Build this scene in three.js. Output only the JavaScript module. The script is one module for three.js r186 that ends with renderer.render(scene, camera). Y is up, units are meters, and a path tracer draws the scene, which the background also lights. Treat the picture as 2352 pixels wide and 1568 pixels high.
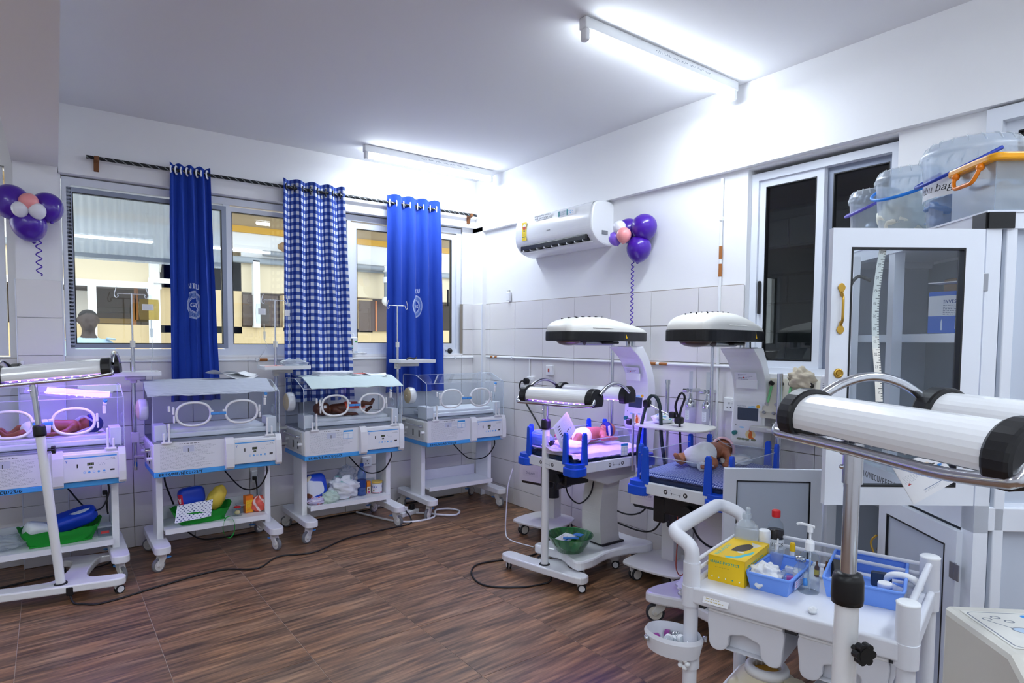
import * as THREE from 'three';
import { mergeGeometries, mergeVertices, toCreasedNormals } from 'three/addons/utils/BufferGeometryUtils.js';
import { RoundedBoxGeometry } from 'three/addons/geometries/RoundedBoxGeometry.js';
import { MarchingCubes } from 'three/addons/objects/MarchingCubes.js';
import { ImprovedNoise } from 'three/addons/math/ImprovedNoise.js';
import { RectAreaLightUniformsLib } from 'three/addons/lights/RectAreaLightUniformsLib.js';

// ---------------------------------------------------------------- camera, sky, exposure
// The room: x = 0 is the wall with the air conditioner, z = 0 the wall with the curtains, y up, metres.
const scene = new THREE.Scene();
const camera = new THREE.PerspectiveCamera(62.08266, 1.5, 0.05, 120);
camera.position.set(-3.4215, 1.5032, 5.1785);
camera.rotation.set(THREE.MathUtils.degToRad(-2.9995), THREE.MathUtils.degToRad(-36.7221), THREE.MathUtils.degToRad(0.407), 'YXZ');
camera.setViewOffset(2352, 1717.7074, 0, 0, 2352, 1568);            // a shifted lens: the horizon lies below the middle
scene.background = new THREE.Color(0.93, 0.97, 1.0);
scene.backgroundIntensity = 2.2;
const renderer = new THREE.WebGLRenderer({ antialias: true });
renderer.toneMapping = THREE.LinearToneMapping;
renderer.toneMappingExposure = 1.5;
renderer.shadowMap.enabled = true;
RectAreaLightUniformsLib.init();
const LAMP_COLOR = new THREE.Color(0.80, 0.89, 1.0), LAMP_POWER = 62;      // the fluorescent tubes of the ceiling
const VIOLET = new THREE.Color(0.30, 0.13, 1.0), VIOLET_POWER = 30;         // the phototherapy lamps

// ---------------------------------------------------------------- helpers
const V = (x, y, z) => new THREE.Vector3(x, y, z);
let seed = 12345;
const rnd = () => { seed = (seed * 1664525 + 1013904223) >>> 0; return seed / 4294967296; };
const noise = new ImprovedNoise();
const fbm = (x, y, z = 0, n = 4) => { let a = 0, w = 0.5; for (let i = 0; i < n; i++) { a += w * noise.noise(x, y, z); x *= 2.03; y *= 2.03; z += 7.1; w *= 0.5; } return a; };
const used = new Map();
const numbered = (n) => { const k = used.get(n) || 0; used.set(n, k + 1); return k ? n + '_' + String(k).padStart(3, '0') : n; };
const G = (g) => { const h = g.index ? g.toNonIndexed() : g; for (const k of Object.keys(h.attributes)) if (!['position', 'normal', 'uv'].includes(k)) h.deleteAttribute(k); return h; };
const merge = (list) => list.length === 1 ? list[0] : mergeGeometries(list.map(G));
function mesh(name, geo, mat, parent, pos, rot) {
  const m = new THREE.Mesh(Array.isArray(geo) ? merge(geo) : geo, mat);
  m.name = parent ? name : numbered(name); m.castShadow = m.receiveShadow = true;
  if (pos) m.position.set(...pos);
  if (rot) m.rotation.set(...rot);
  (parent || scene).add(m);
  return m;
}
function tag(o, label, category, group) { o.userData.label = label; o.userData.category = category; if (group) o.userData.group = group; return o; }
function thing(name, label, category, pos = [0, 0, 0], turn = 0, group) {
  const o = new THREE.Group(); o.name = numbered(name); scene.add(o); o.position.set(...pos); o.rotation.y = turn;
  return tag(o, label, category, group);
}
function one(name, geo, mat, label, category, pos, rot, group) { return tag(mesh(name, geo, mat, null, pos, rot), label, category, group); }
function sub(name, parent, pos = [0, 0, 0], rot) { const o = new THREE.Group(); o.name = name; o.position.set(...pos); if (rot) o.rotation.set(...rot); parent.add(o); return o; }
function struct(name, geo, mat, pos, rot) { const m = mesh(name, geo, mat, null, pos, rot); m.userData.kind = 'structure'; return m; }
function structGroup(name) { const o = new THREE.Group(); o.name = numbered(name); scene.add(o); o.userData.kind = 'structure'; return o; }
function copy(o, pos, turn, label) { const c = o.clone(); c.name = numbered(o.name.replace(/_\d{3}$/, '')); c.userData = { ...o.userData }; scene.add(c); c.position.set(...pos); c.rotation.y = turn; if (label) c.userData.label = label; return c; }
// geometries, all centred where they say
const box = (w, h, d, x = 0, y = 0, z = 0, r = 0, seg = 2) => (r ? new RoundedBoxGeometry(w, h, d, seg, Math.min(r, w / 2.01, h / 2.01, d / 2.01)) : new THREE.BoxGeometry(w, h, d)).translate(x, y, z);
function cyl(r1, r2, h, x = 0, y = 0, z = 0, axis = 'y', n = 20) { const g = new THREE.CylinderGeometry(r1, r2, h, n); if (axis === 'x') g.rotateZ(-Math.PI / 2); if (axis === 'z') g.rotateX(Math.PI / 2); return g.translate(x, y, z); }
const ball = (r, x = 0, y = 0, z = 0, sx = 1, sy = 1, sz = 1, n = 18) => new THREE.SphereGeometry(r, n, Math.round(n * 0.7)).scale(sx, sy, sz).translate(x, y, z);
const curve = (pts, closed = false, tension = 0.5) => new THREE.CatmullRomCurve3(pts.map((p) => V(...p)), closed, 'catmullrom', tension);
const tube = (pts, r, seg = 40, closed = false, n = 8, tension = 0.5) => new THREE.TubeGeometry(curve(pts, closed, tension), seg, r, n, closed);
function pipe(pts, r, bend = 0.03, n = 10, closed = false) {          // straight runs with rounded bends
  const path = new THREE.CurvePath(), P = pts.map((p) => V(...p)); let at = P[0];
  for (let i = 1; i < P.length; i++) {
    if (i < P.length - 1) {
      const a = P[i].clone().sub(P[i - 1]).normalize(), b = P[i + 1].clone().sub(P[i]).normalize();
      const k = Math.min(bend, P[i].distanceTo(P[i - 1]) * 0.48, P[i].distanceTo(P[i + 1]) * 0.48), s = P[i].clone().addScaledVector(a, -k), e = P[i].clone().addScaledVector(b, k);
      path.add(new THREE.LineCurve3(at, s)); path.add(new THREE.QuadraticBezierCurve3(s, P[i], e)); at = e;
    } else path.add(new THREE.LineCurve3(at, P[i]));
  }
  return new THREE.TubeGeometry(path, Math.max(16, P.length * 12), r, n, false);
}
const lathe = (prof, n = 28, x = 0, y = 0, z = 0) => new THREE.LatheGeometry(prof.map((p) => new THREE.Vector2(p[0], p[1])), n).translate(x, y, z);
function poly(pts) { const s = new THREE.Shape(); pts.forEach((p, i) => (i ? s.lineTo(p[0], p[1]) : s.moveTo(p[0], p[1]))); s.closePath(); return s; }
function rrect(w, h, r) { const s = new THREE.Shape(), x = -w / 2, y = -h / 2; s.moveTo(x + r, y); s.lineTo(x + w - r, y); s.quadraticCurveTo(x + w, y, x + w, y + r); s.lineTo(x + w, y + h - r); s.quadraticCurveTo(x + w, y + h, x + w - r, y + h); s.lineTo(x + r, y + h); s.quadraticCurveTo(x, y + h, x, y + h - r); s.lineTo(x, y + r); s.quadraticCurveTo(x, y, x + r, y); return s; }
const ext = (shape, depth, bevel = 0, seg = 12) => new THREE.ExtrudeGeometry(shape, { depth: depth - 2 * bevel, bevelEnabled: bevel > 0, bevelSize: bevel, bevelThickness: bevel, bevelSegments: 2, curveSegments: seg }).translate(0, 0, bevel - depth / 2);
function smooth(pts, n = 40) { const c = new THREE.CatmullRomCurve3(pts.map((p) => V(p[0], p[1], 0)), true); return poly(c.getPoints(n).map((p) => [p.x, p.y])); }
const frame = (w, h, t, d, x = 0, y = 0, z = 0) => [box(t, h, d, x - w / 2 + t / 2, y, z), box(t, h, d, x + w / 2 - t / 2, y, z), box(w - 2 * t, t, d, x, y + h / 2 - t / 2, z), box(w - 2 * t, t, d, x, y - h / 2 + t / 2, z)];
function sheet(nu, nv, f) {                                            // f(u, v) -> [x, y, z]
  const p = [], uv = [], ix = [];
  for (let j = 0; j <= nv; j++) for (let i = 0; i <= nu; i++) { p.push(...f(i / nu, j / nv)); uv.push(i / nu, 1 - j / nv); }
  for (let j = 0; j < nv; j++) for (let i = 0; i < nu; i++) { const a = j * (nu + 1) + i, b = a + 1, c = a + nu + 1, d = c + 1; ix.push(a, b, d, a, d, c); }
  const g = new THREE.BufferGeometry(); g.setAttribute('position', new THREE.Float32BufferAttribute(p, 3)); g.setAttribute('uv', new THREE.Float32BufferAttribute(uv, 2)); g.setIndex(ix); g.computeVertexNormals(); return g;
}
function thick(nu, nv, t, f) {                                         // the same with a thickness t (a cloth)
  const a = sheet(nu, nv, f), n = a.attributes.normal, p = a.attributes.position, b = a.clone();
  for (let i = 0; i < p.count; i++) b.attributes.position.setXYZ(i, p.getX(i) - n.getX(i) * t, p.getY(i) - n.getY(i) * t, p.getZ(i) - n.getZ(i) * t);
  return mergeGeometries([a, b]);
}
function lump(r, sx, sy, sz, amp, freq, s0 = 0, n = 28) {              // a crumpled ball, its underside flat
  const g = mergeVertices((() => { const q = new THREE.SphereGeometry(1, n, n); q.deleteAttribute('normal'); return q; })(), 1e-3), p = g.attributes.position;
  for (let i = 0; i < p.count; i++) {
    const v = V(p.getX(i), p.getY(i), p.getZ(i)), k = 1 + amp * fbm(v.x * freq + s0, v.y * freq + s0 * 1.7, v.z * freq, 4) * 2;
    v.multiplyScalar(k); p.setXYZ(i, v.x * r * sx, Math.max(v.y, -0.75) * r * sy, v.z * r * sz);
  }
  g.computeVertexNormals(); return g;
}
// One continuous body: tapered bones [ax, ay, az, bx, by, bz, ra, rb] joined by a smooth minimum and meshed.
function body(bones, cell, k = 0.02) {
  let lo = [1e9, 1e9, 1e9], hi = [-1e9, -1e9, -1e9];
  for (const b of bones) for (let c = 0; c < 3; c++) { lo[c] = Math.min(lo[c], b[c] - b[6], b[c + 3] - b[7]); hi[c] = Math.max(hi[c], b[c] + b[6], b[c + 3] + b[7]); }
  const mid = lo.map((a, c) => (a + hi[c]) / 2), half = Math.max(...lo.map((a, c) => hi[c] - a)) / 2 + 3 * cell, n = Math.min(110, Math.ceil((2 * half) / cell));
  const mc = new MarchingCubes(n, new THREE.MeshBasicMaterial(), false, false, 400000); mc.isolation = 0;
  const h = n / 2;
  for (let z = 0; z < n; z++) for (let y = 0; y < n; y++) for (let x = 0; x < n; x++) {
    const px = mid[0] + ((x - h) / h) * half, py = mid[1] + ((y - h) / h) * half, pz = mid[2] + ((z - h) / h) * half;
    let d = 9;
    for (const b of bones) {
      const ux = b[3] - b[0], uy = b[4] - b[1], uz = b[5] - b[2], l = ux * ux + uy * uy + uz * uz || 1e-9;
      const t = Math.max(0, Math.min(1, ((px - b[0]) * ux + (py - b[1]) * uy + (pz - b[2]) * uz) / l));
      const e = Math.hypot(px - b[0] - ux * t, py - b[1] - uy * t, pz - b[2] - uz * t) - (b[6] + (b[7] - b[6]) * t);
      const m = Math.max(0, Math.min(1, 0.5 + (0.5 * (d - e)) / k)); d = d * (1 - m) + e * m - k * m * (1 - m);
    }
    mc.field[x + y * n + z * n * n] = -d;
  }
  mc.update();
  const g = new THREE.BufferGeometry(), P = mc.positionArray.slice(0, mc.count * 3);
  for (let i = 0; i < P.length; i += 3) for (let c = 0; c < 3; c++) P[i + c] = P[i + c] * half + mid[c];
  g.setAttribute('position', new THREE.BufferAttribute(new Float32Array(P), 3));
  const out = mergeVertices(g, cell * 0.02); out.computeVertexNormals();
  const q = out.attributes.position, uv = new Float32Array(q.count * 2);
  for (let i = 0; i < q.count; i++) { uv[2 * i] = q.getX(i); uv[2 * i + 1] = q.getY(i); }
  out.setAttribute('uv', new THREE.BufferAttribute(uv, 2));
  return out;
}
// ---------------------------------------------------------------- materials
const S = (color, rough = 0.5, extra = {}) => new THREE.MeshStandardMaterial({ color, roughness: rough, ...extra });
const PH = (color, rough, extra = {}) => new THREE.MeshPhysicalMaterial({ color, roughness: rough, ...extra });
function tex(w, h, draw, rep) {
  const c = document.createElement('canvas'); c.width = w; c.height = h; const x = c.getContext('2d'); draw(x, w, h);
  const t = new THREE.CanvasTexture(c); t.colorSpace = THREE.SRGBColorSpace; if (rep) { t.wrapS = t.wrapT = THREE.RepeatWrapping; t.repeat.set(...rep); } return t;
}
const print = (w, h, draw, rough = 0.45, extra = {}) => S(0xffffff, rough, { map: tex(w, h, draw), ...extra });
function lines(x, x0, y0, w, rows, step, size, color = '#777', ragged = 0.35) { x.fillStyle = color; for (let i = 0; i < rows; i++) { let at = x0; const end = x0 + w * (1 - ragged * rnd()); while (at < end) { const l = 3 + rnd() * size * 4; x.fillRect(at, y0 + i * step, Math.min(l, end - at), size); at += l + size * 1.2; } } }
const M = {
  wall: S(0xf1f2f4, 0.62), ceil: S(0xe8e9ec, 0.75), tile: PH(0xe6e4e4, 0.28, { clearcoat: 0.3, clearcoatRoughness: 0.2 }), grout: S(0x8d8377, 0.9), white: S(0xeef0f2, 0.38), whiteGloss: PH(0xf3f5f7, 0.22, { clearcoat: 0.5, clearcoatRoughness: 0.15 }),
  offwhite: S(0xdcdcd6, 0.45), cream: S(0xd9d5c4, 0.5), alu: S(0xe4e9f2, 0.34), aluGrey: S(0x8b93a5, 0.4, { metalness: 0.3 }), rubber: S(0x17181b, 0.55), black: S(0x101114, 0.4), darkGrey: S(0x2f3238, 0.5), grey: S(0x8a8d92, 0.5), wheelGrey: S(0x77797c, 0.6),
  chrome: S(0xd5d8de, 0.16, { metalness: 1 }), steel: S(0xa9acb2, 0.3, { metalness: 1 }), brass: S(0xc9a14a, 0.28, { metalness: 1 }), blue: S(0x0b52d8, 0.38), trim: S(0x48a6ee, 0.4), sky: S(0x4a9be8, 0.42), tray: S(0x6f9cf0, 0.4), navy: S(0x112a52, 0.6),
  glass: PH(0xf4f8fa, 0, { transmission: 1, thickness: 0, ior: 1.5 }), acrylic: PH(0xf3f7fb, 0.03, { transmission: 1, thickness: 0, ior: 1.35 }), clear: PH(0xf2f6f8, 0.12, { transmission: 1, thickness: 0, ior: 1.3 }), frost: PH(0xe9eef2, 0.35, { transmission: 0.75, thickness: 0, ior: 1.35 }),
  edge: PH(0xeaf1fb, 0.25, { transmission: 0.5, thickness: 0, ior: 1.35 }), cord: S(0x121316, 0.5), cordWhite: S(0xe8eaec, 0.45), red: S(0xd3161b, 0.4), yellow: S(0xf2c400, 0.45), orange: S(0xf48b06, 0.4), green: S(0x0f9a2c, 0.75), brown: S(0x7a4a22, 0.6),
  paper: S(0xeef0f3, 0.8), cloth: S(0xe7e9ec, 0.9), violetCloth: S(0xe6dcf0, 0.9), skinDark: S(0x5a2f1e, 0.5), skin: S(0xa8694a, 0.5), balloon: PH(0x4410a0, 0.3, { clearcoat: 0.4 }),
};
// ---------------------------------------------------------------- the room
const CEIL = 3.05, LEFT = -6.4, NEAR = 6.8, TX = 0.56175, TZ = 0.6;
// floor: wood-look tiles
const woodMaps = [0, 1, 2].map((n) => tex(1024, 512, (x, w, h) => {
  const im = x.createImageData(w, h), d = im.data;
  for (let j = 0; j < h; j++) for (let i = 0; i < w; i++) {
    const u = i / w, v = j / h + 0.05 * u, plank = Math.floor(v * 3.02);
    const streak = fbm(u * 2.2 + n * 9 + plank * 3.7, v * 26, n * 5.3, 5), band = fbm(u * 1.1 + n * 3, v * 6.5, 20 + n, 3), fine = fbm(u * 9, v * 150, 40 + n, 2);
    let t = 0.50 + 0.95 * streak + 0.75 * band + 0.22 * fine;
    t = Math.max(0, Math.min(1, t));
    const red = Math.max(0, Math.min(1, 0.5 + 1.5 * fbm(u * 1.3 + 50, v * 5, n * 2.2, 2)));
    const k = 4 * (j * w + i);
    d[k] = 84 + t * (106 + 14 * red); d[k + 1] = 64 + t * (92 - 4 * red); d[k + 2] = 52 + t * (78 - 16 * red); d[k + 3] = 255;
  }
  x.putImageData(im, 0, 0);
}));
const floorMats = woodMaps.map((m) => S(0xe4dccd, 0.36, { map: m }));
{
  const floor = structGroup('floor');
  mesh('floor_bed', box(-LEFT + 0.4, 0.1, NEAR + 0.4, LEFT / 2, -0.0508, NEAR / 2), S(0xb3a596, 0.9), floor);
  const t = ext(rrect(TX - 0.004, TZ - 0.004, 0.002), 0.008, 0.0008, 2).rotateX(-Math.PI / 2), p = t.attributes.position, uv = t.attributes.uv;
  for (let i = 0; i < p.count; i++) uv.setXY(i, p.getX(i) / TX + 0.5, 0.5 - p.getZ(i) / TZ);
  const x0 = -3.5804, z0 = 1.13;
  for (let i = -6; i < 7; i++) for (let j = -2; j < 10; j++) {
    const cx = x0 + (i + 0.5) * TX, cz = z0 + (j + 0.5) * TZ;
    const a = Math.max(LEFT, cx - TX / 2), b = Math.min(0, cx + TX / 2), c = Math.max(0, cz - TZ / 2), e = Math.min(NEAR, cz + TZ / 2);
    if (b - a < 0.02 || e - c < 0.02) continue;
    const m = mesh('floor_tile', t, floorMats[(i * 2 + j * 5 + 40) % 3], floor, [(a + b) / 2, -0.003, (c + e) / 2], [0, (i * 7 + j * 3) % 4 === 1 ? Math.PI : 0, 0]);
    m.scale.set((b - a - 0.004) / (TX - 0.004), 1, (e - c - 0.004) / (TZ - 0.004));
  }
}
// ceiling with thickness
struct('ceiling', box(-LEFT + 0.4, 0.2, NEAR + 0.4, LEFT / 2, CEIL + 0.1, NEAR / 2), M.ceil);
// walls with openings: boxes around each hole. plane 'z' = wall along x at z=0 (outside z<0); plane 'x' = wall along z at x=0 (outside x>0)
function pierced(a0, a1, y0, y1, holes, depth, place) {
  const xs = [a0, a1, ...holes.flatMap((h) => [h[0], h[1]])].sort((p, q) => p - q), out = [];
  for (let i = 0; i + 1 < xs.length; i++) {
    const a = xs[i], b = xs[i + 1]; if (b - a < 1e-6) continue;
    const hs = holes.filter((h) => h[0] < b - 1e-6 && h[1] > a + 1e-6).sort((p, q) => p[2] - q[2]); let y = y0;
    for (const h of hs) { if (h[2] > y) out.push(place(a, b, y, h[2], depth)); y = h[3]; }
    if (y < y1) out.push(place(a, b, y, y1, depth));
  }
  return out;
}
const onZ = (a, b, y, t, d) => box(b - a, t - y, d, (a + b) / 2, (y + t) / 2, -d / 2), onX = (a, b, y, t, d) => box(d, t - y, b - a, d / 2, (y + t) / 2, (a + b) / 2);
const winA = [-3.33, -0.17, 1.375, 2.6], winL = [-5.4, -3.62, 1.38, 2.6], winB = [2.97, 3.80, 1.32, 2.55], winC = [4.17, 5.5, 1.0, 2.55];
const wallA = structGroup('wall_back'), wallB = structGroup('wall_right');
mesh('plaster', pierced(LEFT - 0.2, 0.2, -0.05, CEIL + 0.1, [winA, winL], 0.16, onZ), M.wall, wallA);
mesh('plaster', pierced(-0.2, NEAR + 0.2, -0.05, CEIL + 0.1, [winB, winC], 0.16, onX), M.wall, wallB);
struct('wall_left', box(0.16, CEIL + 0.1, NEAR + 0.4, LEFT - 0.08, CEIL / 2, NEAR / 2), M.wall);
struct('wall_front', box(-LEFT + 0.4, CEIL + 0.1, 0.16, LEFT / 2, CEIL / 2, NEAR + 0.08), M.wall);
// beams stand a little proud of the walls above the windows
mesh('beam', box(3.38, CEIL - 2.6, 0.05, -1.65, (CEIL + 2.6) / 2, 0.024), M.wall, wallA);
mesh('beam', box(0.05, CEIL - 2.56, NEAR, -0.024, (CEIL + 2.56) / 2, NEAR / 2), M.wall, wallB);
mesh('corner_column', [box(0.05, 2.6, 0.17, -0.024, 1.3, 0.085)], M.wall, wallB);
struct('ceiling_beam', ext(poly([[-3.58, -0.0], [-3.34, -0.0], [-3.395, -NEAR], [-3.62, -NEAR]]), 0.43).rotateX(-Math.PI / 2).translate(0, 2.835, 0), M.wall);
{ // pillar under the beam, tiled to 1.88 m
  const p = structGroup('pillar'); mesh('plaster', box(0.23, 2.62, 0.1, -3.46, 1.31, 0.05), M.wall, p);
  for (let j = 0; j < 8; j++) { const y1 = 1.88 - j * 0.245, y0 = Math.max(0.004, y1 - 0.243); mesh('wall_tile', box(0.236, y1 - y0 - 0.002, 0.012, -3.46, (y0 + y1) / 2, 0.106, 0.002, 1), M.tile, p); }
  mesh('edge_strip', [box(0.006, 1.88, 0.012, -3.581, 0.94, 0.106), box(0.006, 1.88, 0.012, -3.339, 0.94, 0.106)], M.alu, p);
}
// wall tiles 40 x 25 cm, laid with open joints over the grout
{
  const bump = tex(256, 160, (x, w, h) => { x.fillStyle = '#808080'; x.fillRect(0, 0, w, h); for (let i = 0; i < 70; i++) { const y = rnd() * h, a = rnd() * w; x.strokeStyle = rnd() < 0.5 ? '#8c8c8c' : '#757575'; x.lineWidth = 1 + rnd() * 2; x.beginPath(); x.moveTo(a, y); x.quadraticCurveTo(a + 40, y + 5 - rnd() * 10, a + 60 + rnd() * 90, y + 6 - rnd() * 12); x.stroke(); } });
  M.tile.bumpMap = bump; M.tile.bumpScale = 0.0012;
  const cache = new Map();
  const piece = (w, h) => { const k = w.toFixed(3) + '_' + h.toFixed(3); if (!cache.has(k)) cache.set(k, box(w - 0.004, h - 0.004, 0.01, 0, 0, 0, 0.0015, 1)); return cache.get(k); };
  const rows = []; for (let j = 0; j < 8; j++) rows.push([Math.max(0.002, 1.862 - (j + 1) * 0.2445), 1.862 - j * 0.2445]);
  mesh('grout', [box(3.34, 1.372, 0.004, -1.67, 0.688, 0.002), box(0.2, 0.49, 0.004, -0.1, 1.618, 0.002), box(1.9, 1.372, 0.004, -4.53, 0.688, 0.002)], M.grout, wallA);
  for (let i = -1; i < 9; i++) for (const [y0, y1] of rows) {
    let a = Math.max(-3.335, -3.352 + i * 0.396), b = Math.min(-0.03, -3.352 + (i + 1) * 0.396 - 0.0), t = y1;
    if (a < -0.18 && b > -0.17 && y0 > 1.3) a = -0.17;
    if (y0 > 1.3 && b < -0.16) continue;
    if (b - a < 0.03) continue;
    mesh('wall_tile', piece(b - a, t - y0), M.tile, wallA, [(a + b) / 2, (y0 + t) / 2, 0.008]);
  }
  for (let i = 0; i < 5; i++) for (const [y0, y1] of rows) if (y0 < 1.3) mesh('wall_tile', piece(0.396, y1 - y0), M.tile, wallA, [-3.78 - i * 0.396, (y0 + y1) / 2, 0.008]);
  mesh('grout', [box(0.004, 1.3, NEAR, -0.002, 0.65, NEAR / 2), box(0.004, 0.57, 2.96, -0.002, 1.58, 1.48)], M.grout, wallB);
  for (let i = 0; i < 17; i++) for (const [y0, y1] of rows) {
    const a = i ? 0.25 + (i - 1) * 0.398 : 0.16, b = 0.25 + i * 0.398; let t = y1, e = b;
    if (y0 > 1.3) { if (a > 2.95) continue; e = Math.min(b, 2.97); } else if (a > 2.9 && y1 > 1.32) t = 1.3;
    if (e - a < 0.03 || t - y0 < 0.03) continue;
    const m = mesh('wall_tile', piece(e - a, t - y0), M.tile, wallB, [-0.008, (y0 + t) / 2, (a + e) / 2], [0, Math.PI / 2, 0]);
  }
  // corner column tiles and their aluminium strips
  for (const [y0, y1] of rows) { mesh('wall_tile', piece(0.17, y1 - y0), M.tile, wallB, [-0.053, (y0 + y1) / 2, 0.085], [0, Math.PI / 2, 0]); }
  mesh('edge_strip', [box(0.014, 1.86, 0.008, -0.053, 0.93, 0.172), box(0.01, 1.86, 0.014, -0.052, 0.93, 0.008)], M.alu, wallB);
}
// ---------------------------------------------------------------- windows
function sash(name, w, h, x, y, z, t, m, parent, plane) { // frame + pane; plane 'z' or 'x'
  const g = sub(name, parent, plane === 'z' ? [x, y, z] : [z, y, x], plane === 'z' ? null : [0, Math.PI / 2, 0]);
  mesh('sash_frame', frame(w, h, t, 0.03), m, g);
  mesh('gasket', frame(w - 2 * t + 0.008, h - 2 * t + 0.008, 0.006, 0.032), M.black, g);
  mesh('glass_pane', box(w - 2 * t, h - 2 * t, 0.004), M.glass, g);
  return g;
}
{
  const w1 = structGroup('window_1');
  mesh('window_frame', [...frame(3.15, 1.21, 0.05, 0.1, -1.75, 1.985, -0.07), box(0.05, 1.12, 0.09, -2.297, 1.985, -0.068), box(0.03, 1.12, 0.09, -1.31, 1.985, -0.068)], M.alu, w1);
  sash('sliding_sash', 1.0, 1.09, -2.80, 1.98, -0.035, 0.036, M.aluGrey, w1, 'z');
  sash('sliding_sash', 0.985, 1.1, -1.80, 1.98, -0.055, 0.04, M.alu, w1, 'z');
  sash('sliding_sash', 1.07, 1.1, -0.755, 1.98, -0.05, 0.055, M.alu, w1, 'z');
  mesh('window_latch', box(0.016, 0.16, 0.02, -0.318, 1.92, -0.028, 0.006), M.black, w1);
  mesh('window_sill', box(3.16, 0.02, 0.17, -1.75, 1.373, -0.075), M.wall, w1);
  const w2 = structGroup('window_2');
  mesh('window_frame', frame(1.76, 1.2, 0.05, 0.1, -4.51, 1.99, -0.03), M.alu, w2);
  sash('sliding_sash', 0.88, 1.1, -4.11, 1.99, -0.01, 0.06, M.alu, w2, 'z'); sash('sliding_sash', 0.85, 1.1, -4.95, 1.99, -0.04, 0.06, M.alu, w2, 'z');
  mesh('window_latch', box(0.016, 0.16, 0.02, -3.69, 2.02, 0.012, 0.006), M.black, w2);
  const w3 = structGroup('window_3');
  mesh('window_frame', [...frame(0.83, 1.21, 0.045, 0.12, 0, 0, 0), box(0.04, 1.13, 0.06, 0.005, 0, -0.0)].map((g) => g.rotateY(-Math.PI / 2).translate(0.10, 1.92, 3.385)), M.alu, w3);
  sash('sliding_sash', 0.39, 1.12, 3.21, 1.92, 0.07, 0.045, M.alu, w3, 'x'); sash('sliding_sash', 0.36, 1.12, 3.585, 1.92, 0.1, 0.04, M.aluGrey, w3, 'x');
  mesh('window_latch', box(0.02, 0.2, 0.016, 0.045, 1.78, 3.035, 0.006), M.black, w3);
  mesh('window_sill', box(0.18, 0.025, 0.84, 0.07, 1.312, 3.385), M.wall, w3);
  const w4 = structGroup('window_4');
  mesh('window_frame', frame(1.33, 1.55, 0.06, 0.1).map((g) => g.rotateY(-Math.PI / 2).translate(0.02, 1.775, 4.835)), M.alu, w4);
  sash('fixed_sash', 1.21, 1.43, 4.835, 1.775, 0.03, 0.05, M.alu, w4, 'x');
}
// the unlit corridor behind the inner windows
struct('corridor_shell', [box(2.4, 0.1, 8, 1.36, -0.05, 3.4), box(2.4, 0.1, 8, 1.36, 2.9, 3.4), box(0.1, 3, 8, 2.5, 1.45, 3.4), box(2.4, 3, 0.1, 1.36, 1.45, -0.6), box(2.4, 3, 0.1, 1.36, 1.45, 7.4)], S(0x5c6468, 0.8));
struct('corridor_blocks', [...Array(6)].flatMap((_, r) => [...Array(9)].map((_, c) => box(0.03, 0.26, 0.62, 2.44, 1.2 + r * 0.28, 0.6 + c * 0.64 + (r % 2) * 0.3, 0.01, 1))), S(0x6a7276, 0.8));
// ---------------------------------------------------------------- ceiling lamps: each a batten, two end holders, a glowing tube, and its light just below
function lampFixture(x, z, label) {
  const t = thing('fluorescent_lamp', label, 'lamp', [x, CEIL, z], 0, 'fluorescent battens on the ceiling');
  mesh('batten', box(1.24, 0.055, 0.05, 0, -0.0275, 0, 0.006), M.white, t);
  mesh('lamp_holder', [box(0.03, 0.065, 0.04, -0.6, -0.075, 0.0, 0.008)], M.white, t); mesh('lamp_holder', [box(0.03, 0.065, 0.04, 0.6, -0.075, 0.0, 0.008)], M.white, t);
  const glow = S(0xffffff, 0.5, { emissive: new THREE.Color(0.84, 0.92, 1), emissiveIntensity: 20 });
  mesh('glowing_tube', cyl(0.016, 0.016, 1.16, 0, -0.085, 0.0, 'x', 16), glow, t);
  mesh('lettering', new THREE.PlaneGeometry(0.5, 0.03).rotateY(0).translate(0.12, -0.026, 0.0255), print(512, 32, (c, w, h) => { c.fillStyle = '#eef0f2'; c.fillRect(0, 0, w, h); c.strokeStyle = '#3a4a66'; c.lineWidth = 2; for (let i = 0; i < 62; i++) { if (i % 9 > 6) continue; const a = 8 + i * 8; c.beginPath(); c.moveTo(a, 8 + rnd() * 14); c.quadraticCurveTo(a + 4 * rnd(), 4 + rnd() * 22, a + 6, 8 + rnd() * 16); c.stroke(); } }), t);
  const l = new THREE.RectAreaLight(LAMP_COLOR, LAMP_POWER, 1.14, 0.05); l.position.set(x, CEIL - 0.106, z); l.lookAt(x, 0, z); scene.add(l);
  return t;
}
lampFixture(-0.72, 2.93, 'lit fluorescent batten on the ceiling, the larger one in front');
lampFixture(-0.76, 0.46, 'lit fluorescent batten on the ceiling in the far corner above the curtains');
lampFixture(-0.9, 5.6, 'added fluorescent fill batten on the ceiling behind the cabinet');  // this and the next three are out of view, added to even the light
lampFixture(-2.7, 5.6, 'added fluorescent fill batten on the ceiling behind the viewer');
lampFixture(-4.9, 2.93, 'added fluorescent fill batten on the ceiling of the bay beyond the beam');
lampFixture(-4.9, 5.6, 'added fluorescent fill batten on the ceiling in the near left corner');
{ const h = thing('ceiling_hook', 'small dark hook hanging from the ceiling near the top edge', 'hook', [-2.41, CEIL, 3.66]); mesh('hook_wire', tube([[0, 0, 0], [0, -0.04, 0], [0.012, -0.055, 0], [0, -0.068, 0], [-0.012, -0.055, 0]], 0.004, 24), M.grey, h); mesh('base_plate', cyl(0.02, 0.02, 0.006, 0, -0.003, 0), M.grey, h); }
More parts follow.
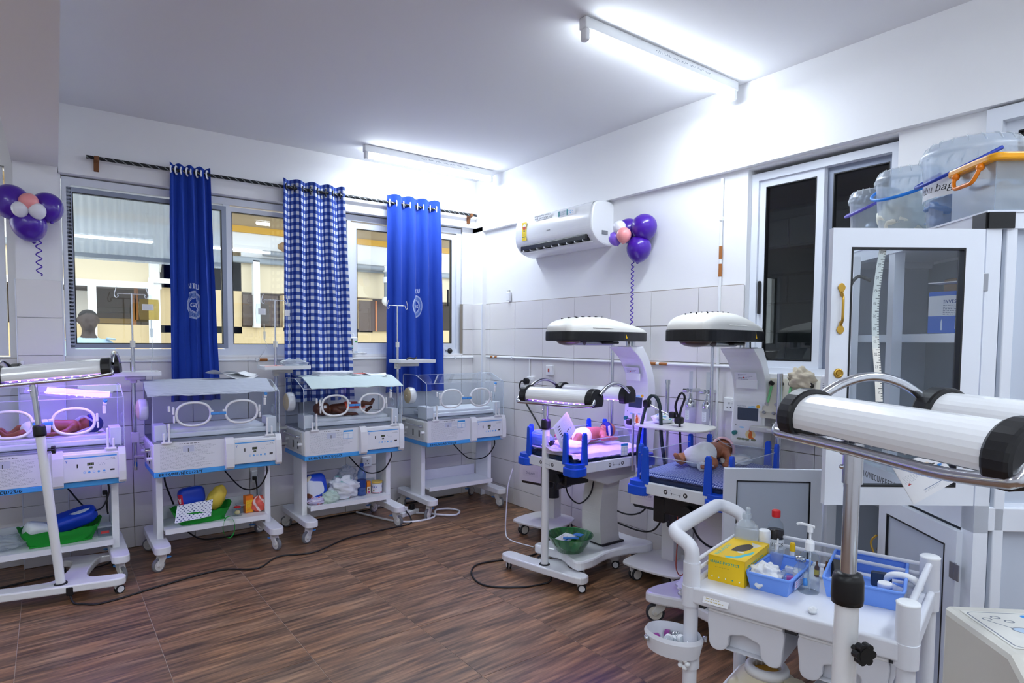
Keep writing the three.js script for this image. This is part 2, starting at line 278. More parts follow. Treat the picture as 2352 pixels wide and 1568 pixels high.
// ---------------------------------------------------------------- the courtyard outside the curtained windows
{
  const FZ = -5.5, yard = structGroup('courtyard_ground'); mesh('paving', box(20, 0.1, 6.2, -1, -0.55, -2.9), S(0x9a948a, 0.9), yard);
  const b = thing('courtyard_building', 'cream plastered building across the courtyard with white columns and gutter', 'building', [0, 0, FZ]);
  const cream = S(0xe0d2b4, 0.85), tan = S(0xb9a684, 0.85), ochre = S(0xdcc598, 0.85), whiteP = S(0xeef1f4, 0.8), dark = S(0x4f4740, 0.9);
  mesh('upper_wall', box(18, 0.46, 0.2, -1, 3.0, -0.1), whiteP, b);
  mesh('wall', [box(18, 0.52, 0.2, -1, 2.54, -0.1)], cream, b);
  mesh('parapet', [box(18, 2.3, 0.2, -1, 0.56, -0.1)], ochre, b);
  mesh('wall_pier', [box(1.15, 1.3, 0.2, -1.48, 2.25, -0.1), box(1.6, 0.6, 0.2, 0.55, 1.95, -0.1)], ochre, b);
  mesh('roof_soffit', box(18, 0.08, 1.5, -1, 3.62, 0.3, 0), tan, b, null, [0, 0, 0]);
  mesh('fascia', box(18, 0.1, 0.06, -1, 3.27, 0.02), S(0xd9a93c, 0.7), b);
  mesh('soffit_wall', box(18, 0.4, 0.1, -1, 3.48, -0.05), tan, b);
  mesh('gutter', box(18, 0.1, 0.1, -1, 2.78, 0.06, 0.03), S(0x9aa4ae, 0.5), b);
  for (const [x, w, y0, y1] of [[-2.135, 0.13, 1.0, 2.73], [-0.695, 0.1, 1.7, 2.78], [-2.91, 0.1, 1.0, 2.3], [-3.75, 0.13, 1, 2.3], [1.9, 0.12, 1, 2.7]]) mesh('column', box(w, y1 - y0, 0.12, x, (y0 + y1) / 2, 0.05), whiteP, b);
  mesh('lintel', box(3.1, 0.09, 0.1, -3.6, 2.29, 0.05), whiteP, b);
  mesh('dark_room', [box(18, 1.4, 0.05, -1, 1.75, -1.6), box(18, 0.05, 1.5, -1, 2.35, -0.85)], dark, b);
  mesh('window', box(0.55, 0.5, 0.04, -0.62, 1.98, 0.02), S(0x5d5048, 0.5), b); mesh('window', box(0.75, 0.55, 0.04, 1.45, 1.95, 0.02), S(0x5a4a40, 0.5), b);
  mesh('window_bar', box(0.03, 0.55, 0.05, 1.4, 1.95, 0.03), S(0xc9824e, 0.6), b);
  for (const [x, y, w, c] of [[-2.55, 1.95, 0.5, 0x3d3934], [-2.55, 1.78, 0.5, 0x8a7440], [-2.55, 1.63, 0.5, 0x5b5650], [-2.55, 1.48, 0.5, 0x4a4641]]) mesh('shelf_board', box(w, 0.08, 0.3, x, y, -0.9, 0.01, 1), S(c, 0.7), b);
  mesh('inner_post', [box(0.05, 1, 0.06, -2.33, 1.7, -0.7), box(0.05, 1, 0.06, -2.3, 2.3, -0.7)], S(0xa9703c, 0.6), b);
  mesh('door_leaf', [...frame(0.45, 1.5, 0.07, 0.05, -2.0, 1.65, 0.12)], whiteP, b);
  mesh('white_board', [box(0.5, 0.75, 0.03, -3.15, 1.85, -0.8)], whiteP, b);
  const pv = S(0x8d949c, 0.45);
  mesh('drain_pipe', [cyl(0.05, 0.05, 0.55, -0.35, 2.89, 0.22, 'x'), cyl(0.05, 0.05, 0.9, 1.05, 2.8, 0.22, 'x'), cyl(0.05, 0.05, 0.55, 1.53, 2.52, 0.22)], pv, b);
  mesh('pipe_elbow', [cyl(0.07, 0.07, 0.3, 0.03, 2.89, 0.22, 'x'), ball(0.075, 1.52, 2.8, 0.22), cyl(0.065, 0.065, 0.1, 1.53, 2.6, 0.22), ball(0.09, 1.53, 2.22, 0.22)], whiteP, b);
  mesh('wall_stain', new THREE.CircleGeometry(0.13, 9).scale(1.3, 0.7, 1).translate(-0.17, 3.05, 0.005), S(0x9c7f58, 0.9), b);
  const ac = thing('outdoor_unit', 'grey outdoor cooling unit with round fan grille across the courtyard', 'fan unit', [-1.92, 2.88, FZ + 0.25]);
  mesh('housing', box(0.46, 0.36, 0.22, 0, 0, 0, 0.02), S(0xd8d6d0, 0.6), ac); mesh('fan_grille', [new THREE.TorusGeometry(0.13, 0.01, 6, 24).translate(0.05, 0, 0.115), new THREE.TorusGeometry(0.09, 0.008, 6, 24).translate(0.05, 0, 0.115), cyl(0.135, 0.135, 0.02, 0.05, 0, 0.105, 'z', 24)], S(0x8b857c, 0.6), ac); mesh('fan_hub', cyl(0.03, 0.03, 0.03, 0.05, 0, 0.115, 'z'), M.white, ac);
  mesh('wall_bracket', [box(0.03, 0.03, 0.25, -0.15, -0.19, 0), pipe([[-0.15, -0.2, 0.1], [-0.15, -0.38, -0.12]], 0.012)], M.offwhite, ac);
  // added corrugated sheet, standing in for the bright room reflection in the left pane
  const aw = thing('reflection_sheet', 'white corrugated translucent sheet added outside the left window pane in place of a bright reflection', 'reflection_stand_in', [-2.86, 2.38, -0.27]);
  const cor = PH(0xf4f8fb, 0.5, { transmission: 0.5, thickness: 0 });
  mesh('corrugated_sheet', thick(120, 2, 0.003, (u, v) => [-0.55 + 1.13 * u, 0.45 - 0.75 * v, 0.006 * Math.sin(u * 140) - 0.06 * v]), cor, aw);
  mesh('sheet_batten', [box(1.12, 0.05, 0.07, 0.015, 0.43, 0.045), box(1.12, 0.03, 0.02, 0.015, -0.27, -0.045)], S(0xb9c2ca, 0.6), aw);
  // a person standing in the courtyard
  const p = thing('person', 'person with short hair in a light blue collared shirt outside the left window', 'person', [-3.03, 0, -3.75], 0.12);
  const hy = 1.72, o = -0.03;
  mesh('figure', body([[0, hy + 0.02, o, 0, hy - 0.02, o + 0.01, 0.098, 0.092], [0, hy - 0.06, o + 0.03, 0, hy - 0.075, o + 0.04, 0.066, 0.06], [0, hy - 0.03, o + 0.09, 0, hy - 0.05, o + 0.105, 0.012, 0.016], [-0.035, hy + 0.005, o + 0.085, 0.035, hy + 0.005, o + 0.085, 0.012, 0.012], [-0.022, hy - 0.082, o + 0.085, 0.022, hy - 0.082, o + 0.085, 0.01, 0.01], [-0.1, hy - 0.02, o, -0.1, hy + 0.01, o, 0.014, 0.018], [0.1, hy - 0.02, o, 0.1, hy + 0.01, o, 0.014, 0.018], [0, hy - 0.1, o - 0.01, 0, 1.5, -0.03, 0.062, 0.075], [0, 1.42, -0.03, 0, 1.0, 0, 0.13, 0.14], [-0.17, 1.42, -0.03, 0.17, 1.42, -0.03, 0.065, 0.065], [-0.19, 1.41, -0.03, -0.25, 1.12, -0.02, 0.052, 0.042], [0.19, 1.41, -0.03, 0.25, 1.12, -0.02, 0.052, 0.042], [-0.25, 1.12, -0.02, -0.24, 0.86, 0.06, 0.042, 0.03], [0.25, 1.12, -0.02, 0.24, 0.86, 0.06, 0.042, 0.03], [-0.24, 0.84, 0.07, -0.23, 0.72, 0.1, 0.03, 0.02], [0.24, 0.84, 0.07, 0.23, 0.72, 0.1, 0.03, 0.02], [-0.09, 0.95, 0, -0.1, 0.5, 0.01, 0.085, 0.055], [0.09, 0.95, 0, 0.1, 0.5, 0.01, 0.085, 0.055], [-0.1, 0.5, 0.01, -0.1, -0.4, -0.02, 0.055, 0.04], [0.1, 0.5, 0.01, 0.1, -0.4, -0.02, 0.055, 0.04], [-0.1, -0.45, 0, -0.11, -0.46, 0.16, 0.04, 0.035], [0.1, -0.45, 0, 0.11, -0.46, 0.16, 0.04, 0.035]], 0.022, 0.03), S(0x33211a, 0.55), p);
  mesh('hair', ball(0.103, 0, hy + 0.035, o - 0.012, 0.97, 0.9, 1.0), S(0x120e0c, 0.9), p);
  mesh('eye', [ball(0.011, -0.035, hy - 0.008, o + 0.088), ball(0.011, 0.035, hy - 0.008, o + 0.088)], S(0x1a1210, 0.3), p);
  mesh('shirt', body([[0, 1.4, -0.03, 0, 0.95, 0, 0.145, 0.16], [-0.16, 1.415, -0.03, 0.16, 1.415, -0.03, 0.082, 0.082], [-0.19, 1.41, -0.03, -0.26, 1.14, -0.02, 0.068, 0.062], [0.19, 1.41, -0.03, 0.26, 1.14, -0.02, 0.068, 0.062]], 0.022, 0.04), S(0xaecbdf, 0.85), p);
  mesh('collar', [box(0.09, 0.02, 0.1, -0.06, 1.515, 0.05, 0.008).rotateZ(0.1), box(0.09, 0.02, 0.1, 0.06, 1.515, 0.05, 0.008).rotateZ(-0.1)], S(0x9dbdd4, 0.85), p);
}
// ---------------------------------------------------------------- casters shared by the equipment
function caster(parent, x, z, r, turn, o = {}) {          // o: fork, wheel, hub, pedal (material), twin
  const c = sub('caster', parent, [x, 0, z], [0, turn, 0]), top = o.top || r * 2.6, off = o.off === undefined ? r * 0.55 : o.off;
  mesh('fork', [cyl(r * 0.42, r * 0.42, r * 0.5, 0, top - r * 0.25, 0), ext(smooth([[-r * 0.42, top - r * 0.45], [r * 0.42, top - r * 0.45], [r * 0.5, top - r * 0.9], [off + r * 0.35, r * 1.0], [off, r * 0.75], [off - r * 0.4, r * 1.1], [-r * 0.4, top - r * 1.0]], 30), r * (o.twin ? 0.35 : 0.85), r * 0.05)], o.fork || M.offwhite, c);
  const w = [], h = [];
  for (const s of o.twin ? [-1, 1] : [0]) { const z0 = s * r * 0.42, t = r * (o.twin ? 0.34 : 0.52); w.push(lathe([[r * 0.6, -t / 2], [r * 0.92, -t / 2], [r, -t * 0.25], [r, t * 0.25], [r * 0.92, t / 2], [r * 0.6, t / 2]], 24).rotateX(Math.PI / 2).translate(off, r, z0)); h.push(cyl(r * 0.74, r * 0.74, t * 1.06, off, r, z0, 'z', 22)); if (!o.twin) h.push(cyl(r * 0.2, r * 0.2, r * 1.05, off, r, z0, 'z', 12)); }
  mesh('wheel', w, o.wheel || M.wheelGrey, c); mesh('hub', h, o.hub || M.offwhite, c);
  if (o.pedal) mesh('brake_pedal', box(r * 0.85, r * 0.16, r * 0.62, off - r * 1.5 * (o.flip ? -1 : 1), r * 1.75, 0, r * 0.05).rotateZ(0), o.pedal, c);
  return c;
}
// ---------------------------------------------------------------- incubators
const stampText = (x, t, px, y, size, color = '#0b0b12') => { x.fillStyle = color; x.font = 'bold ' + size + 'px sans-serif'; x.fillText(t, px, y); };
const panelMap = print(768, 384, (x, w, h) => {
  x.fillStyle = '#eceff3'; x.fillRect(0, 0, w, h); x.fillStyle = '#4aa3ea'; x.fillRect(20, 26, w - 40, 20);
  x.fillStyle = '#333'; x.font = '20px sans-serif'; x.fillText('YP-100', w - 110, 84); x.font = '15px sans-serif'; x.fillText('INFANT INCUBATOR', w - 180, 106);
  x.strokeStyle = '#2b6fc4'; x.lineWidth = 6; x.beginPath(); x.moveTo(38, 70); x.lineTo(50, 92); x.lineTo(62, 70); x.moveTo(50, 92); x.lineTo(50, 112); x.stroke();
  x.fillStyle = '#141414'; x.fillRect(186, 140, 18, 62); x.fillRect(330, 130, 92, 46); x.fillRect(352, 196, 50, 30); x.fillRect(650, 262, 62, 26);
  x.fillStyle = '#6b7a52'; for (let i = 0; i < 3; i++) x.fillRect(342 + i * 26, 138, 14, 30); x.fillRect(360, 202, 34, 18);
  x.strokeStyle = '#9ab'; x.lineWidth = 3; for (let i = 0; i < 6; i++) { x.beginPath(); x.arc(490 + i * 17, 150 + (i % 2) * 24, 4, 0, 7); x.stroke(); }
  for (let i = 0; i < 4; i++) { x.fillStyle = i % 2 ? '#5aa9ee' : '#e8f2fb'; x.strokeStyle = '#5aa9ee'; x.lineWidth = 5; x.beginPath(); x.arc(290 + i * 66, 286, 15, 0, 7); x.fill(); x.stroke(); }
  x.fillStyle = '#5aa9ee'; x.beginPath(); x.arc(565, 282, 17, 0, 7); x.fill(); lines(x, 540, 310, 60, 1, 8, 4, '#99a'); lines(x, 645, 300, 70, 1, 8, 4, '#99a');
});
const sheetMap = (boxed) => print(768, 400, (x, w, h) => {
  x.fillStyle = '#e6e9ee'; x.fillRect(0, 0, w, h); lines(x, 260, 24, 220, 1, 10, 8, '#555', 0.05);
  for (let i = 0; i < 19; i++) lines(x, 60, 56 + i * 17, 600, 1, 8, 5, '#a9adb6', i % 5 === 4 ? 0.6 : 0.25);
  x.fillStyle = '#c9cfe0'; x.fillRect(300, 60, 120, 86); x.fillStyle = '#333'; x.fillRect(352, 96, 8, 50);
  if (boxed) { x.fillStyle = '#eef3f8'; x.fillRect(530, 34, 140, 138); x.fillStyle = '#2f9ae0'; x.fillRect(530, 34, 140, 28); x.strokeStyle = '#7db9e6'; x.lineWidth = 4; x.strokeRect(532, 36, 136, 134); x.strokeRect(532, 90, 68, 78); x.strokeRect(600, 90, 68, 78); }
});
const sidePanel = S(0xd5d6d2, 0.45);
function makeIncubator(label, boxed) {
  const t = thing('incubator', label, 'incubator', [0, 0, 0], 0, 'infant incubators along the curtained wall');
  for (const s of [-1, 1]) {
    mesh('foot_beam', ext(rrect(0.085, 0.6, 0.04), 0.048, 0.006).rotateX(-Math.PI / 2).translate(s * 0.355, 0.152, -0.015), M.white, t);
    mesh('leg', box(0.04, 0.46, 0.2, s * 0.345, 0.4, -0.02, 0.005), M.white, t);
    for (const [z, a] of [[0.2, s > 0 ? -1.2 : -2.6], [-0.27, s > 0 ? 0.4 : 2.4]]) caster(t, s * 0.355, z, 0.045, a, { top: 0.13, pedal: M.sky });
  }
  mesh('shelf', [box(0.65, 0.018, 0.3, 0, 0.24, 0.0), box(0.65, 0.035, 0.012, 0, 0.236, 0.155), box(0.65, 0.1, 0.012, 0, 0.29, -0.15)], M.white, t);
  mesh('base_cabinet', box(0.79, 0.185, 0.47, 0, 0.742, 0, 0.012), M.white, t);
  mesh('side_panel', [box(0.006, 0.15, 0.4, -0.397, 0.745, -0.01, 0.002, 1)], sidePanel, t);
  mesh('vent_slot', [box(0.004, 0.055, 0.012, -0.402, 0.72, 0.0), box(0.004, 0.055, 0.012, -0.402, 0.72, 0.11)], M.black, t);
  mesh('side_knob', [cyl(0.012, 0.012, 0.03, -0.41, 0.735, 0.185, 'x', 14), cyl(0.012, 0.012, 0.03, -0.41, 0.745, -0.11, 'x', 14)], M.white, t);
  mesh('side_rail', [tube([[-0.425, 0.79, -0.16], [-0.425, 0.788, 0.16]], 0.006, 8), cyl(0.012, 0.012, 0.035, -0.412, 0.79, -0.16, 'x', 12), cyl(0.012, 0.012, 0.035, -0.412, 0.788, 0.16, 'x', 12)], M.chrome, t);
  mesh('trim_band', box(0.785, 0.034, 0.474, 0, 0.634, 0, 0.006), M.trim, t);
  mesh('instruction_sheet', new THREE.PlaneGeometry(0.42, 0.185).translate(-0.178, 0.744, 0.2362), sheetMap(boxed), t);
  const bz = [[0, 0.838], [0.02, 0.836], [0.034, 0.80], [0.04, 0.7], [0.036, 0.645], [0.024, 0.632], [0, 0.632]];
  for (const x of [0.055, 0.375]) mesh('panel_post', ext(poly(bz.map((p) => [p[0], p[1]])), x < 0.1 ? 0.055 : 0.04, 0.004).rotateY(-Math.PI / 2).translate(x, 0, 0.232), M.white, t);
  mesh('control_box', box(0.29, 0.165, 0.035, 0.217, 0.738, 0.245, 0.006), M.white, t);
  mesh('control_panel', new THREE.PlaneGeometry(0.275, 0.14).translate(0.217, 0.742, 0.2632), panelMap, t);
  mesh('deck', [box(0.78, 0.012, 0.46, 0, 0.838, 0), ...[0.2, 0.17, 0.14].map((z) => box(0.74, 0.008, 0.012, 0, 0.848, z))], S(0x8d939c, 0.4), t);
  mesh('mattress_tray', box(0.64, 0.035, 0.34, 0.01, 0.872, 0.005, 0.01), M.whiteGloss, t);
  mesh('mattress', box(0.6, 0.028, 0.31, 0.01, 0.9, 0.0, 0.012), M.cloth, t);
  mesh('end_block', box(0.07, 0.105, 0.15, -0.345, 0.895, 0.12, 0.004), M.white, t); mesh('end_block', box(0.06, 0.115, 0.15, 0.35, 0.9, 0.12, 0.004), M.white, t);
  // clear hood: two ends, sloping top, back; the front wall with its port holes is a door of its own
  const prof = poly([[-0.226, 0.845], [-0.226, 1.145], [-0.035, 1.212], [0.19, 1.21], [0.205, 1.195], [0.205, 0.845]]), slope = Math.atan2(0.067, 0.191);
  const hood = mesh('hood', [...[-1, 1].map((s) => new THREE.ShapeGeometry(prof).rotateY(s * Math.PI / 2).scale(1, 1, s).translate(s * 0.392, 0, 0)), new THREE.PlaneGeometry(0.78, 0.202).rotateX(-Math.PI / 2 + slope).translate(0, 1.1785, 0.1305), new THREE.PlaneGeometry(0.78, 0.225).rotateX(-Math.PI / 2).translate(0, 1.211, -0.0775), new THREE.PlaneGeometry(0.78, 0.36).translate(0, 1.025, -0.205)], M.acrylic, t);
  mesh('hood_edge', [...[-1, 1].map((s) => pipe([[s * 0.392, 0.845, 0.226], [s * 0.392, 1.145, 0.226], [s * 0.392, 1.212, 0.035], [s * 0.392, 1.21, -0.2], [s * 0.392, 0.845, -0.205]], 0.0028, 0.015, 6)), box(0.78, 0.004, 0.004, 0, 1.146, 0.226), box(0.78, 0.003, 0.003, 0, 1.212, 0.035)], M.edge, hood);
  const door = new THREE.Shape([[-0.386, 0.85], [0.386, 0.85], [0.386, 1.14], [-0.386, 1.14]].map((p) => new THREE.Vector2(...p)));
  for (const x of [-0.156, 0.14]) { const hole = new THREE.Path(); hole.absellipse(x, 1.013, 0.1, 0.074, 0, Math.PI * 2, true); door.holes.push(hole); }
  const d = mesh('front_door', new THREE.ShapeGeometry(door, 24).translate(0, 0, 0.226), M.acrylic, t);
  for (const x of [-0.156, 0.14]) mesh('port_ring', tube([...Array(16)].map((_, i) => { const a = (i / 16) * Math.PI * 2, e = (v) => Math.sign(v) * Math.pow(Math.abs(v), 0.85); return [x + 0.102 * e(Math.cos(a)), 1.013 + 0.076 * e(Math.sin(a)), 0.23]; }), 0.0085, 64, true, 8), M.whiteGloss, d);
  mesh('port_hinge', [box(0.014, 0.05, 0.014, -0.275, 1.04, 0.236, 0.006), box(0.012, 0.05, 0.014, -0.272, 0.985, 0.236, 0.006)], M.white, d); mesh('port_hinge', [box(0.014, 0.05, 0.014, 0.255, 1.03, 0.236, 0.006), box(0.012, 0.04, 0.014, 0.258, 0.985, 0.236, 0.006)], M.white, d);
  mesh('port_latch', [box(0.05, 0.018, 0.012, -0.03, 1.01, 0.238, 0.004), box(0.045, 0.018, 0.012, 0.018, 1.01, 0.238, 0.004)], M.sky, d);
  mesh('latch_mount', [box(0.022, 0.014, 0.02, -0.05, 1.028, 0.236, 0.003), box(0.022, 0.014, 0.02, 0.03, 1.028, 0.236, 0.003)], M.white, d);
  mesh('door_catch', [box(0.018, 0.05, 0.018, 0.292, 1.075, 0.236, 0.005), box(0.02, 0.022, 0.014, 0.296, 1.115, 0.236, 0.005)], M.white, d); mesh('catch_button', ball(0.012, 0.298, 1.128, 0.238), M.sky, d);
  mesh('small_clip', box(0.014, 0.04, 0.014, -0.3, 1.055, 0.236, 0.005), M.white, d);
  for (const x of [-0.318, 0.318]) mesh('door_support', [box(0.06, 0.014, 0.022, x, 0.838, 0.242, 0.004), box(0.013, 0.125, 0.014, x + 0.014 * Math.sign(-x) , 0.9, 0.24, 0.004), box(0.012, 0.06, 0.014, x - 0.016 * Math.sign(-x), 0.87, 0.242, 0.004)], M.whiteGloss, t);
  const iris = mesh('iris_port', [lathe([[0.05, 0], [0.068, 0], [0.072, 0.014], [0.072, 0.04], [0.066, 0.052], [0.058, 0.054]], 30).rotateZ(Math.PI / 2).translate(-0.392, 1.035, -0.02)], M.whiteGloss, t);
  mesh('iris_membrane', sheet(36, 8, (u, v) => { const a = u * Math.PI * 2, r = 0.062 * (1 - v) + 0.004; return [-0.445 - 0.012 * Math.sin(v * 2.2) - 0.003 * Math.sin(a * 14) * (1 - v) * v * 3, 1.035 + r * Math.sin(a), -0.02 + r * Math.cos(a)]; }), S(0xd9c79f, 0.6), iris);
  mesh('round_port', lathe([[0.0, 0], [0.03, 0.0], [0.034, 0.006], [0.03, 0.012]], 22).rotateZ(-Math.PI / 2).translate(0.392, 1.0, 0.05), M.frost, t);
  mesh('power_cord', tube([[0.3, 0.635, 0.22], [0.305, 0.56, 0.21], [0.27, 0.45, 0.12], [0.2, 0.42, -0.05], [0.1, 0.55, -0.17], [0.05, 0.625, -0.2]], 0.005, 40), M.cord, t);
  return t;
}
const inc1 = makeIncubator('infant incubator lit violet by the lamp at the left edge, holding a baby', false); inc1.position.set(-3.452, 0, 0.47);
const inc2 = makeIncubator('infant incubator covered by a grey-blue towel, empty, green bag on its shelf', false); inc2.position.set(-2.512, 0, 0.447);
const inc3 = makeIncubator('infant incubator covered by a mint cloth, water bottle and tin on its shelf', true); inc3.position.set(-1.547, 0, 0.427);
const inc4 = copy(inc3, [-0.519, 0, 0.405], 0, 'uncovered empty infant incubator in the corner with a bare shelf');
for (const [o, s] of [[inc1, 'ERHK/ME/NICU/23/60'], [inc2, 'ERHK/ME/NICU/23/17'], [inc3, 'ERHK/ME/NICU/23/74'], [inc4, 'ERHK/ME/NICU/23/40']])
  mesh('inventory_mark', new THREE.PlaneGeometry(0.26, 0.03).translate(-0.24, 0.634, 0.2378), print(384, 44, (x, w, h) => { x.fillStyle = '#48a6ee'; x.fillRect(0, 0, w, h); stampText(x, s, 6, 37, 38); }, 0.4), o);
// covers and papers on the hoods
function cover(name, label, x0, x1, zf, m, seedN, cx, cz) {
  const f = (u, v) => { const x = x0 + (x1 - x0) * u + 0.012 * fbm(v * 3, seedN), z = -0.2 + (zf + 0.012 * fbm(u * 4, seedN + 3) + 0.2) * v; let y = z < 0.035 ? 1.2145 : z < 0.228 ? 1.2145 - (z - 0.035) * 0.351 : 1.1465 - (z - 0.228) * 1.6; return [x, y + 0.004 + 0.006 * Math.abs(fbm(u * 7, v * 5, seedN)), z + (z > 0.228 ? 0.01 : 0)]; };
  return one(name, thick(60, 40, 0.003, f), m, label, 'cloth', [cx, 0, cz]);
}
const towelMap = tex(512, 256, (x, w, h) => { x.fillStyle = '#b9c0cf'; x.fillRect(0, 0, w, h); for (let j = 0; j < 90; j++) { x.strokeStyle = j % 2 ? '#a3abbd' : '#d6dbe4'; x.lineWidth = 1.2; x.beginPath(); for (let i = 0; i <= 32; i++) x.lineTo(i * 16, j * 2.9 + 2.2 * Math.sin(i * 1.3 + j)); x.stroke(); } });
cover('towel', 'grey-blue ribbed towel spread over the hood of the second incubator from left', -0.42, 0.36, 0.236, S(0xffffff, 0.95, { map: towelMap }), 2, -2.512, 0.447);
cover('cot_sheet', 'pale mint cot sheet spread over the hood of the third incubator', -0.34, 0.4, 0.232, S(0xc6d6d6, 0.9), 8, -1.547, 0.427);
function paper(label, w, d, pos, turn, bend, m = M.paper, name = 'paper_sheet') { return one(name, thick(14, 10, 0.0015, (u, v) => [(u - 0.5) * w, bend * (Math.sin(u * 3 + v * 2) * 0.5 + (u - 0.5) * (u - 0.5) * 3) + 0.004, (v - 0.5) * d]), m, label, 'paper', pos, [0, turn, 0]); }
const formMap = print(256, 180, (x, w, h) => { x.fillStyle = '#eef0f4'; x.fillRect(0, 0, w, h); for (let i = 0; i < 12; i++) lines(x, 14, 16 + i * 13, 220, 1, 6, 3, '#8d95a8', 0.3); });
paper('open creased folder of papers lying on the grey-blue towel', 0.3, 0.19, [-2.36, 1.222, 0.36], 0.25, 0.05);
paper('printed form lying on the open folder over the towel', 0.2, 0.13, [-2.3, 1.238, 0.33], 0.5, 0.03, formMap);
for (let i = 0; i < 3; i++) one('folder', [box(0.27, 0.007, 0.17, 0, 0.004, 0, 0.002, 1), box(0.265, 0.003, 0.165, 0.003, 0.0085, 0)], S([0xe3e6ec, 0xd5d9e2, 0xf0f1f4][i], 0.7), ['lowest white folder of the stack on the mint cloth', 'middle grey folder of the stack on the mint cloth', 'topmost white folder of the stack on the mint cloth'][i], 'folder', [-1.61 + i * 0.008, 1.222 + i * 0.0105, 0.33], [0, 0.06 - i * 0.03, 0]);
paper('red and white printed leaflet on the mint cloth', 0.2, 0.14, [-1.4, 1.221, 0.35], 0.1, 0.012, print(256, 180, (x, w, h) => { x.fillStyle = '#e9e9ee'; x.fillRect(0, 0, w, h); x.fillStyle = '#cf4437'; x.fillRect(0, 0, w, 90); x.fillStyle = '#e89a90'; x.fillRect(20, 30, 120, 22); lines(x, 20, 110, 200, 4, 14, 4, '#8b93a8'); }));
paper('white printed form hanging over the front slope of the mint cloth', 0.19, 0.12, [-1.28, 1.212, 0.42], -0.35, 0.025, formMap);
// ---------------------------------------------------------------- drip poles clamped to the incubators
function dripPole(x, label, trayX, trayY) {
  const t = thing('iv_pole', label, 'drip stand', [x, 0, 0.25], 0);
  mesh('lower_tube', cyl(0.0115, 0.0115, 0.86, 0, 1.035, 0, 'y', 14), M.chrome, t); mesh('upper_rod', cyl(0.006, 0.006, 0.36, 0, 1.63, 0, 'y', 12), M.chrome, t); mesh('tube_collar', cyl(0.016, 0.016, 0.045, 0, 1.47, 0), M.offwhite, t);
  mesh('hook_arm', [pipe([[-0.085, 1.85, 0.0], [-0.1, 1.8, 0], [-0.092, 1.775, 0], [-0.075, 1.785, 0], [-0.082, 1.806, 0], [0.082, 1.806, 0], [0.075, 1.785, 0], [0.092, 1.775, 0], [0.1, 1.8, 0], [0.085, 1.85, 0.0]], 0.0035, 0.012, 6)], M.chrome, t);
  mesh('pole_clamp', [box(0.05, 0.07, 0.05, 0, 0.83, 0, 0.006), box(0.1, 0.02, 0.03, 0.05, 0.82, 0.0, 0.004), box(0.1, 0.015, 0.02, 0.04, 0.70, 0.02, 0.004)], M.offwhite, t);
  const tr = mesh('tray', [box(0.34, 0.012, 0.22, trayX - x, trayY, 0.06, 0.005), ...frame(0.34, 0.22, 0.008, 0.022).map((g) => g.rotateX(Math.PI / 2).translate(trayX - x, trayY + 0.012, 0.06))], M.white, t);
  mesh('tray_arm', [box(Math.abs(trayX - x) + 0.1, 0.03, 0.06, (trayX - x) / 2 + 0.02, trayY - 0.022, 0.03, 0.01), box(0.04, 0.06, 0.05, 0, trayY - 0.03, 0, 0.008)], M.offwhite, tr);
  return t;
}
dripPole(-2.962, 'drip pole with a yellow fluid bag between the first and second incubators', -2.985, 1.262);
dripPole(-2.02, 'drip pole with two clear bags and a loaded tray beside the gingham curtain', -1.975, 1.285);
dripPole(-0.989, 'bare drip pole with an empty hook in front of the right blue curtain', -0.875, 1.318);
const fluid = PH(0xe8d9a0, 0.15, { transmission: 0.75, thickness: 0, ior: 1.3 });
function dripBag(label, pos, w, h, m, drop) {
  const t = thing('drip_bag', label, 'drip bag', pos);
  mesh('bag', sheet(12, 12, (u, v) => { const a = u * Math.PI * 2, k = Math.sin(Math.PI * Math.min(0.97, Math.max(0.03, v))); return [w / 2 * Math.cos(a) * (0.92 + 0.08 * k), h * (v - 1), 0.022 * k * Math.sin(a)]; }), m, t);
  mesh('bag_label', new THREE.PlaneGeometry(w * 0.55, h * 0.3).translate(-0.01, -h * 0.4, 0.0245), formMap, t);
  mesh('hanger_tab', box(0.03, 0.03, 0.004, 0, 0.012, 0, 0.001, 1), M.clear, t);
  mesh('drip_chamber', [cyl(0.009, 0.007, 0.06, 0.01, -h - 0.09, 0.01), cyl(0.004, 0.004, 0.06, 0.01, -h - 0.03, 0.005)], M.frost, t);
  mesh('line', tube([[0.01, -h - 0.12, 0.01], ...drop], 0.0022, 40, false, 5), M.frost, t);
  return t;
}
dripBag('drip bag of yellow fluid hanging left in front of the window', [-2.86, 1.775, 0.25], 0.125, 0.14, fluid, [[0.012, -0.36, 0.02], [0.0, -0.5, 0.04], [0.02, -0.62, 0.1]]);
dripBag('clear drip bag with a white label, left hook of the middle drip pole', [-2.112, 1.775, 0.25], 0.1, 0.15, M.clear, [[0.02, -0.33, 0.02], [-0.05, -0.45, 0.03], [0.05, -0.5, 0.05], [0.08, -0.48, 0.1]]);
dripBag('clear drip bag beside the gingham curtain, right hook of the middle drip pole', [-1.925, 1.775, 0.25], 0.07, 0.16, M.clear, [[0.0, -0.4, 0.02], [0.015, -0.6, 0.02], [0.01, -0.75, 0.04]]);
one('plastic_packet', lump(0.1, 1.0, 0.3, 0.6, 0.4, 2.5, 3), M.frost, 'crumpled clear plastic packet on the tray of the middle drip pole', 'packet', [-1.9, 1.322, 0.3]);
one('packet', box(0.14, 0.012, 0.09, 0, 0.006, 0, 0.004), S(0xd8674c, 0.6), 'flat red and orange packet on the tray of the middle drip pole', 'packet', [-2.06, 1.294, 0.33], [0, 0.2, 0]);
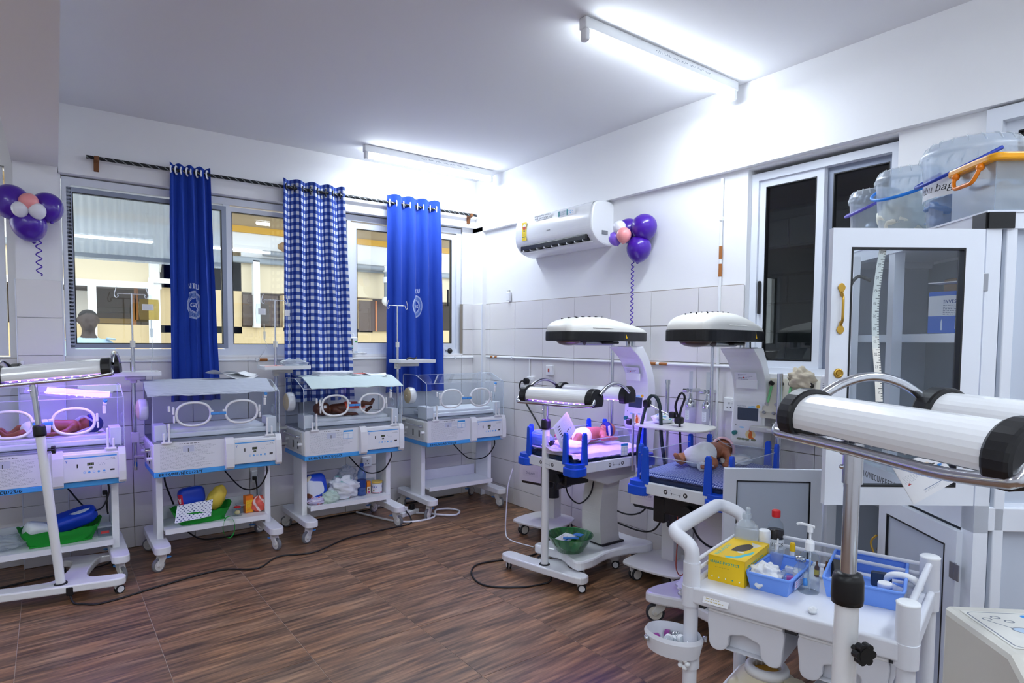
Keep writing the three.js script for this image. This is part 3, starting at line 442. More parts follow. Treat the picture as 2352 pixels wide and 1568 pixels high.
one('strap', tube([[-0.05, 0.006, 0.05], [-0.02, 0.02, 0.04], [0.02, 0.012, 0.05], [0.05, 0.022, 0.03]], 0.009, 20), M.black, 'crumpled black strap on the empty tray before the blue curtain', 'strap', [-0.9, 1.335, 0.3]);
// ---------------------------------------------------------------- phototherapy lamps on rolling stands
// x along the lamp heads, the pole at the origin, the second head behind at z = -0.36
function phototherapy(label, pos, turn, tee, lean, on, headPrint) {
  const t = thing('phototherapy_lamp', label, 'medical lamp', pos, turn); t.rotation.set(0, turn, 0);
  const base = ext(smooth([[-0.33, 0.035], [-0.2, 0.045], [-0.06, 0.06], [-0.02, 0.12], [-0.01, 0.4], [-0.06, 0.455], [-0.11, 0.46], [-0.11, 0.5], [0.08, 0.505], [0.23, 0.5], [0.23, 0.465], [0.13, 0.45], [0.11, 0.4], [0.1, 0.12], [0.14, 0.06], [0.2, 0.05], [0.3, 0.035], [0.3, -0.025], [0.12, -0.04], [-0.1, -0.045], [-0.33, -0.025]], 90), 0.045, 0.008).rotateX(-Math.PI / 2).translate(0, 0.082, 0);
  mesh('base', base, M.whiteGloss, t);
  for (const [x, z, a] of [[-0.3, 0.0, 2.5], [0.27, 0.0, 0.6], [-0.08, -0.485, 2.2], [0.2, -0.485, 0.5]]) caster(t, x, z, 0.026, a, { top: 0.062, twin: true, fork: M.white, wheel: M.rubber, hub: M.white });
  const top = sub('stand', t, [0, 0.1, 0], [0, 0, lean]);
  mesh('pole_foot', new THREE.TorusGeometry(0.028, 0.006, 6, 24).rotateX(Math.PI / 2).translate(0, 0.006, 0), M.rubber, top);
  const col = Math.min(1.025, tee - 0.06) - 0.1;
  mesh('outer_pole', cyl(0.0235, 0.0235, col - 0.06, 0, (col - 0.06) / 2, 0, 'y', 28), M.whiteGloss, top);
  mesh('collar', lathe([[0.0, 0], [0.03, 0], [0.0315, 0.012], [0.0305, 0.05], [0.027, 0.062], [0.017, 0.066], [0, 0.066]], 24, 0, col - 0.065, 0), M.black, top);
  const h = tee - 0.1;
  mesh('inner_pole', cyl(0.0155, 0.0155, h - col + 0.03, 0, (h + col) / 2 - 0.015, 0, 'y', 24), M.chrome, top);
  mesh('tee_fitting', [cyl(0.0195, 0.0195, 0.095, 0, h - 0.03, 0, 'y', 24), cyl(0.011, 0.011, 0.04, 0, h, 0.018, 'z', 12), ball(0.005, -0.012, h - 0.045, 0.017), ball(0.005, -0.012, h - 0.015, 0.017)], M.chrome, top);
  mesh('height_knob', [...[0, 1, 2, 3, 4, 5].map((i) => cyl(0.0085, 0.0085, 0.016, 0.052, col - 0.15 + 0.015 * Math.sin(i * 1.047), 0.015 * Math.cos(i * 1.047), 'x', 10)), cyl(0.016, 0.016, 0.018, 0.052, col - 0.15, 0, 'x', 16), cyl(0.006, 0.006, 0.03, 0.035, col - 0.15, 0, 'x', 8)], M.black, top);
  const L0 = -0.155, L1 = 0.365, zf = -0.005, zb = -0.37, y = h + 0.04;
  mesh('carrying_bar', pipe([[L0 - 0.005, y - 0.005, zf + 0.0], [L0 - 0.05, y - 0.01, zf + 0.02], [L0 - 0.045, h, 0.05], [0, h, 0.035], [L1 - 0.1, h, 0.05], [L1 + 0.02, h + 0.015, 0.05], [L1 + 0.005, y, zf + 0.03]], 0.0115, 0.06, 12), M.chrome, top);
  for (const x of [L0 - 0.015, L1 + 0.012]) mesh('arched_link', tube([[x, y + 0.03, zf - 0.02], [x, y + 0.075, zf - 0.1], [x, y + 0.092, (zf + zb) / 2], [x, y + 0.075, zb + 0.1], [x, y + 0.03, zb + 0.02]], 0.0115, 32, false, 10), M.chrome, top);
  const prof = []; for (let i = 0; i <= 20; i++) { const a = -0.35 + (i / 20) * (Math.PI + 0.7); prof.push([0.058 * Math.cos(a), 0.055 * Math.sin(a)]); }
  const capProf = []; for (let i = 0; i <= 20; i++) { const a = -0.6 + (i / 20) * (Math.PI + 1.2); capProf.push([0.0615 * Math.cos(a), 0.059 * Math.sin(a)]); }
  [zf, zb].forEach((z, k) => {
    const head = sub('lamp_head', top, [0, y, z]);
    mesh('housing', ext(poly(prof), L1 - L0 - 0.05, 0.001).rotateY(Math.PI / 2).translate((L0 + L1) / 2, 0, 0), M.whiteGloss, head);
    for (const x of [L0 + 0.005, L1 - 0.012]) mesh('end_cap', ext(poly(capProf), 0.05, 0.008).rotateY(Math.PI / 2).translate(x, 0, 0), M.black, head);
    const led = S(on ? 0xcabfff : 0x99a0ad, 0.4, on ? { emissive: VIOLET, emissiveIntensity: 2.5 } : {});
    mesh('light_window', box(L1 - L0 - 0.08, 0.004, 0.085, (L0 + L1) / 2, -0.022, 0), led, head);
    mesh('led_strip', [...Array(12)].map((_, i) => ball(0.005, L0 + 0.06 + i * 0.04, -0.025, 0.02)), S(0xffffff, 0.4, on ? { emissive: new THREE.Color(0.85, 0.8, 1), emissiveIntensity: 6 } : {}), head);
    if (headPrint && !k) headPrint(head, L0, L1);
    if (on) {
      t.updateMatrixWorld(true); head.updateMatrixWorld(true);
      const p = head.localToWorld(V((L0 + L1) / 2, -0.034, 0)), l = new THREE.RectAreaLight(VIOLET, VIOLET_POWER, L1 - L0 - 0.1, 0.06);
      scene.add(l); l.position.copy(p); l.lookAt(p.x, 0, p.z); l.rotateZ(turn);
    }
  });
  return t;
}
const arcSheet = (x0, x1, a0, a1, r) => sheet(12, 10, (u, v) => { const a = a1 + (a0 - a1) * v; return [x0 + (x1 - x0) * u, 0.0552 * Math.sin(a), 0.0582 * Math.cos(a)]; });
phototherapy('phototherapy lamp lit violet over the incubator at the left edge', [-3.399, 0, 0.856], -11 * Math.PI / 180, 1.262, 0.085, true, (head, a, b) => {
  mesh('inventory_mark', arcSheet(-0.17, 0.13, 0.95, 1.32), print(512, 56, (x, w, h) => { x.fillStyle = '#f2f4f6'; x.fillRect(0, 0, w, h); x.save(); x.translate(0, h); x.scale(1, -1); x.restore(); stampText(x, 'ERHK/ME/NICU/23/72', 6, 44, 46); }), head);
  mesh('round_sticker', arcSheet(0.2, 0.29, 0.55, 1.15), print(128, 90, (x, w, h) => { x.fillStyle = '#e9eef4'; x.fillRect(0, 0, w, h); x.strokeStyle = '#6aa7cf'; x.lineWidth = 4; x.strokeRect(2, 2, w - 4, h - 4); x.beginPath(); x.moveTo(64, 0); x.lineTo(64, 90); x.moveTo(0, 52); x.lineTo(128, 52); x.stroke(); }), head);
});
phototherapy('phototherapy lamp lit violet over the warmer bed, white stand on wheels', [-0.951, 0, 2.224], -78.5 * Math.PI / 180, 1.124, 0, true);
const lampR = phototherapy('large switched-off phototherapy lamp in the right foreground before the trolley', [-2.083, 0, 4.567], -115.2 * Math.PI / 180, 1.292, -0.01, false, (head) => {
  mesh('rating_plate', arcSheet(0.2, 0.34, -0.25, 0.35), print(384, 160, (x, w, h) => { x.fillStyle = '#f2f4f6'; x.fillRect(0, 0, w, h); x.fillStyle = '#555'; x.font = '34px sans-serif'; x.fillText('Colibri', 10, 44); x.font = 'bold 30px sans-serif'; x.fillText('CE', 150, 44); x.beginPath(); x.arc(230, 34, 13, 0, 7); x.fill(); x.fillRect(270, 20, 8, 26); lines(x, 40, 70, 230, 4, 18, 6, '#555'); x.fillRect(10, 66, 18, 22); }), head);
});
mesh('blue_sticker', sheet(4, 6, (u, v) => [0.05 + 0.1 * u, 0.0556 * Math.sin(1.35 + 0.35 * v), 0.0586 * Math.cos(1.35 + 0.35 * v)]), S(0x4aa3ea, 0.4), lampR.children.at(-1).children.filter((c) => c.name === 'lamp_head')[1]);
// instruction cards hanging from the lamps
function card(label, pts, draw) { // four corners: top, right, bottom, left
  const g = new THREE.BufferGeometry(), n = []; const [a, b, c, d] = pts; const nx = V(...b).sub(V(...a)).cross(V(...d).sub(V(...a))).normalize().multiplyScalar(0.0006);
  const P = [...a, ...b, ...c, ...a, ...c, ...d].map((v, i) => v + nx.getComponent(i % 3)), Q = [...a, ...c, ...b, ...a, ...d, ...c].map((v, i) => v - nx.getComponent(i % 3));
  g.setAttribute('position', new THREE.Float32BufferAttribute([...P, ...Q], 3)); g.setAttribute('uv', new THREE.Float32BufferAttribute([0, 1, 1, 1, 1, 0, 0, 1, 1, 0, 0, 0, 0, 1, 1, 0, 1, 1, 0, 1, 0, 0, 1, 0], 2)); g.computeVertexNormals();
  return one('instruction_card', g, print(360, 512, draw, 0.35, { side: THREE.DoubleSide }), label, 'card');
}
card('white instruction card clipped to the bar of the violet lamp over the warmer', [[-0.935, 1.085, 2.40], [-0.895, 0.978, 2.437], [-0.965, 0.848, 2.393], [-1.005, 0.992, 2.354]], (x, w, h) => { x.fillStyle = '#e9ebf2'; x.fillRect(0, 0, w, h); for (let i = 0; i < 22; i++) lines(x, 30, 40 + i * 20, 280, 1, 8, 4, '#9aa0b2'); x.fillStyle = '#222'; for (let i = 0; i < 5; i++) x.fillRect(60 + i * 34, 330, 12, 66); x.fillRect(220, 130, 14, 80); x.fillStyle = '#4aa3ea'; x.fillRect(222, 90, 30, 12); });
card('white instruction card with small pictures hanging from the foreground lamp', [[-2.052, 1.257, 4.636], [-1.976, 1.285, 4.69], [-1.942, 1.23, 4.72], [-2.018, 1.178, 4.667]], (x, w, h) => { x.fillStyle = '#f1f2f6'; x.fillRect(0, 0, w, h); for (let i = 0; i < 6; i++) lines(x, 20, 190 + i * 16, 120, 1, 8, 4, '#b9bcc6'); const c = ['#3a2c28', '#c49a6a', '#222', '#2f86d8', '#e8d6c4', '#444']; for (let i = 0; i < 30; i++) { x.fillStyle = c[i % 6]; x.beginPath(); x.ellipse(170 + rnd() * 150, 120 + rnd() * 190, 8 + rnd() * 22, 8 + rnd() * 16, rnd() * 3, 0, 7); x.fill(); } x.fillStyle = '#b33'; x.beginPath(); x.moveTo(30, 300); x.lineTo(44, 274); x.lineTo(58, 300); x.fill(); x.fillStyle = '#7f8fae'; x.fillRect(110, 420, 200, 8); lines(x, 110, 440, 160, 2, 12, 4, '#b9bcc6'); });
// ---------------------------------------------------------------- radiant warmers: origin on the floor under the bed, +x towards the wall
const railMap = print(768, 110, (x, w, h) => {
  x.fillStyle = '#e9edf1'; x.fillRect(0, 0, w, h);
  for (const a of [270, 520]) { x.fillStyle = '#0c0c0e'; x.beginPath(); x.arc(a, 56, 26, 0, 7); x.fill(); x.fillStyle = '#fff'; x.fillRect(a - 10, 42, 7, 28); x.fillRect(a + 3, 42, 7, 28); x.beginPath(); x.moveTo(a - 14, 50); x.lineTo(a - 6, 38); x.lineTo(a + 1, 50); x.moveTo(a, 50); x.lineTo(a + 7, 38); x.lineTo(a + 15, 50); x.fill(); }
  x.strokeStyle = '#8a929c'; x.lineWidth = 3; x.beginPath(); x.moveTo(325, 34); x.lineTo(340, 28); x.lineTo(345, 60); x.lineTo(450, 66); x.lineTo(462, 40); x.stroke(); x.fillStyle = '#222'; x.beginPath(); x.moveTo(336, 58); x.lineTo(348, 82); x.lineTo(352, 56); x.moveTo(448, 62); x.lineTo(452, 88); x.lineTo(464, 64); x.fill();
});
const faceMap = print(256, 420, (x, w, h) => {
  x.fillStyle = '#eceef1'; x.fillRect(0, 0, w, h); x.fillStyle = '#8a94a2'; x.font = 'italic 24px sans-serif'; x.fillText('Warmer', 24, 44);
  x.fillStyle = '#f0b21a'; x.beginPath(); x.arc(220, 34, 18, 0, 7); x.fill(); x.fillStyle = '#9ed2ef'; for (const [a, b] of [[150, 44], [176, 38], [80, 262], [190, 256]]) { x.beginPath(); x.ellipse(a, b, 24, 9, 0, 0, 7); x.fill(); }
  x.fillStyle = '#f3dfa0'; x.beginPath(); x.arc(160, 330, 46, 0, 7); x.fill();
  x.fillStyle = '#dd6a1d'; x.beginPath(); x.ellipse(160, 334, 17, 40, 0.1, 0, 7); x.ellipse(156, 288, 11, 15, 0.3, 0, 7); x.fill(); x.beginPath(); x.moveTo(148, 282); x.lineTo(150, 256); x.lineTo(158, 278); x.moveTo(158, 280); x.lineTo(166, 258); x.lineTo(168, 284); x.fill(); x.beginPath(); x.moveTo(172, 350); x.lineTo(212, 378); x.lineTo(166, 376); x.fill();
  x.fillStyle = '#7d8570'; for (const a of [60, 96, 130, 190]) { x.beginPath(); x.ellipse(a, 384, 24, 11, 0, 0, 7); x.fill(); } x.fillStyle = '#555'; x.fillRect(20, 232, 8, 10); lines(x, 90, 402, 80, 1, 8, 4, '#bbb');
});
const brochure = print(256, 128, (x, w, h) => { x.fillStyle = '#e8e9f0'; x.fillRect(0, 0, w, h); lines(x, 40, 16, 170, 4, 14, 4, '#5b6076', 0.4); x.fillStyle = '#c33'; x.fillRect(96, 40, 14, 10); x.fillStyle = '#f2f3f6'; x.fillRect(0, 82, w, 46); const c = ['#4a90d8', '#f0b21a', '#888', '#6a6', '#d3a21a']; for (let i = 0; i < 9; i++) { x.fillStyle = c[i % 5]; x.fillRect(20 + i * 26, 96, 14, 14); } });
const BED = 0.335, BZ = 0.25;
function makeWarmer(label, sign) {
  const t = thing('infant_warmer', label, 'infant warmer', [0, 0, 0]);
  mesh('base', ext(smooth([[-0.25, -0.2], [-0.16, -0.21], [0.02, -0.165], [0.22, -0.18], [0.36, -0.225], [0.41, -0.2], [0.385, -0.08], [0.385, 0.08], [0.41, 0.2], [0.36, 0.225], [0.22, 0.18], [0.02, 0.165], [-0.16, 0.21], [-0.25, 0.2], [-0.24, 0.12], [-0.205, 0.0], [-0.24, -0.12]], 80), 0.058, 0.012).rotateX(-Math.PI / 2).translate(0, 0.145, 0), M.whiteGloss, t);
  for (const [x, z, a] of [[-0.19, -0.16, 2.2], [-0.19, 0.16, -2.2], [0.35, -0.17, 0.8], [0.35, 0.17, -0.6]]) caster(t, x, z, 0.05, a, { top: 0.128, fork: M.offwhite, wheel: M.darkGrey, hub: S(0xd8d3c6, 0.5), pedal: M.grey });
  mesh('lower_column', [0, 1, 2, 3, 4, 5, 6, 7, 8, 9, 10, 11].map((i) => { const v = i / 12, b = (q) => -0.045 * Math.sin(Math.PI * (0.15 + 0.85 * q)), g = new THREE.BoxGeometry(0.17 - 0.03 * v, 0.5 / 12 + 0.001, 0.17); const p = g.attributes.position; for (let k = 0; k < p.count; k++) { const q = p.getY(k) > 0 ? (i + 1) / 12 : v; p.setX(k, p.getX(k) + b(q)); } return g.translate(0.17, 0.17 + 0.5 * (v + 1 / 24), 0); }), M.offwhite, t);
  mesh('column_boot', box(0.2, 0.014, 0.2, 0.16, 0.179, 0, 0.004), M.black, t);
  mesh('bed_support', [ext(poly([[-0.12, 0.71], [0.3, 0.71], [0.3, 0.63], [0.05, 0.60], [-0.12, 0.66]]), 0.3, 0.008)], M.offwhite, t);
  mesh('control_unit', [box(0.2, 0.095, 0.2, -0.15, 0.655, -0.02, 0.012), cyl(0.03, 0.03, 0.05, -0.26, 0.65, 0.03, 'x', 16), box(0.06, 0.14, 0.07, -0.2, 0.62, -0.16, 0.01)], M.black, t);
  for (const [w, d, x, z, ry] of [[2 * BED, 0, 0, BZ, 0], [2 * BED, 0, 0, -BZ, Math.PI], [2 * BZ, 0, -BED, 0, -Math.PI / 2], [2 * BZ, 0, BED, 0, Math.PI / 2]]) {
    const r = sub('rail', t, [x, 0.752, z], [0, ry, 0]);
    mesh('rail_board', box(w - 0.08, 0.062, 0.022, 0, 0, -0.002, 0.005), M.white, r); mesh('rail_print', new THREE.PlaneGeometry(0.34, 0.05).translate(0, 0, 0.0098), railMap, r);
    mesh('side_shield', box(w - 0.1, 0.125, 0.004, 0, 0.105, 0), M.acrylic, r); mesh('shield_edge', box(w - 0.1, 0.003, 0.005, 0, 0.168, 0), M.edge, r);
  }
  for (const sx of [-1, 1]) for (const sz of [-1, 1]) {
    const c = sub('corner_holder', t, [sx * BED, 0.74, sz * BZ], [0, 0, 0]);
    mesh('corner_block', [ext(rrect(0.115, 0.115, 0.045), 0.05, 0.005).rotateX(-Math.PI / 2).translate(-sx * 0.03, -0.005, -sz * 0.03), ext(rrect(0.1, 0.1, 0.04), 0.03, 0.004).rotateX(-Math.PI / 2).translate(-sx * 0.03, 0.03, -sz * 0.03)], M.blue, c);
    for (const k of [0, 1]) mesh('post', ext(poly([[-0.018, 0], [0.018, 0], [0.011, 0.175], [0.006, 0.185], [-0.006, 0.185], [-0.011, 0.175]]), 0.02, 0.004).rotateY(k ? Math.PI / 2 : 0).translate(k ? sx * 0.004 : -sx * 0.075, 0.035, k ? -sz * 0.075 : sz * 0.004), M.blue, c);
  }
  mesh('mattress', box(2 * BED - 0.04, 0.035, 2 * BZ - 0.04, 0, 0.787, 0, 0.012), M.navy, t);
  const front = [[0.3, 1.47], [0.385, 1.405], [0.44, 1.33], [0.468, 1.26], [0.475, 1.187], [0.465, 1.044], [0.46, 0.92], [0.49, 0.87], [0.495, 0.785], [0.495, 0.5]], back = [[0.535, 0.5], [0.56, 0.8], [0.545, 1.0], [0.54, 1.2], [0.515, 1.3], [0.47, 1.39], [0.415, 1.47]];
  const fc = new THREE.SplineCurve(front.map((p) => new THREE.Vector2(...p))).getPoints(40), bc = new THREE.SplineCurve(back.map((p) => new THREE.Vector2(...p))).getPoints(24);
  const up = ext(poly([...fc, ...bc].map((p) => [p.x, p.y])), 0.2, 0.006), P = up.attributes.position;
  for (let i = 0; i < P.count; i++) if (P.getY(i) < 0.93) P.setZ(i, P.getZ(i) * Math.max(0.78, 1 - (0.93 - P.getY(i)) * 2.2));
  mesh('upper_column', up, M.whiteGloss, t);
  mesh('front_print', sheet(4, 12, (u, v) => [0.4615 - 0.008 + 0.008 * (1 - v), 1.155 - 0.235 * v, -0.085 + 0.17 * u].map((q, i) => (i === 0 ? q - 0.0 : q))).translate(-0.003, 0, 0).rotateY(0), faceMap, t);
  mesh('screen', box(0.008, 0.1, 0.125, 0.459, 1.075, 0.0, 0.002, 1), S(0x3a465c, 0.25), t);
  mesh('brochure_holder', [box(0.012, 0.05, 0.125, 0.424, 1.265, 0.005, 0.003)], M.white, t); mesh('brochure', new THREE.PlaneGeometry(0.13, 0.085).rotateY(-Math.PI / 2).rotateZ(0.28).translate(0.42, 1.292, 0.0), brochure, t);
  mesh('gas_knob', [cyl(0.013, 0.013, 0.03, 0.445, 0.975, -0.07, 'x', 14)], S(0x1f7d7a, 0.4), t);
  mesh('neck', [cyl(0.032, 0.032, 0.06, 0.4, 1.5, 0, 'y', 20), box(0.1, 0.008, 0.12, 0.385, 1.475, 0)], M.chrome, t);
  const ol = [[-0.29, 0.09], [-0.26, 0.125], [-0.1, 0.15], [0.14, 0.155], [0.3, 0.12], [0.42, 0.085], [0.46, 0.06], [0.46, -0.06], [0.42, -0.085], [0.3, -0.12], [0.14, -0.155], [-0.1, -0.15], [-0.26, -0.125], [-0.29, -0.09]];
  const out = new THREE.CatmullRomCurve3(ol.map((p) => V(p[0], p[1], 0)), true).getPoints(70).map((p) => [p.x, p.y]);
  const head = sub('heater_head', t, [0.02, 1.54, 0]);
  mesh('head_tray', ext(poly(out), 0.06, 0.006).rotateX(-Math.PI / 2), M.black, head);
  const at = (u, v) => { const p = out[Math.round(u * (out.length - 1)) % out.length], k = Math.cos(v * Math.PI / 2), x = 0.02 + (p[0] - 0.02) * Math.pow(k, 0.75), z = p[1] * Math.pow(k, 0.75); return [x, 0.03 + 0.095 * Math.pow(Math.sin(v * Math.PI / 2), 0.8) * Math.max(0.45, 1 - Math.max(0, x - 0.05) * 1.35), z]; };
  mesh('head_shell', sheet(70, 18, at), S(0xf2f1ea, 0.4), head);
  const dome = (x, z) => { let best = 0, bd = 9; for (let i = 0; i < 70; i++) for (let j = 0; j < 30; j++) { const q = at(i / 70, j / 30), e = (q[0] - x) ** 2 + (q[2] - z) ** 2; if (e < bd) { bd = e; best = q[1]; } } return best; };
  for (let r = 0; r < 3; r++) for (let c = 0; c < 6; c++) { const x = -0.19 + c * 0.055 + r * 0.012, z = -0.06 + r * 0.055; mesh('vent_slot', box(0.034, 0.006, 0.007).rotateY(0.5).translate(x, dome(x, z) + 0.001, z), M.black, head); }
  mesh('inventory_mark', sheet(16, 4, (u, v) => { const x = -0.12 + 0.24 * u, q = at(0, 0); let z = 0.142, y = 0.052 + 0.026 * (1 - v); z = 0.157 - 0.032 * (1 - v) - 0.016 * Math.abs(u - 0.55) * 2 * 0.6 + 0.004; return [x, y, z]; }), print(384, 48, (x, w, h) => { x.fillStyle = '#f0efe8'; x.fillRect(0, 0, w, h); stampText(x, sign, 6, 38, 38); }), head);
  mesh('warning_sign', [ext(poly([[0, 0.022], [0.02, -0.012], [-0.02, -0.012]]), 0.004).translate(0.16, 0.0, 0.156)], M.yellow, head);
  mesh('heater_lens', ball(0.07, -0.19, -0.03, 0.0, 1.0, 0.42, 1.2), S(0x6e5f55, 0.3, { metalness: 0.6 }), head);
  mesh('heater_bar', [cyl(0.02, 0.02, 0.24, 0.02, -0.038, 0.05, 'x', 12), cyl(0.02, 0.02, 0.24, 0.02, -0.038, -0.05, 'x', 12)], M.steel, head); mesh('lamp_cover', box(0.13, 0.018, 0.2, 0.1, -0.04, 0, 0.008), M.black, head);
  mesh('accessory_pole', [cyl(0.011, 0.011, 0.66, 0.475, 1.16, -0.24, 'y', 14)], M.chrome, t); mesh('pole_clamp', [box(0.06, 0.05, 0.1, 0.475, 0.85, -0.2, 0.006)], M.offwhite, t); mesh('clamp_knob', cyl(0.018, 0.018, 0.03, 0.475, 0.87, -0.27, 'z', 10), M.black, t);
  return t;
}
const warm1 = makeWarmer('infant warmer with a dark blue-rimmed head, its bed lit violet', 'ERHK/ME/NICU/23/34'); warm1.position.set(-0.625, 0, 2.25);
const warm2 = makeWarmer('infant warmer with a blue gingham mattress sheet, the one nearer the window', 'ERHK/ME/NICU/23/31'); warm2.position.set(-0.6, 0, 3.165); warm2.rotation.y = 8 * Math.PI / 180;
// bedding
const gingham = (n, a, b, c, rep) => tex(n, n, (x, w) => { x.fillStyle = a; x.fillRect(0, 0, w, w); x.fillStyle = b; x.fillRect(0, 0, w / 2, w / 2); x.fillStyle = c; x.fillRect(w / 2, w / 2, w / 2, w / 2); }, rep);
const smallCheck = S(0xffffff, 0.9, { map: gingham(64, '#6f7fc0', '#2b3a86', '#cfd5ec', [52, 40]) });
one('bed_sheet', thick(40, 30, 0.006, (u, v) => { const x = -0.315 + 0.62 * u, z = -0.235 + 0.475 * v; return [x, 0.818 + 0.012 * fbm(u * 3, v * 3, 4) + 0.01 * Math.max(0, u - 0.85) * 6 + (u < 0.04 ? -0.012 : 0), z]; }), smallCheck, 'blue and white gingham sheet on the warmer bed beside the trolley', 'sheet', [-0.6, 0, 3.165], [0, 8 * Math.PI / 180, 0]);
one('bed_sheet', thick(50, 36, 0.006, (u, v) => { const x = -0.335 + 0.64 * u, z = -0.225 + 0.475 * v; return [x, 0.82 + 0.02 * Math.abs(fbm(u * 5, v * 4, 9)) + (v > 0.96 ? -0.02 : 0) + (u < 0.05 ? 0.01 : 0), z]; }), M.violetCloth, 'crumpled pale sheet under the violet-lit baby on the warmer', 'sheet', [-0.625, 0, 2.25]);
one('folded_blanket', lump(0.16, 0.75, 0.3, 0.85, 0.25, 2.2, 5), M.violetCloth, 'folded pale blanket at the foot of the violet-lit warmer bed', 'blanket', [-0.86, 0.845, 2.3]);
one('pillow_pack', lump(0.1, 0.45, 0.55, 1.1, 0.12, 1.5, 12), S(0x6f95e6, 0.6), 'light blue pack with a white disc at the left end of the violet-lit bed', 'pack', [-0.89, 0.875, 2.1]);
one('name_card', box(0.055, 0.075, 0.002).rotateY(-0.1), print(96, 130, (x, w, h) => { x.fillStyle = '#e9edf6'; x.fillRect(0, 0, w, h); x.fillStyle = '#2f8ee0'; x.fillRect(0, 0, w, 26); x.strokeStyle = '#9ab7e0'; x.lineWidth = 3; x.strokeRect(4, 44, 88, 78); x.beginPath(); x.moveTo(48, 44); x.lineTo(48, 122); x.moveTo(4, 84); x.lineTo(92, 84); x.stroke(); }), 'small white card with a blue header on the violet-lit warmer shield', 'card', [-0.55, 0.835, 2.51]);
// ---------------------------------------------------------------- the babies. Local: x from feet (-) to head (+), y up, lying at y = 0
function babyBody(pose) { return body(pose, 0.0042, 0.012); }
const hand = (x, y, z, dx, dz, s = 1) => { const out = [[x, y, z, x + dx * 0.02 * s, y, z + dz * 0.02 * s, 0.011 * s, 0.011 * s]]; for (let i = 0; i < 4; i++) { const o = (i - 1.5) * 0.0065 * s, l = (0.018 + (i === 1 || i === 2 ? 0.004 : 0)) * s; out.push([x + dx * 0.022 * s - dz * o, y + 0.001, z + dz * 0.022 * s + dx * o, x + dx * (0.022 * s + l) - dz * o * 1.2, y - 0.005, z + dz * (0.022 * s + l) + dx * o * 1.2, 0.0038 * s, 0.003 * s]); } out.push([x + dx * 0.008 * s - dz * 0.011, y, z + dz * 0.008 * s + dx * 0.011, x + dx * 0.022 * s - dz * 0.02, y - 0.003, z + dz * 0.022 * s + dx * 0.02, 0.0042 * s, 0.0032 * s]); return out; };
const foot = (x, y, z, dx, dy, dz, s = 1) => { const out = [[x, y, z, x + dx * 0.045 * s, y + dy * 0.045 * s, z + dz * 0.045 * s, 0.014 * s, 0.013 * s]]; for (let i = 0; i < 5; i++) { const o = (i - 2) * 0.006 * s; out.push([x + dx * 0.046 * s + dz * o, y + dy * 0.046 * s, z + dz * 0.046 * s - dx * o, x + dx * 0.056 * s + dz * o, y + dy * 0.056 * s, z + dz * 0.056 * s - dx * o, (i ? 0.0042 : 0.0055) * s, (i ? 0.0038 : 0.005) * s]); } return out; };
const headBones = (x, y, z, fx, fy, fz) => [[x, y, z, x + 0.018, y + 0.004, z, 0.05, 0.052], [x - 0.022, y - 0.006, z, x - 0.03, y - 0.012, z, 0.034, 0.03], [x - 0.01 + fx * 0.048, y + fy * 0.048, z + fz * 0.048, x - 0.016 + fx * 0.053, y + fy * 0.053, z + fz * 0.053, 0.007, 0.008], [x + fx * 0.03 - 0.03, y + fy * 0.034, z + fz * 0.034, x - 0.034 + fx * 0.036, y + fy * 0.036, z + fz * 0.036, 0.014, 0.012]];
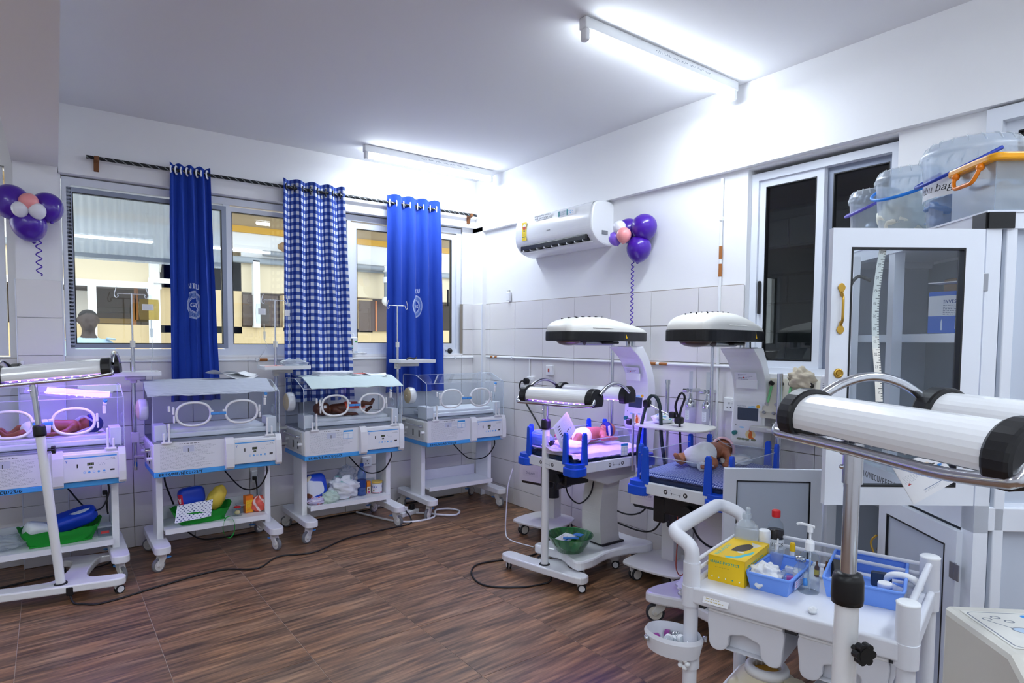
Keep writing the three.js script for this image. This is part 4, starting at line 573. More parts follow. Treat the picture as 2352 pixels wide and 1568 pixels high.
{ // the baby on the gingham sheet, on its belly, back to the viewer
  const t = thing('baby', 'newborn baby lying prone on the gingham sheet in a nappy and a white printed cap', 'baby', [-0.44, 0.826, 3.05], 12 * Math.PI / 180);
  mesh('figure', babyBody([[-0.13, 0.055, 0, -0.03, 0.06, 0, 0.052, 0.056], [-0.03, 0.062, 0, 0.075, 0.058, 0, 0.056, 0.05], [0.09, 0.058, -0.045, 0.09, 0.055, 0.045, 0.03, 0.03], [0.1, 0.055, 0, 0.15, 0.055, 0.01, 0.03, 0.03], ...headBones(0.185, 0.058, 0.01, -0.1, -0.4, 0.9),
    [0.085, 0.05, 0.06, 0.03, 0.03, 0.105, 0.024, 0.02], [0.03, 0.03, 0.105, -0.05, 0.02, 0.125, 0.02, 0.014], ...hand(-0.058, 0.018, 0.127, -0.95, 0.25), [0.095, 0.055, -0.05, 0.12, 0.04, -0.09, 0.022, 0.018], [0.12, 0.04, -0.09, 0.16, 0.025, -0.08, 0.018, 0.014], ...hand(0.165, 0.02, -0.08, 0.9, 0.3),
    [-0.14, 0.045, 0.04, -0.17, 0.035, 0.095, 0.034, 0.03], [-0.17, 0.035, 0.095, -0.225, 0.03, 0.07, 0.027, 0.018], ...foot(-0.235, 0.024, 0.07, -0.8, 0.1, 0.5), [-0.14, 0.045, -0.04, -0.19, 0.04, -0.08, 0.034, 0.028], [-0.19, 0.04, -0.08, -0.235, 0.035, -0.05, 0.025, 0.017], ...foot(-0.242, 0.035, -0.05, -0.6, 0.7, -0.3)]), M.skin, t);
  mesh('nappy', body([[-0.155, 0.055, 0, -0.05, 0.062, 0, 0.06, 0.064], [-0.14, 0.05, 0.035, -0.1, 0.05, 0.04, 0.05, 0.045], [-0.14, 0.05, -0.035, -0.1, 0.05, -0.04, 0.05, 0.045]], 0.005, 0.02), print(128, 128, (x, w, h) => { x.fillStyle = '#eceef2'; x.fillRect(0, 0, w, h); for (let i = 0; i < 12; i++) { x.fillStyle = i % 2 ? '#8cc3ea' : '#f0a9a2'; x.beginPath(); x.arc(rnd() * w, rnd() * h, 3 + rnd() * 5, 0, 7); x.fill(); } }, 0.85), t);
  const capMap = tex(256, 256, (x, w, h) => { x.fillStyle = '#f4f1f2'; x.fillRect(0, 0, w, h); const c = ['#4fa552', '#f2b234', '#7a86d8', '#e46a9a', '#f7c7d2']; for (let i = 0; i < 90; i++) { x.fillStyle = c[i % 5]; x.beginPath(); x.arc(rnd() * w, rnd() * h, 3 + rnd() * 6, 0, 7); x.fill(); } });
  mesh('cap', sheet(36, 16, (u, v) => { const a = u * Math.PI * 2, b = v * Math.PI * 0.5, r = 0.064 * Math.cos(b * 0.98); return [0.16 + 0.02 + 0.085 * Math.sin(b), 0.06 + r * 0.98 * Math.sin(a), 0.01 + r * Math.cos(a)]; }), S(0xffffff, 0.9, { map: capMap }), t);
  mesh('cap_band', new THREE.TorusGeometry(0.0625, 0.008, 8, 32).rotateY(Math.PI / 2).translate(0.176, 0.06, 0.01), S(0xf3c9d4, 0.9), t);
  mesh('foot_bandage', [cyl(0.022, 0.024, 0.035, -0.235, 0.026, 0.07, 'x', 16).rotateY(0.0)], M.cloth, t);
  mesh('feeding_tube', tube([[0.14, 0.08, 0.075], [0.13, 0.1, 0.03], [0.2, 0.12, -0.06], [0.24, 0.05, -0.1]], 0.0028, 30, false, 6), M.frost, t);
}
one('cot_cloth', lump(0.1, 1.2, 0.24, 0.8, 0.35, 2.1, 21), M.cloth, 'folded white cloth under the capped baby on the gingham sheet', 'cloth', [-0.3, 0.84, 3.14], [0, 0.3, 0]);
{ // the baby under the violet lamp
  const t = thing('baby', 'newborn baby on the warmer lit violet with a dark blue eye mask', 'baby', [-0.55, 0.84, 2.2], 8 * Math.PI / 180);
  mesh('figure', babyBody([[-0.12, 0.045, 0, -0.02, 0.05, 0, 0.046, 0.05], [-0.02, 0.05, 0, 0.075, 0.05, 0, 0.05, 0.046], [0.08, 0.05, -0.04, 0.08, 0.05, 0.04, 0.028, 0.028], [0.1, 0.05, 0, 0.14, 0.052, 0, 0.028, 0.028], ...headBones(0.18, 0.058, 0, -0.1, 0.8, 0.5), [0.075, 0.05, 0.055, 0.02, 0.035, 0.095, 0.022, 0.018], [0.02, 0.035, 0.095, 0.09, 0.03, 0.12, 0.017, 0.013], ...hand(0.095, 0.028, 0.12, 1, 0.1), [0.075, 0.05, -0.055, 0.03, 0.035, -0.095, 0.022, 0.018], [0.03, 0.035, -0.095, 0.1, 0.03, -0.11, 0.017, 0.013], ...hand(0.105, 0.028, -0.11, 1, 0.1), [-0.13, 0.04, 0.03, -0.19, 0.06, 0.06, 0.03, 0.025], [-0.19, 0.06, 0.06, -0.24, 0.02, 0.05, 0.024, 0.015], ...foot(-0.245, 0.02, 0.05, -0.5, 0.85, 0), [-0.13, 0.04, -0.03, -0.2, 0.05, -0.06, 0.03, 0.025], [-0.2, 0.05, -0.06, -0.25, 0.02, -0.05, 0.024, 0.015], ...foot(-0.255, 0.02, -0.05, -0.5, 0.85, 0)]), M.skin, t);
  mesh('nappy', body([[-0.14, 0.045, 0, -0.07, 0.05, 0, 0.053, 0.056], [-0.13, 0.042, 0.03, -0.1, 0.042, 0.03, 0.042, 0.042], [-0.13, 0.042, -0.03, -0.1, 0.042, -0.03, 0.042, 0.042]], 0.005, 0.02), M.cloth, t);
  mesh('eye_mask', new THREE.TorusGeometry(0.047, 0.016, 10, 30).scale(1, 1, 1.5).rotateY(1.1).translate(0.175, 0.06, 0.005), S(0x12206e, 0.8), t);
  mesh('mask_strap', box(0.022, 0.07, 0.004, 0.135, 0.05, 0.066, 0.002, 1).rotateZ(0.15), M.cloth, t);
}
{ // the baby in the cloth-covered incubator
  const t = thing('baby', 'dark-skinned baby lying in a printed nappy inside the cloth-covered incubator', 'baby', [-1.56, 0.915, 0.45], Math.PI);
  mesh('figure', babyBody([[-0.1, 0.045, 0, 0.0, 0.048, 0, 0.042, 0.045], [0.0, 0.048, 0, 0.08, 0.048, 0, 0.045, 0.042], [0.085, 0.048, -0.04, 0.085, 0.048, 0.04, 0.026, 0.026], [0.1, 0.048, 0, 0.135, 0.05, 0, 0.026, 0.026], ...headBones(0.17, 0.054, 0, -0.1, 0.85, -0.4), [0.08, 0.046, 0.05, 0.04, 0.02, 0.09, 0.02, 0.015], [0.04, 0.02, 0.09, 0.1, 0.015, 0.1, 0.015, 0.011], ...hand(0.105, 0.014, 0.1, 1, 0), [0.08, 0.046, -0.05, 0.02, 0.02, -0.09, 0.02, 0.015], [0.02, 0.02, -0.09, -0.03, 0.015, -0.1, 0.015, 0.011], ...hand(-0.035, 0.014, -0.1, -1, 0), [-0.11, 0.045, -0.03, -0.14, 0.09, -0.06, 0.026, 0.02], [-0.14, 0.09, -0.06, -0.2, 0.085, -0.07, 0.018, 0.013], ...foot(-0.205, 0.085, -0.07, -0.4, 0.6, 0.1, 0.9), [-0.11, 0.04, 0.03, -0.17, 0.02, 0.06, 0.026, 0.02], [-0.17, 0.02, 0.06, -0.22, 0.018, 0.06, 0.018, 0.013], ...foot(-0.225, 0.018, 0.06, -0.7, 0.5, 0, 0.9)]), M.skinDark, t);
  mesh('nappy', body([[-0.13, 0.045, 0, -0.03, 0.05, 0, 0.052, 0.054], [-0.12, 0.042, 0.03, -0.09, 0.042, 0.03, 0.042, 0.042], [-0.12, 0.042, -0.03, -0.09, 0.042, -0.03, 0.042, 0.042]], 0.005, 0.02), print(128, 128, (x, w, h) => { x.fillStyle = '#eceef2'; x.fillRect(0, 0, w, h); for (let i = 0; i < 14; i++) { x.fillStyle = i % 2 ? '#4aa0d8' : '#e2563f'; x.beginPath(); x.arc(rnd() * w, rnd() * h, 3 + rnd() * 6, 0, 7); x.fill(); } }, 0.85), t);
  mesh('cheek_plaster', box(0.02, 0.022, 0.002, 0.165, 0.075, -0.05, 0.001, 1), M.cloth, t);
}
{ // the baby in the violet-lit incubator
  const t = thing('baby', 'baby with a dark blue cap lying in the violet-lit incubator at left', 'baby', [-3.40, 0.915, 0.52], 3 * Math.PI / 180);
  mesh('figure', babyBody([[-0.1, 0.045, 0, 0.0, 0.048, 0, 0.042, 0.045], [0.0, 0.048, 0, 0.08, 0.048, 0, 0.045, 0.042], [0.085, 0.048, -0.04, 0.085, 0.048, 0.04, 0.026, 0.026], [0.1, 0.048, 0, 0.135, 0.05, 0, 0.026, 0.026], ...headBones(0.17, 0.054, 0, -0.1, 0.85, 0.4), [0.08, 0.046, 0.05, 0.04, 0.025, 0.09, 0.02, 0.015], [0.04, 0.025, 0.09, -0.02, 0.02, 0.1, 0.015, 0.011], ...hand(-0.025, 0.018, 0.1, -1, 0), [0.08, 0.046, -0.05, 0.1, 0.025, -0.09, 0.02, 0.015], [0.1, 0.025, -0.09, 0.15, 0.02, -0.1, 0.015, 0.011], ...hand(0.155, 0.018, -0.1, 1, 0), [-0.11, 0.042, 0.03, -0.17, 0.03, 0.05, 0.026, 0.02], [-0.17, 0.03, 0.05, -0.23, 0.018, 0.05, 0.018, 0.013], ...foot(-0.235, 0.018, 0.05, -0.6, 0.7, 0, 0.9), [-0.11, 0.042, -0.03, -0.17, 0.05, -0.05, 0.026, 0.02], [-0.17, 0.05, -0.05, -0.22, 0.018, -0.04, 0.018, 0.013], ...foot(-0.225, 0.018, -0.04, -0.6, 0.7, 0, 0.9)]), S(0x87472f, 0.5), t);
  mesh('nappy', body([[-0.12, 0.045, 0, -0.05, 0.05, 0, 0.05, 0.052], [-0.12, 0.042, 0.03, -0.09, 0.042, 0.03, 0.04, 0.04], [-0.12, 0.042, -0.03, -0.09, 0.042, -0.03, 0.04, 0.04]], 0.005, 0.02), M.cloth, t);
  mesh('cap', sheet(30, 14, (u, v) => { const a = u * Math.PI * 2, b = v * Math.PI * 0.5, r = 0.06 * Math.cos(b * 0.98); return [0.165 + 0.08 * Math.sin(b), 0.056 + r * Math.sin(a), r * Math.cos(a)]; }), S(0x14226e, 0.85), t);
  mesh('breathing_tube', tube([[0.1, 0.09, 0.04], [0.14, 0.11, 0.06], [0.19, 0.06, 0.1], [0.1, 0.02, 0.12], [0.2, 0.01, 0.13]], 0.006, 40), M.frost, t);
}
// ---------------------------------------------------------------- breathing-support units on plate stands
const unitTop = print(256, 256, (x, w, h) => { x.fillStyle = '#d9d7cf'; x.fillRect(0, 0, w, h); x.fillStyle = '#12131a'; x.beginPath(); x.roundRect(14, 14, 88, 228, 22); x.fill(); x.beginPath(); x.roundRect(154, 14, 88, 228, 22); x.fill(); x.fillStyle = '#1f8fe6'; for (const [a, b, r] of [[128, 128, 30], [40, 40, 13], [186, 200, 14], [222, 200, 14]]) { x.beginPath(); x.arc(a, b, r, 0, 7); x.fill(); } x.fillStyle = '#e8f1fb'; x.beginPath(); x.arc(128, 128, 9, 0, 7); x.fill(); x.fillStyle = '#fff'; x.font = '15px sans-serif'; x.fillText('SpO2', 30, 226); });
const unitPanel = print(256, 256, (x, w, h) => { x.fillStyle = '#e4e3dc'; x.fillRect(0, 0, w, h); x.strokeStyle = '#6a7280'; x.lineWidth = 3; x.beginPath(); x.roundRect(8, 8, 240, 240, 18); x.stroke(); x.fillStyle = '#b9cfe6'; x.beginPath(); x.ellipse(108, 150, 58, 26, 0.5, 0, 7); x.fill(); x.stroke(); x.beginPath(); x.moveTo(60, 120); x.lineTo(30, 70); x.moveTo(150, 170); x.lineTo(200, 130); x.lineTo(236, 150); x.stroke(); for (const [a, b] of [[34, 58], [58, 44], [76, 70]]) { x.beginPath(); x.arc(a, b, 9, 0, 7); x.stroke(); } x.fillStyle = '#15161c'; for (const [a, b, c, d] of [[150, 22, 74, 34], [150, 212, 44, 28], [200, 212, 44, 28]]) { x.beginPath(); x.roundRect(a, b, c, d, 8); x.fill(); } x.fillStyle = '#1f8fe6'; x.beginPath(); x.roundRect(172, 64, 60, 20, 10); x.fill(); x.beginPath(); x.arc(130, 30, 12, 0, 7); x.fill(); x.fillStyle = '#fff'; x.font = 'bold 17px sans-serif'; x.fillText('LPM', 164, 46); });
const unitName = print(192, 64, (x, w, h) => { x.fillStyle = '#cfcdc4'; x.fillRect(0, 0, w, h); x.fillStyle = '#3c4450'; x.font = 'italic 32px sans-serif'; x.fillText('Dolphin', 34, 40); });
function unitBox(parent, w, h, d) { // front +z, sloped top panel facing +z
  const body_ = ext(poly([[-d / 2, 0], [d / 2, 0], [d / 2, h * 0.72], [d * 0.18, h], [-d / 2, h]]), w, 0.012).rotateY(-Math.PI / 2);
  mesh('housing', body_, S(0xd6d4cb, 0.45), parent);
  mesh('bottom_skirt', ext(poly([[-d / 2 + 0.015, 0.005], [d / 2 - 0.005, 0.005], [d / 2 - 0.04, -0.04], [-d / 2 + 0.04, -0.04]]), w - 0.01, 0.004).rotateY(-Math.PI / 2), M.black, parent);
  const a = Math.atan2(h * 0.28, d * 0.32), L = Math.hypot(h * 0.28, d * 0.32);
  mesh('display_panel', new THREE.PlaneGeometry(w * 0.84, L * 0.86).rotateX(-Math.PI / 2 + a).translate(0, h * 0.86 + 0.0128 * Math.cos(a), d * 0.34 + 0.0128 * Math.sin(a)), unitTop, parent);
  mesh('top_panel', new THREE.PlaneGeometry(w * 0.84, d * 0.6).rotateX(-Math.PI / 2).translate(0, h + 0.0128, -d * 0.17), unitPanel, parent);
  mesh('maker_name', new THREE.PlaneGeometry(w * 0.6, w * 0.2).translate(0, h * 0.3, d / 2 + 0.0128), unitName, parent);
}
function cpap(label, pos, turn, y, withTray) {
  const t = thing('breathing_unit', label, 'medical device', pos, turn);   // +z to the room, plate centre at the origin
  mesh('base_plate', ext(smooth([[-0.19, -0.16], [-0.17, 0.14], [-0.12, 0.19], [0.12, 0.19], [0.17, 0.14], [0.19, -0.16], [0.1, -0.19], [-0.1, -0.19]], 60), 0.016, 0.004).rotateX(-Math.PI / 2).translate(0, 0.112, 0), M.offwhite, t);
  for (const [x, z, a] of [[-0.14, -0.13, 0.5], [0.14, -0.13, 2.4], [-0.14, 0.13, 1.2], [0.14, 0.13, 2.0]]) caster(t, x, z, 0.04, a, { top: 0.106, twin: true, fork: M.white, wheel: M.darkGrey, hub: M.offwhite });
  mesh('post', box(0.09, y - 0.1, 0.1, 0, (y + 0.1) / 2 + 0.01, -0.1, 0.006), M.offwhite, t);
  const u = sub('unit', t, [-0.06, y, 0.0]); unitBox(u, 0.24, 0.17, 0.22);
  mesh('water_jar', [cyl(0.045, 0.05, 0.1, 0.12, y - 0.06, 0.08, 'y', 20), box(0.14, 0.06, 0.16, 0.1, y - 0.02, 0.03, 0.01)], M.black, t);
  mesh('mount_arm', box(0.3, 0.03, 0.1, 0.03, y - 0.035, -0.04, 0.006), M.darkGrey, t);
  if (withTray) {
    mesh('upper_post', [cyl(0.013, 0.013, 0.62, -0.06, y + 0.45, -0.12, 'y', 14), cyl(0.016, 0.016, 0.03, -0.06, y + 0.75, -0.12)], M.chrome, t);
    mesh('tray', ext(smooth([[-0.2, -0.14], [0.2, -0.14], [0.23, -0.1], [0.2, 0.12], [0.1, 0.16], [-0.15, 0.16], [-0.21, 0.1]], 50), 0.014, 0.005).rotateX(-Math.PI / 2).translate(0.06, 0.985, -0.02), M.offwhite, t);
    mesh('holder_arm', [tube([[-0.12, 0.72, 0.12], [-0.12, 0.9, 0.12], [-0.1, 1.13, 0.06], [-0.06, 1.17, 0.04], [-0.02, 1.1, 0.04], [0.0, 0.9, 0.05], [0.02, 0.7, 0.02]], 0.011, 50, false, 8)], S(0x1b2f33, 0.45), t);
    mesh('arm_rod', [tube([[-0.1, 1.12, 0.06], [0.1, 1.03, 0.02]], 0.006, 6), cyl(0.008, 0.008, 0.36, -0.15, 0.88, 0.14)], M.chrome, t);
    mesh('arm_joint', box(0.05, 0.045, 0.045, 0.1, 1.03, 0.02, 0.012), M.black, t); mesh('arm_joint', box(0.045, 0.05, 0.045, -0.1, 1.12, 0.06, 0.012), M.black, t); mesh('arm_joint', box(0.04, 0.04, 0.04, 0.06, 1.06, 0.03, 0.012), M.black, t); mesh('arm_joint', box(0.04, 0.04, 0.04, -0.2, 1.0, 0.1, 0.012), M.black, t);
    mesh('breathing_hose', [tube([[0.1, 1.05, 0.03], [0.09, 1.12, 0.05], [0.13, 1.2, 0.06], [0.15, 1.17, 0.05], [0.11, 1.06, 0.03], [0.13, 0.85, 0.05], [0.14, 0.6, 0.05]], 0.007, 60)], M.black, t);
  }
  return t;
}
cpap('breathing-support unit on a plate stand behind the lamp pole at the tiled wall', [-0.34, 0, 1.5], -75 * Math.PI / 180, 0.44, false);
cpap('breathing-support unit with a tray and black hose arm between the two warmers', [-0.34, 0, 2.66], -80 * Math.PI / 180, 0.5, true);
{ const t = thing('breathing_unit', 'cream breathing-support unit with black displays in the bottom right corner', 'medical device', [-2.06, 0, 4.86], -42 * Math.PI / 180);
  const u = sub('unit', t, [0.06, 0.76, 0.02]); unitBox(u, 0.25, 0.22, 0.25); mesh('post', box(0.08, 0.7, 0.08, 0.06, 0.4, -0.03, 0.006), M.offwhite, t); mesh('base_plate', ext(rrect(0.36, 0.34, 0.06), 0.016, 0.004).rotateX(-Math.PI / 2).translate(0.06, 0.112, 0), M.offwhite, t);
  for (const [x, z] of [[-0.07, -0.12], [0.19, -0.12], [-0.07, 0.12], [0.19, 0.12]]) caster(t, x, z, 0.04, 1, { top: 0.106, twin: true, fork: M.white, wheel: M.darkGrey, hub: M.offwhite }); }
const nappyMap = print(128, 128, (x, w, h) => { x.fillStyle = '#e8edf1'; x.fillRect(0, 0, w, h); for (let i = 0; i < 40; i++) { x.fillStyle = ['#5bb0c8', '#8bbf5a', '#5a86c8'][i % 3]; x.beginPath(); x.arc(rnd() * w, rnd() * h, 2 + rnd() * 3, 0, 7); x.fill(); } }, 0.85);
one('folded_nappy', lump(0.07, 1, 0.5, 0.9, 0.15, 2, 31), nappyMap, 'folded white nappy with blue and green dots on the tray between the warmers', 'nappy', [-0.3, 1.02, 2.6]);
one('hand_pump', lathe([[0, 0], [0.024, 0], [0.028, 0.02], [0.024, 0.04], [0.012, 0.05], [0, 0.05]], 18), M.black, 'small black bulb standing behind the dotted nappy on the tray', 'bulb', [-0.2, 0.994, 2.55]);
// humidifier bottles on the wall outlet
function humidifier(z, label) {
  const t = thing('humidifier_bottle', label, 'bottle', [-0.1, 0.99, z]);
  mesh('bottle', lathe([[0, 0], [0.03, 0], [0.033, 0.01], [0.033, 0.1], [0.028, 0.115]], 20), M.clear, t); mesh('head', lathe([[0.034, 0.1], [0.034, 0.125], [0.02, 0.15], [0.012, 0.16], [0.01, 0.19], [0, 0.19]], 20), M.chrome, t);
  mesh('flow_tube', cyl(0.012, 0.012, 0.12, 0, 0.27, 0, 'y', 14), M.clear, t); mesh('valve', [cyl(0.012, 0.012, 0.1, 0.05, 0.205, 0, 'x', 12), cyl(0.015, 0.015, 0.03, -0.01, 0.205, -0.03, 'z', 12)], M.chrome, t); mesh('graduation', new THREE.PlaneGeometry(0.03, 0.06).rotateY(-Math.PI / 2).translate(-0.0335, 0.05, 0), print(64, 96, (x, w, h) => { x.fillStyle = '#dfe4ea'; x.fillRect(0, 0, w, h); x.strokeStyle = '#444'; for (let i = 0; i < 8; i++) { x.beginPath(); x.moveTo(10, 8 + i * 11); x.lineTo(i % 2 ? 34 : 50, 8 + i * 11); x.stroke(); } }), t);
  return t;
}
humidifier(2.66, 'clear humidifier bottle with a chrome head, left of the pair on the wall outlet'); humidifier(2.79, 'clear humidifier bottle with a chrome head, right of the pair behind the pole');
{ const t = thing('flowmeter_panel', 'sloped beige panel of green flowmeter tubes below the inner window', 'flowmeter', [-0.004, 1.08, 3.33]);
  mesh('housing', ext(poly([[0, 0], [0, 0.215], [-0.06, 0.215], [-0.13, 0.03], [-0.13, 0]]), 0.34, 0.004), M.cream, t);
  for (let i = 0; i < 5; i++) { const z = -0.12 + i * 0.058, f = sub('flowmeter', t, [-0.094, 0.13, z], [0, 0, -0.36]); mesh('scale_tube', box(0.008, 0.1, 0.014, -0.006, 0, 0, 0.003), S(0x7fd08c, 0.3), f); mesh('top_knob', cyl(0.012, 0.012, 0.02, -0.012, 0.065, 0, 'x', 12), M.black, f); mesh('outlet', cyl(0.01, 0.008, 0.02, -0.012, -0.062, 0, 'x', 12), M.chrome, f); mesh('screw', cyl(0.009, 0.009, 0.012, -0.02, -0.115, 0, 'x', 12), M.steel, f); } }
one('rag', lump(0.06, 0.9, 1, 1.1, 0.5, 1.7, 40), S(0xd2c7b0, 0.95), 'crumpled beige rag lying on top of the flowmeter panel', 'cloth', [-0.08, 1.305, 3.38]);
{ const t = thing('wall_dispenser', 'slim white device with blue print beside the flowmeter panel', 'device', [-0.09, 1.1, 3.58]); mesh('housing', box(0.16, 0.24, 0.1, 0, 0.12, 0, 0.012), M.white, t); mesh('front_print', new THREE.PlaneGeometry(0.09, 0.2).rotateY(-Math.PI / 2).translate(-0.081, 0.12, 0), print(96, 200, (x, w, h) => { x.fillStyle = '#e9ebee'; x.fillRect(0, 0, w, h); lines(x, 12, 24, 60, 3, 10, 4, '#667'); x.fillStyle = '#4a9fe0'; x.fillRect(30, 70, 40, 10); x.fillRect(14, 120, 26, 9); }), t); mesh('wall_mount', box(0.02, 0.16, 0.08, 0.082, 0.1, 0), M.white, t); }
{ const t = thing('chart_tray', 'white tray with chart papers attached beside the right warmer', 'tray', [-0.17, 1.035, 3.42], 0.15); mesh('tray', box(0.26, 0.014, 0.24, 0, 0, 0, 0.006), M.offwhite, t); mesh('tray_arm', box(0.06, 0.03, 0.26, 0.03, -0.02, -0.14, 0.006), M.offwhite, t); mesh('mount_pole', [cyl(0.011, 0.011, 0.5, 0.03, 0.05, -0.12), cyl(0.011, 0.011, 0.5, 0.055, 0.05, -0.12)], M.chrome, t); }
one('chart_paper', thick(14, 12, 0.0015, (u, v) => [(u - 0.5) * 0.28, 0.012 + 0.02 * Math.sin(u * 2.4 + v) * v, (v - 0.5) * 0.22]), print(256, 200, (x, w, h) => { x.fillStyle = '#eef0f2'; x.fillRect(0, 0, w, h); x.fillStyle = '#3aa24a'; x.fillRect(120, 30, 60, 46); x.fillRect(186, 30, 34, 40); x.fillStyle = '#f1cf3a'; x.fillRect(110, 90, 110, 34); x.fillStyle = '#e5664a'; x.fillRect(70, 134, 160, 36); lines(x, 20, 30, 80, 9, 12, 4, '#99a'); }), 'chart sheet with green, yellow and red bars on the tray', 'paper', [-0.18, 1.04, 3.42], [0, -1.3, 0]);
// ---------------------------------------------------------------- the tall cabinet at right. Local: x along its front, z into it, the near front corner at the origin
const CAB = [-1.292, 0, 4.559], CT = 49.4 * Math.PI / 180, cabM = new THREE.Matrix4().makeRotationY(CT).setPosition(...CAB), inCab = (x, y, z) => V(x, y, z).applyMatrix4(cabM).toArray();
const panelGrey = S(0xc3ccda, 0.42);
{
  const t = thing('cabinet', 'tall white aluminium cabinet with glass and panel doors at the right', 'cabinet', CAB, CT);
  const F = M.alu, W = 1.0, D = 0.45, T = 1.875;
  const posts = (x, z) => box(0.055, T, 0.04, x, T / 2, z);
  mesh('frame', [posts(0.0275, 0.02), posts(W - 0.02, 0.02), posts(0.0275, D - 0.02), posts(W - 0.02, D - 0.02), box(W, 0.045, 0.04, W / 2, T - 0.022, 0.02), box(W, 0.045, 0.04, W / 2, T - 0.022, D - 0.02), box(0.05, 0.045, D, 0.025, T - 0.022, D / 2), box(0.05, 0.045, D, W - 0.02, T - 0.022, D / 2), box(W, 0.08, 0.04, W / 2, 1.0, 0.02), box(W, 0.06, 0.04, W / 2, 0.1, 0.02), box(0.04, 0.83, 0.035, 0.5, 1.44, 0.02), box(0.04, 0.85, 0.035, 0.5, 0.55, 0.02)], F, t);
  mesh('end_panel', [box(0.012, T - 0.06, D - 0.06, 0.03, T / 2, D / 2)], panelGrey, t);
  mesh('end_rail', [box(0.02, 0.07, D - 0.04, 0.012, 1.0, D / 2, 0.004)], F, t); mesh('end_rail', [box(0.02, 0.06, D - 0.04, 0.012, 0.12, D / 2, 0.004)], F, t); mesh('end_stile', [box(0.02, T - 0.05, 0.03, 0.012, T / 2, 0.07, 0.004)], F, t);
  mesh('back_panel', box(W - 0.04, T - 0.06, 0.008, W / 2, T / 2, D - 0.04), S(0x8f9aa6, 0.5), t); mesh('far_end_panel', box(0.008, T - 0.06, D - 0.06, W - 0.012, T / 2, D / 2), panelGrey, t);
  mesh('top_board', box(W - 0.03, 0.012, D - 0.03, W / 2, T - 0.012, D / 2), F, t); mesh('bottom_board', box(W - 0.04, 0.012, D - 0.04, W / 2, 0.13, D / 2), F, t); mesh('middle_board', box(W - 0.04, 0.02, D - 0.05, W / 2, 1.035, D / 2), F, t);
  mesh('shelf', box(W - 0.08, 0.03, D - 0.1, W / 2, 1.525, D / 2 + 0.02, 0.003), F, t); mesh('shelf', box(W - 0.08, 0.02, D - 0.1, W / 2, 0.55, D / 2 + 0.02, 0.003), F, t);
  mesh('black_tape', [box(0.056, 0.045, 0.006, 0.028, T - 0.022, -0.003), box(0.006, 0.045, 0.07, -0.003, T - 0.022, 0.035)], M.black, t);
  mesh('top_cap', box(W + 0.006, 0.006, D + 0.006, W / 2, T + 0.003, D / 2), F, t);
  const handle = (p, x, y, z, s) => { const h = mesh('pull_handle', [tube([[0, -0.075, 0], [0.0, -0.06, 0.012 * s], [0.004, -0.04, 0.024 * s], [0.004, 0.04, 0.024 * s], [0, 0.06, 0.012 * s], [0, 0.075, 0]], 0.006, 40, false, 8), ext(smooth([[0, 0.03], [0.016, 0.012], [0.006, -0.012], [0, -0.03], [-0.006, -0.012], [-0.016, 0.012]], 24), 0.005, 0.001).translate(0, 0.085, 0), ext(smooth([[0, -0.03], [0.016, -0.012], [0.006, 0.012], [0, 0.03], [-0.006, 0.012], [-0.016, -0.012]], 24), 0.005, 0.001).translate(0, -0.085, 0)], M.brass, p, [x, y, z]); h.scale.setScalar(0.62); return h; };
  const hinge = (x, y, z, ry, p) => { const h = mesh('hinge', [box(0.02, 0.05, 0.003, -0.012, 0, 0, 0.001, 1), box(0.02, 0.05, 0.003, 0.012, 0, 0, 0.001, 1), cyl(0.004, 0.004, 0.052, 0, 0, 0.002, 'y', 10)], M.steel, p, [x, y, z], [0, ry, 0]); mesh('screw', [-1, 1].flatMap((a) => [-1, 0, 1].map((b) => ball(0.003, a * 0.012, b * 0.017, 0.0018))), M.chrome, h); return h; };
  function door(name, w, h, glazed) { const g = new THREE.Group(); g.name = name; mesh('door_frame', frame(w, h, 0.055, 0.022, -w / 2 * -1, 0, 0), F, g); mesh('gasket', frame(w - 0.106, h - 0.106, 0.005, 0.024, w / 2, 0, 0), M.black, g); mesh(glazed ? 'glass_pane' : 'door_panel', box(w - 0.11, h - 0.11, glazed ? 0.004 : 0.01, w / 2, 0, 0), glazed ? M.glass : panelGrey, g); return g; }
  // open glass door, near leaf: hinged at the near corner, standing out into the room
  const d1 = door('door', 0.427, 0.785, true); d1.position.set(0.0, 1.435, -0.012); d1.rotation.y = 94 * Math.PI / 180; t.add(d1);
  handle(d1, 0.4, 1.602 - 1.435, -0.014, -1); mesh('lock', [new THREE.TorusGeometry(0.01, 0.004, 8, 20).translate(0.4, 1.42 - 1.435, -0.012), cyl(0.007, 0.007, 0.01, 0.4, 1.42 - 1.435, -0.011, 'z', 12)], M.brass, d1);
  mesh('hose', tube([[0.3, 0.25, 0.02], [0.335, 0.26, 0.03], [0.36, 0.2, 0.03], [0.362, 0.05, 0.03]], 0.005, 30), M.black, d1);
  hinge(-0.004, 1.68, -0.016, Math.PI / 2, t); hinge(-0.004, 1.2, -0.016, Math.PI / 2, t);
  const d2 = door('door', 0.425, 0.785, true); d2.position.set(0.97, 1.435, -0.004); d2.rotation.y = 168 * Math.PI / 180; t.add(d2); handle(d2, 0.4, 0.16, 0.014, 1);
  const d3 = door('door', 0.44, 0.79, false); d3.position.set(0.045, 0.555, -0.006); t.add(d3); hinge(0.045, 0.83, -0.02, 0, t); mesh('latch_hook', tube([[0.43, 0.25, -0.02], [0.44, 0.22, -0.035], [0.425, 0.18, -0.03], [0.425, 0.14, -0.018]], 0.004, 20), M.brass, d3);
  const d4 = door('door', 0.43, 0.79, false); d4.position.set(0.985, 0.545, -0.012); d4.rotation.y = 90 * Math.PI / 180; t.add(d4);
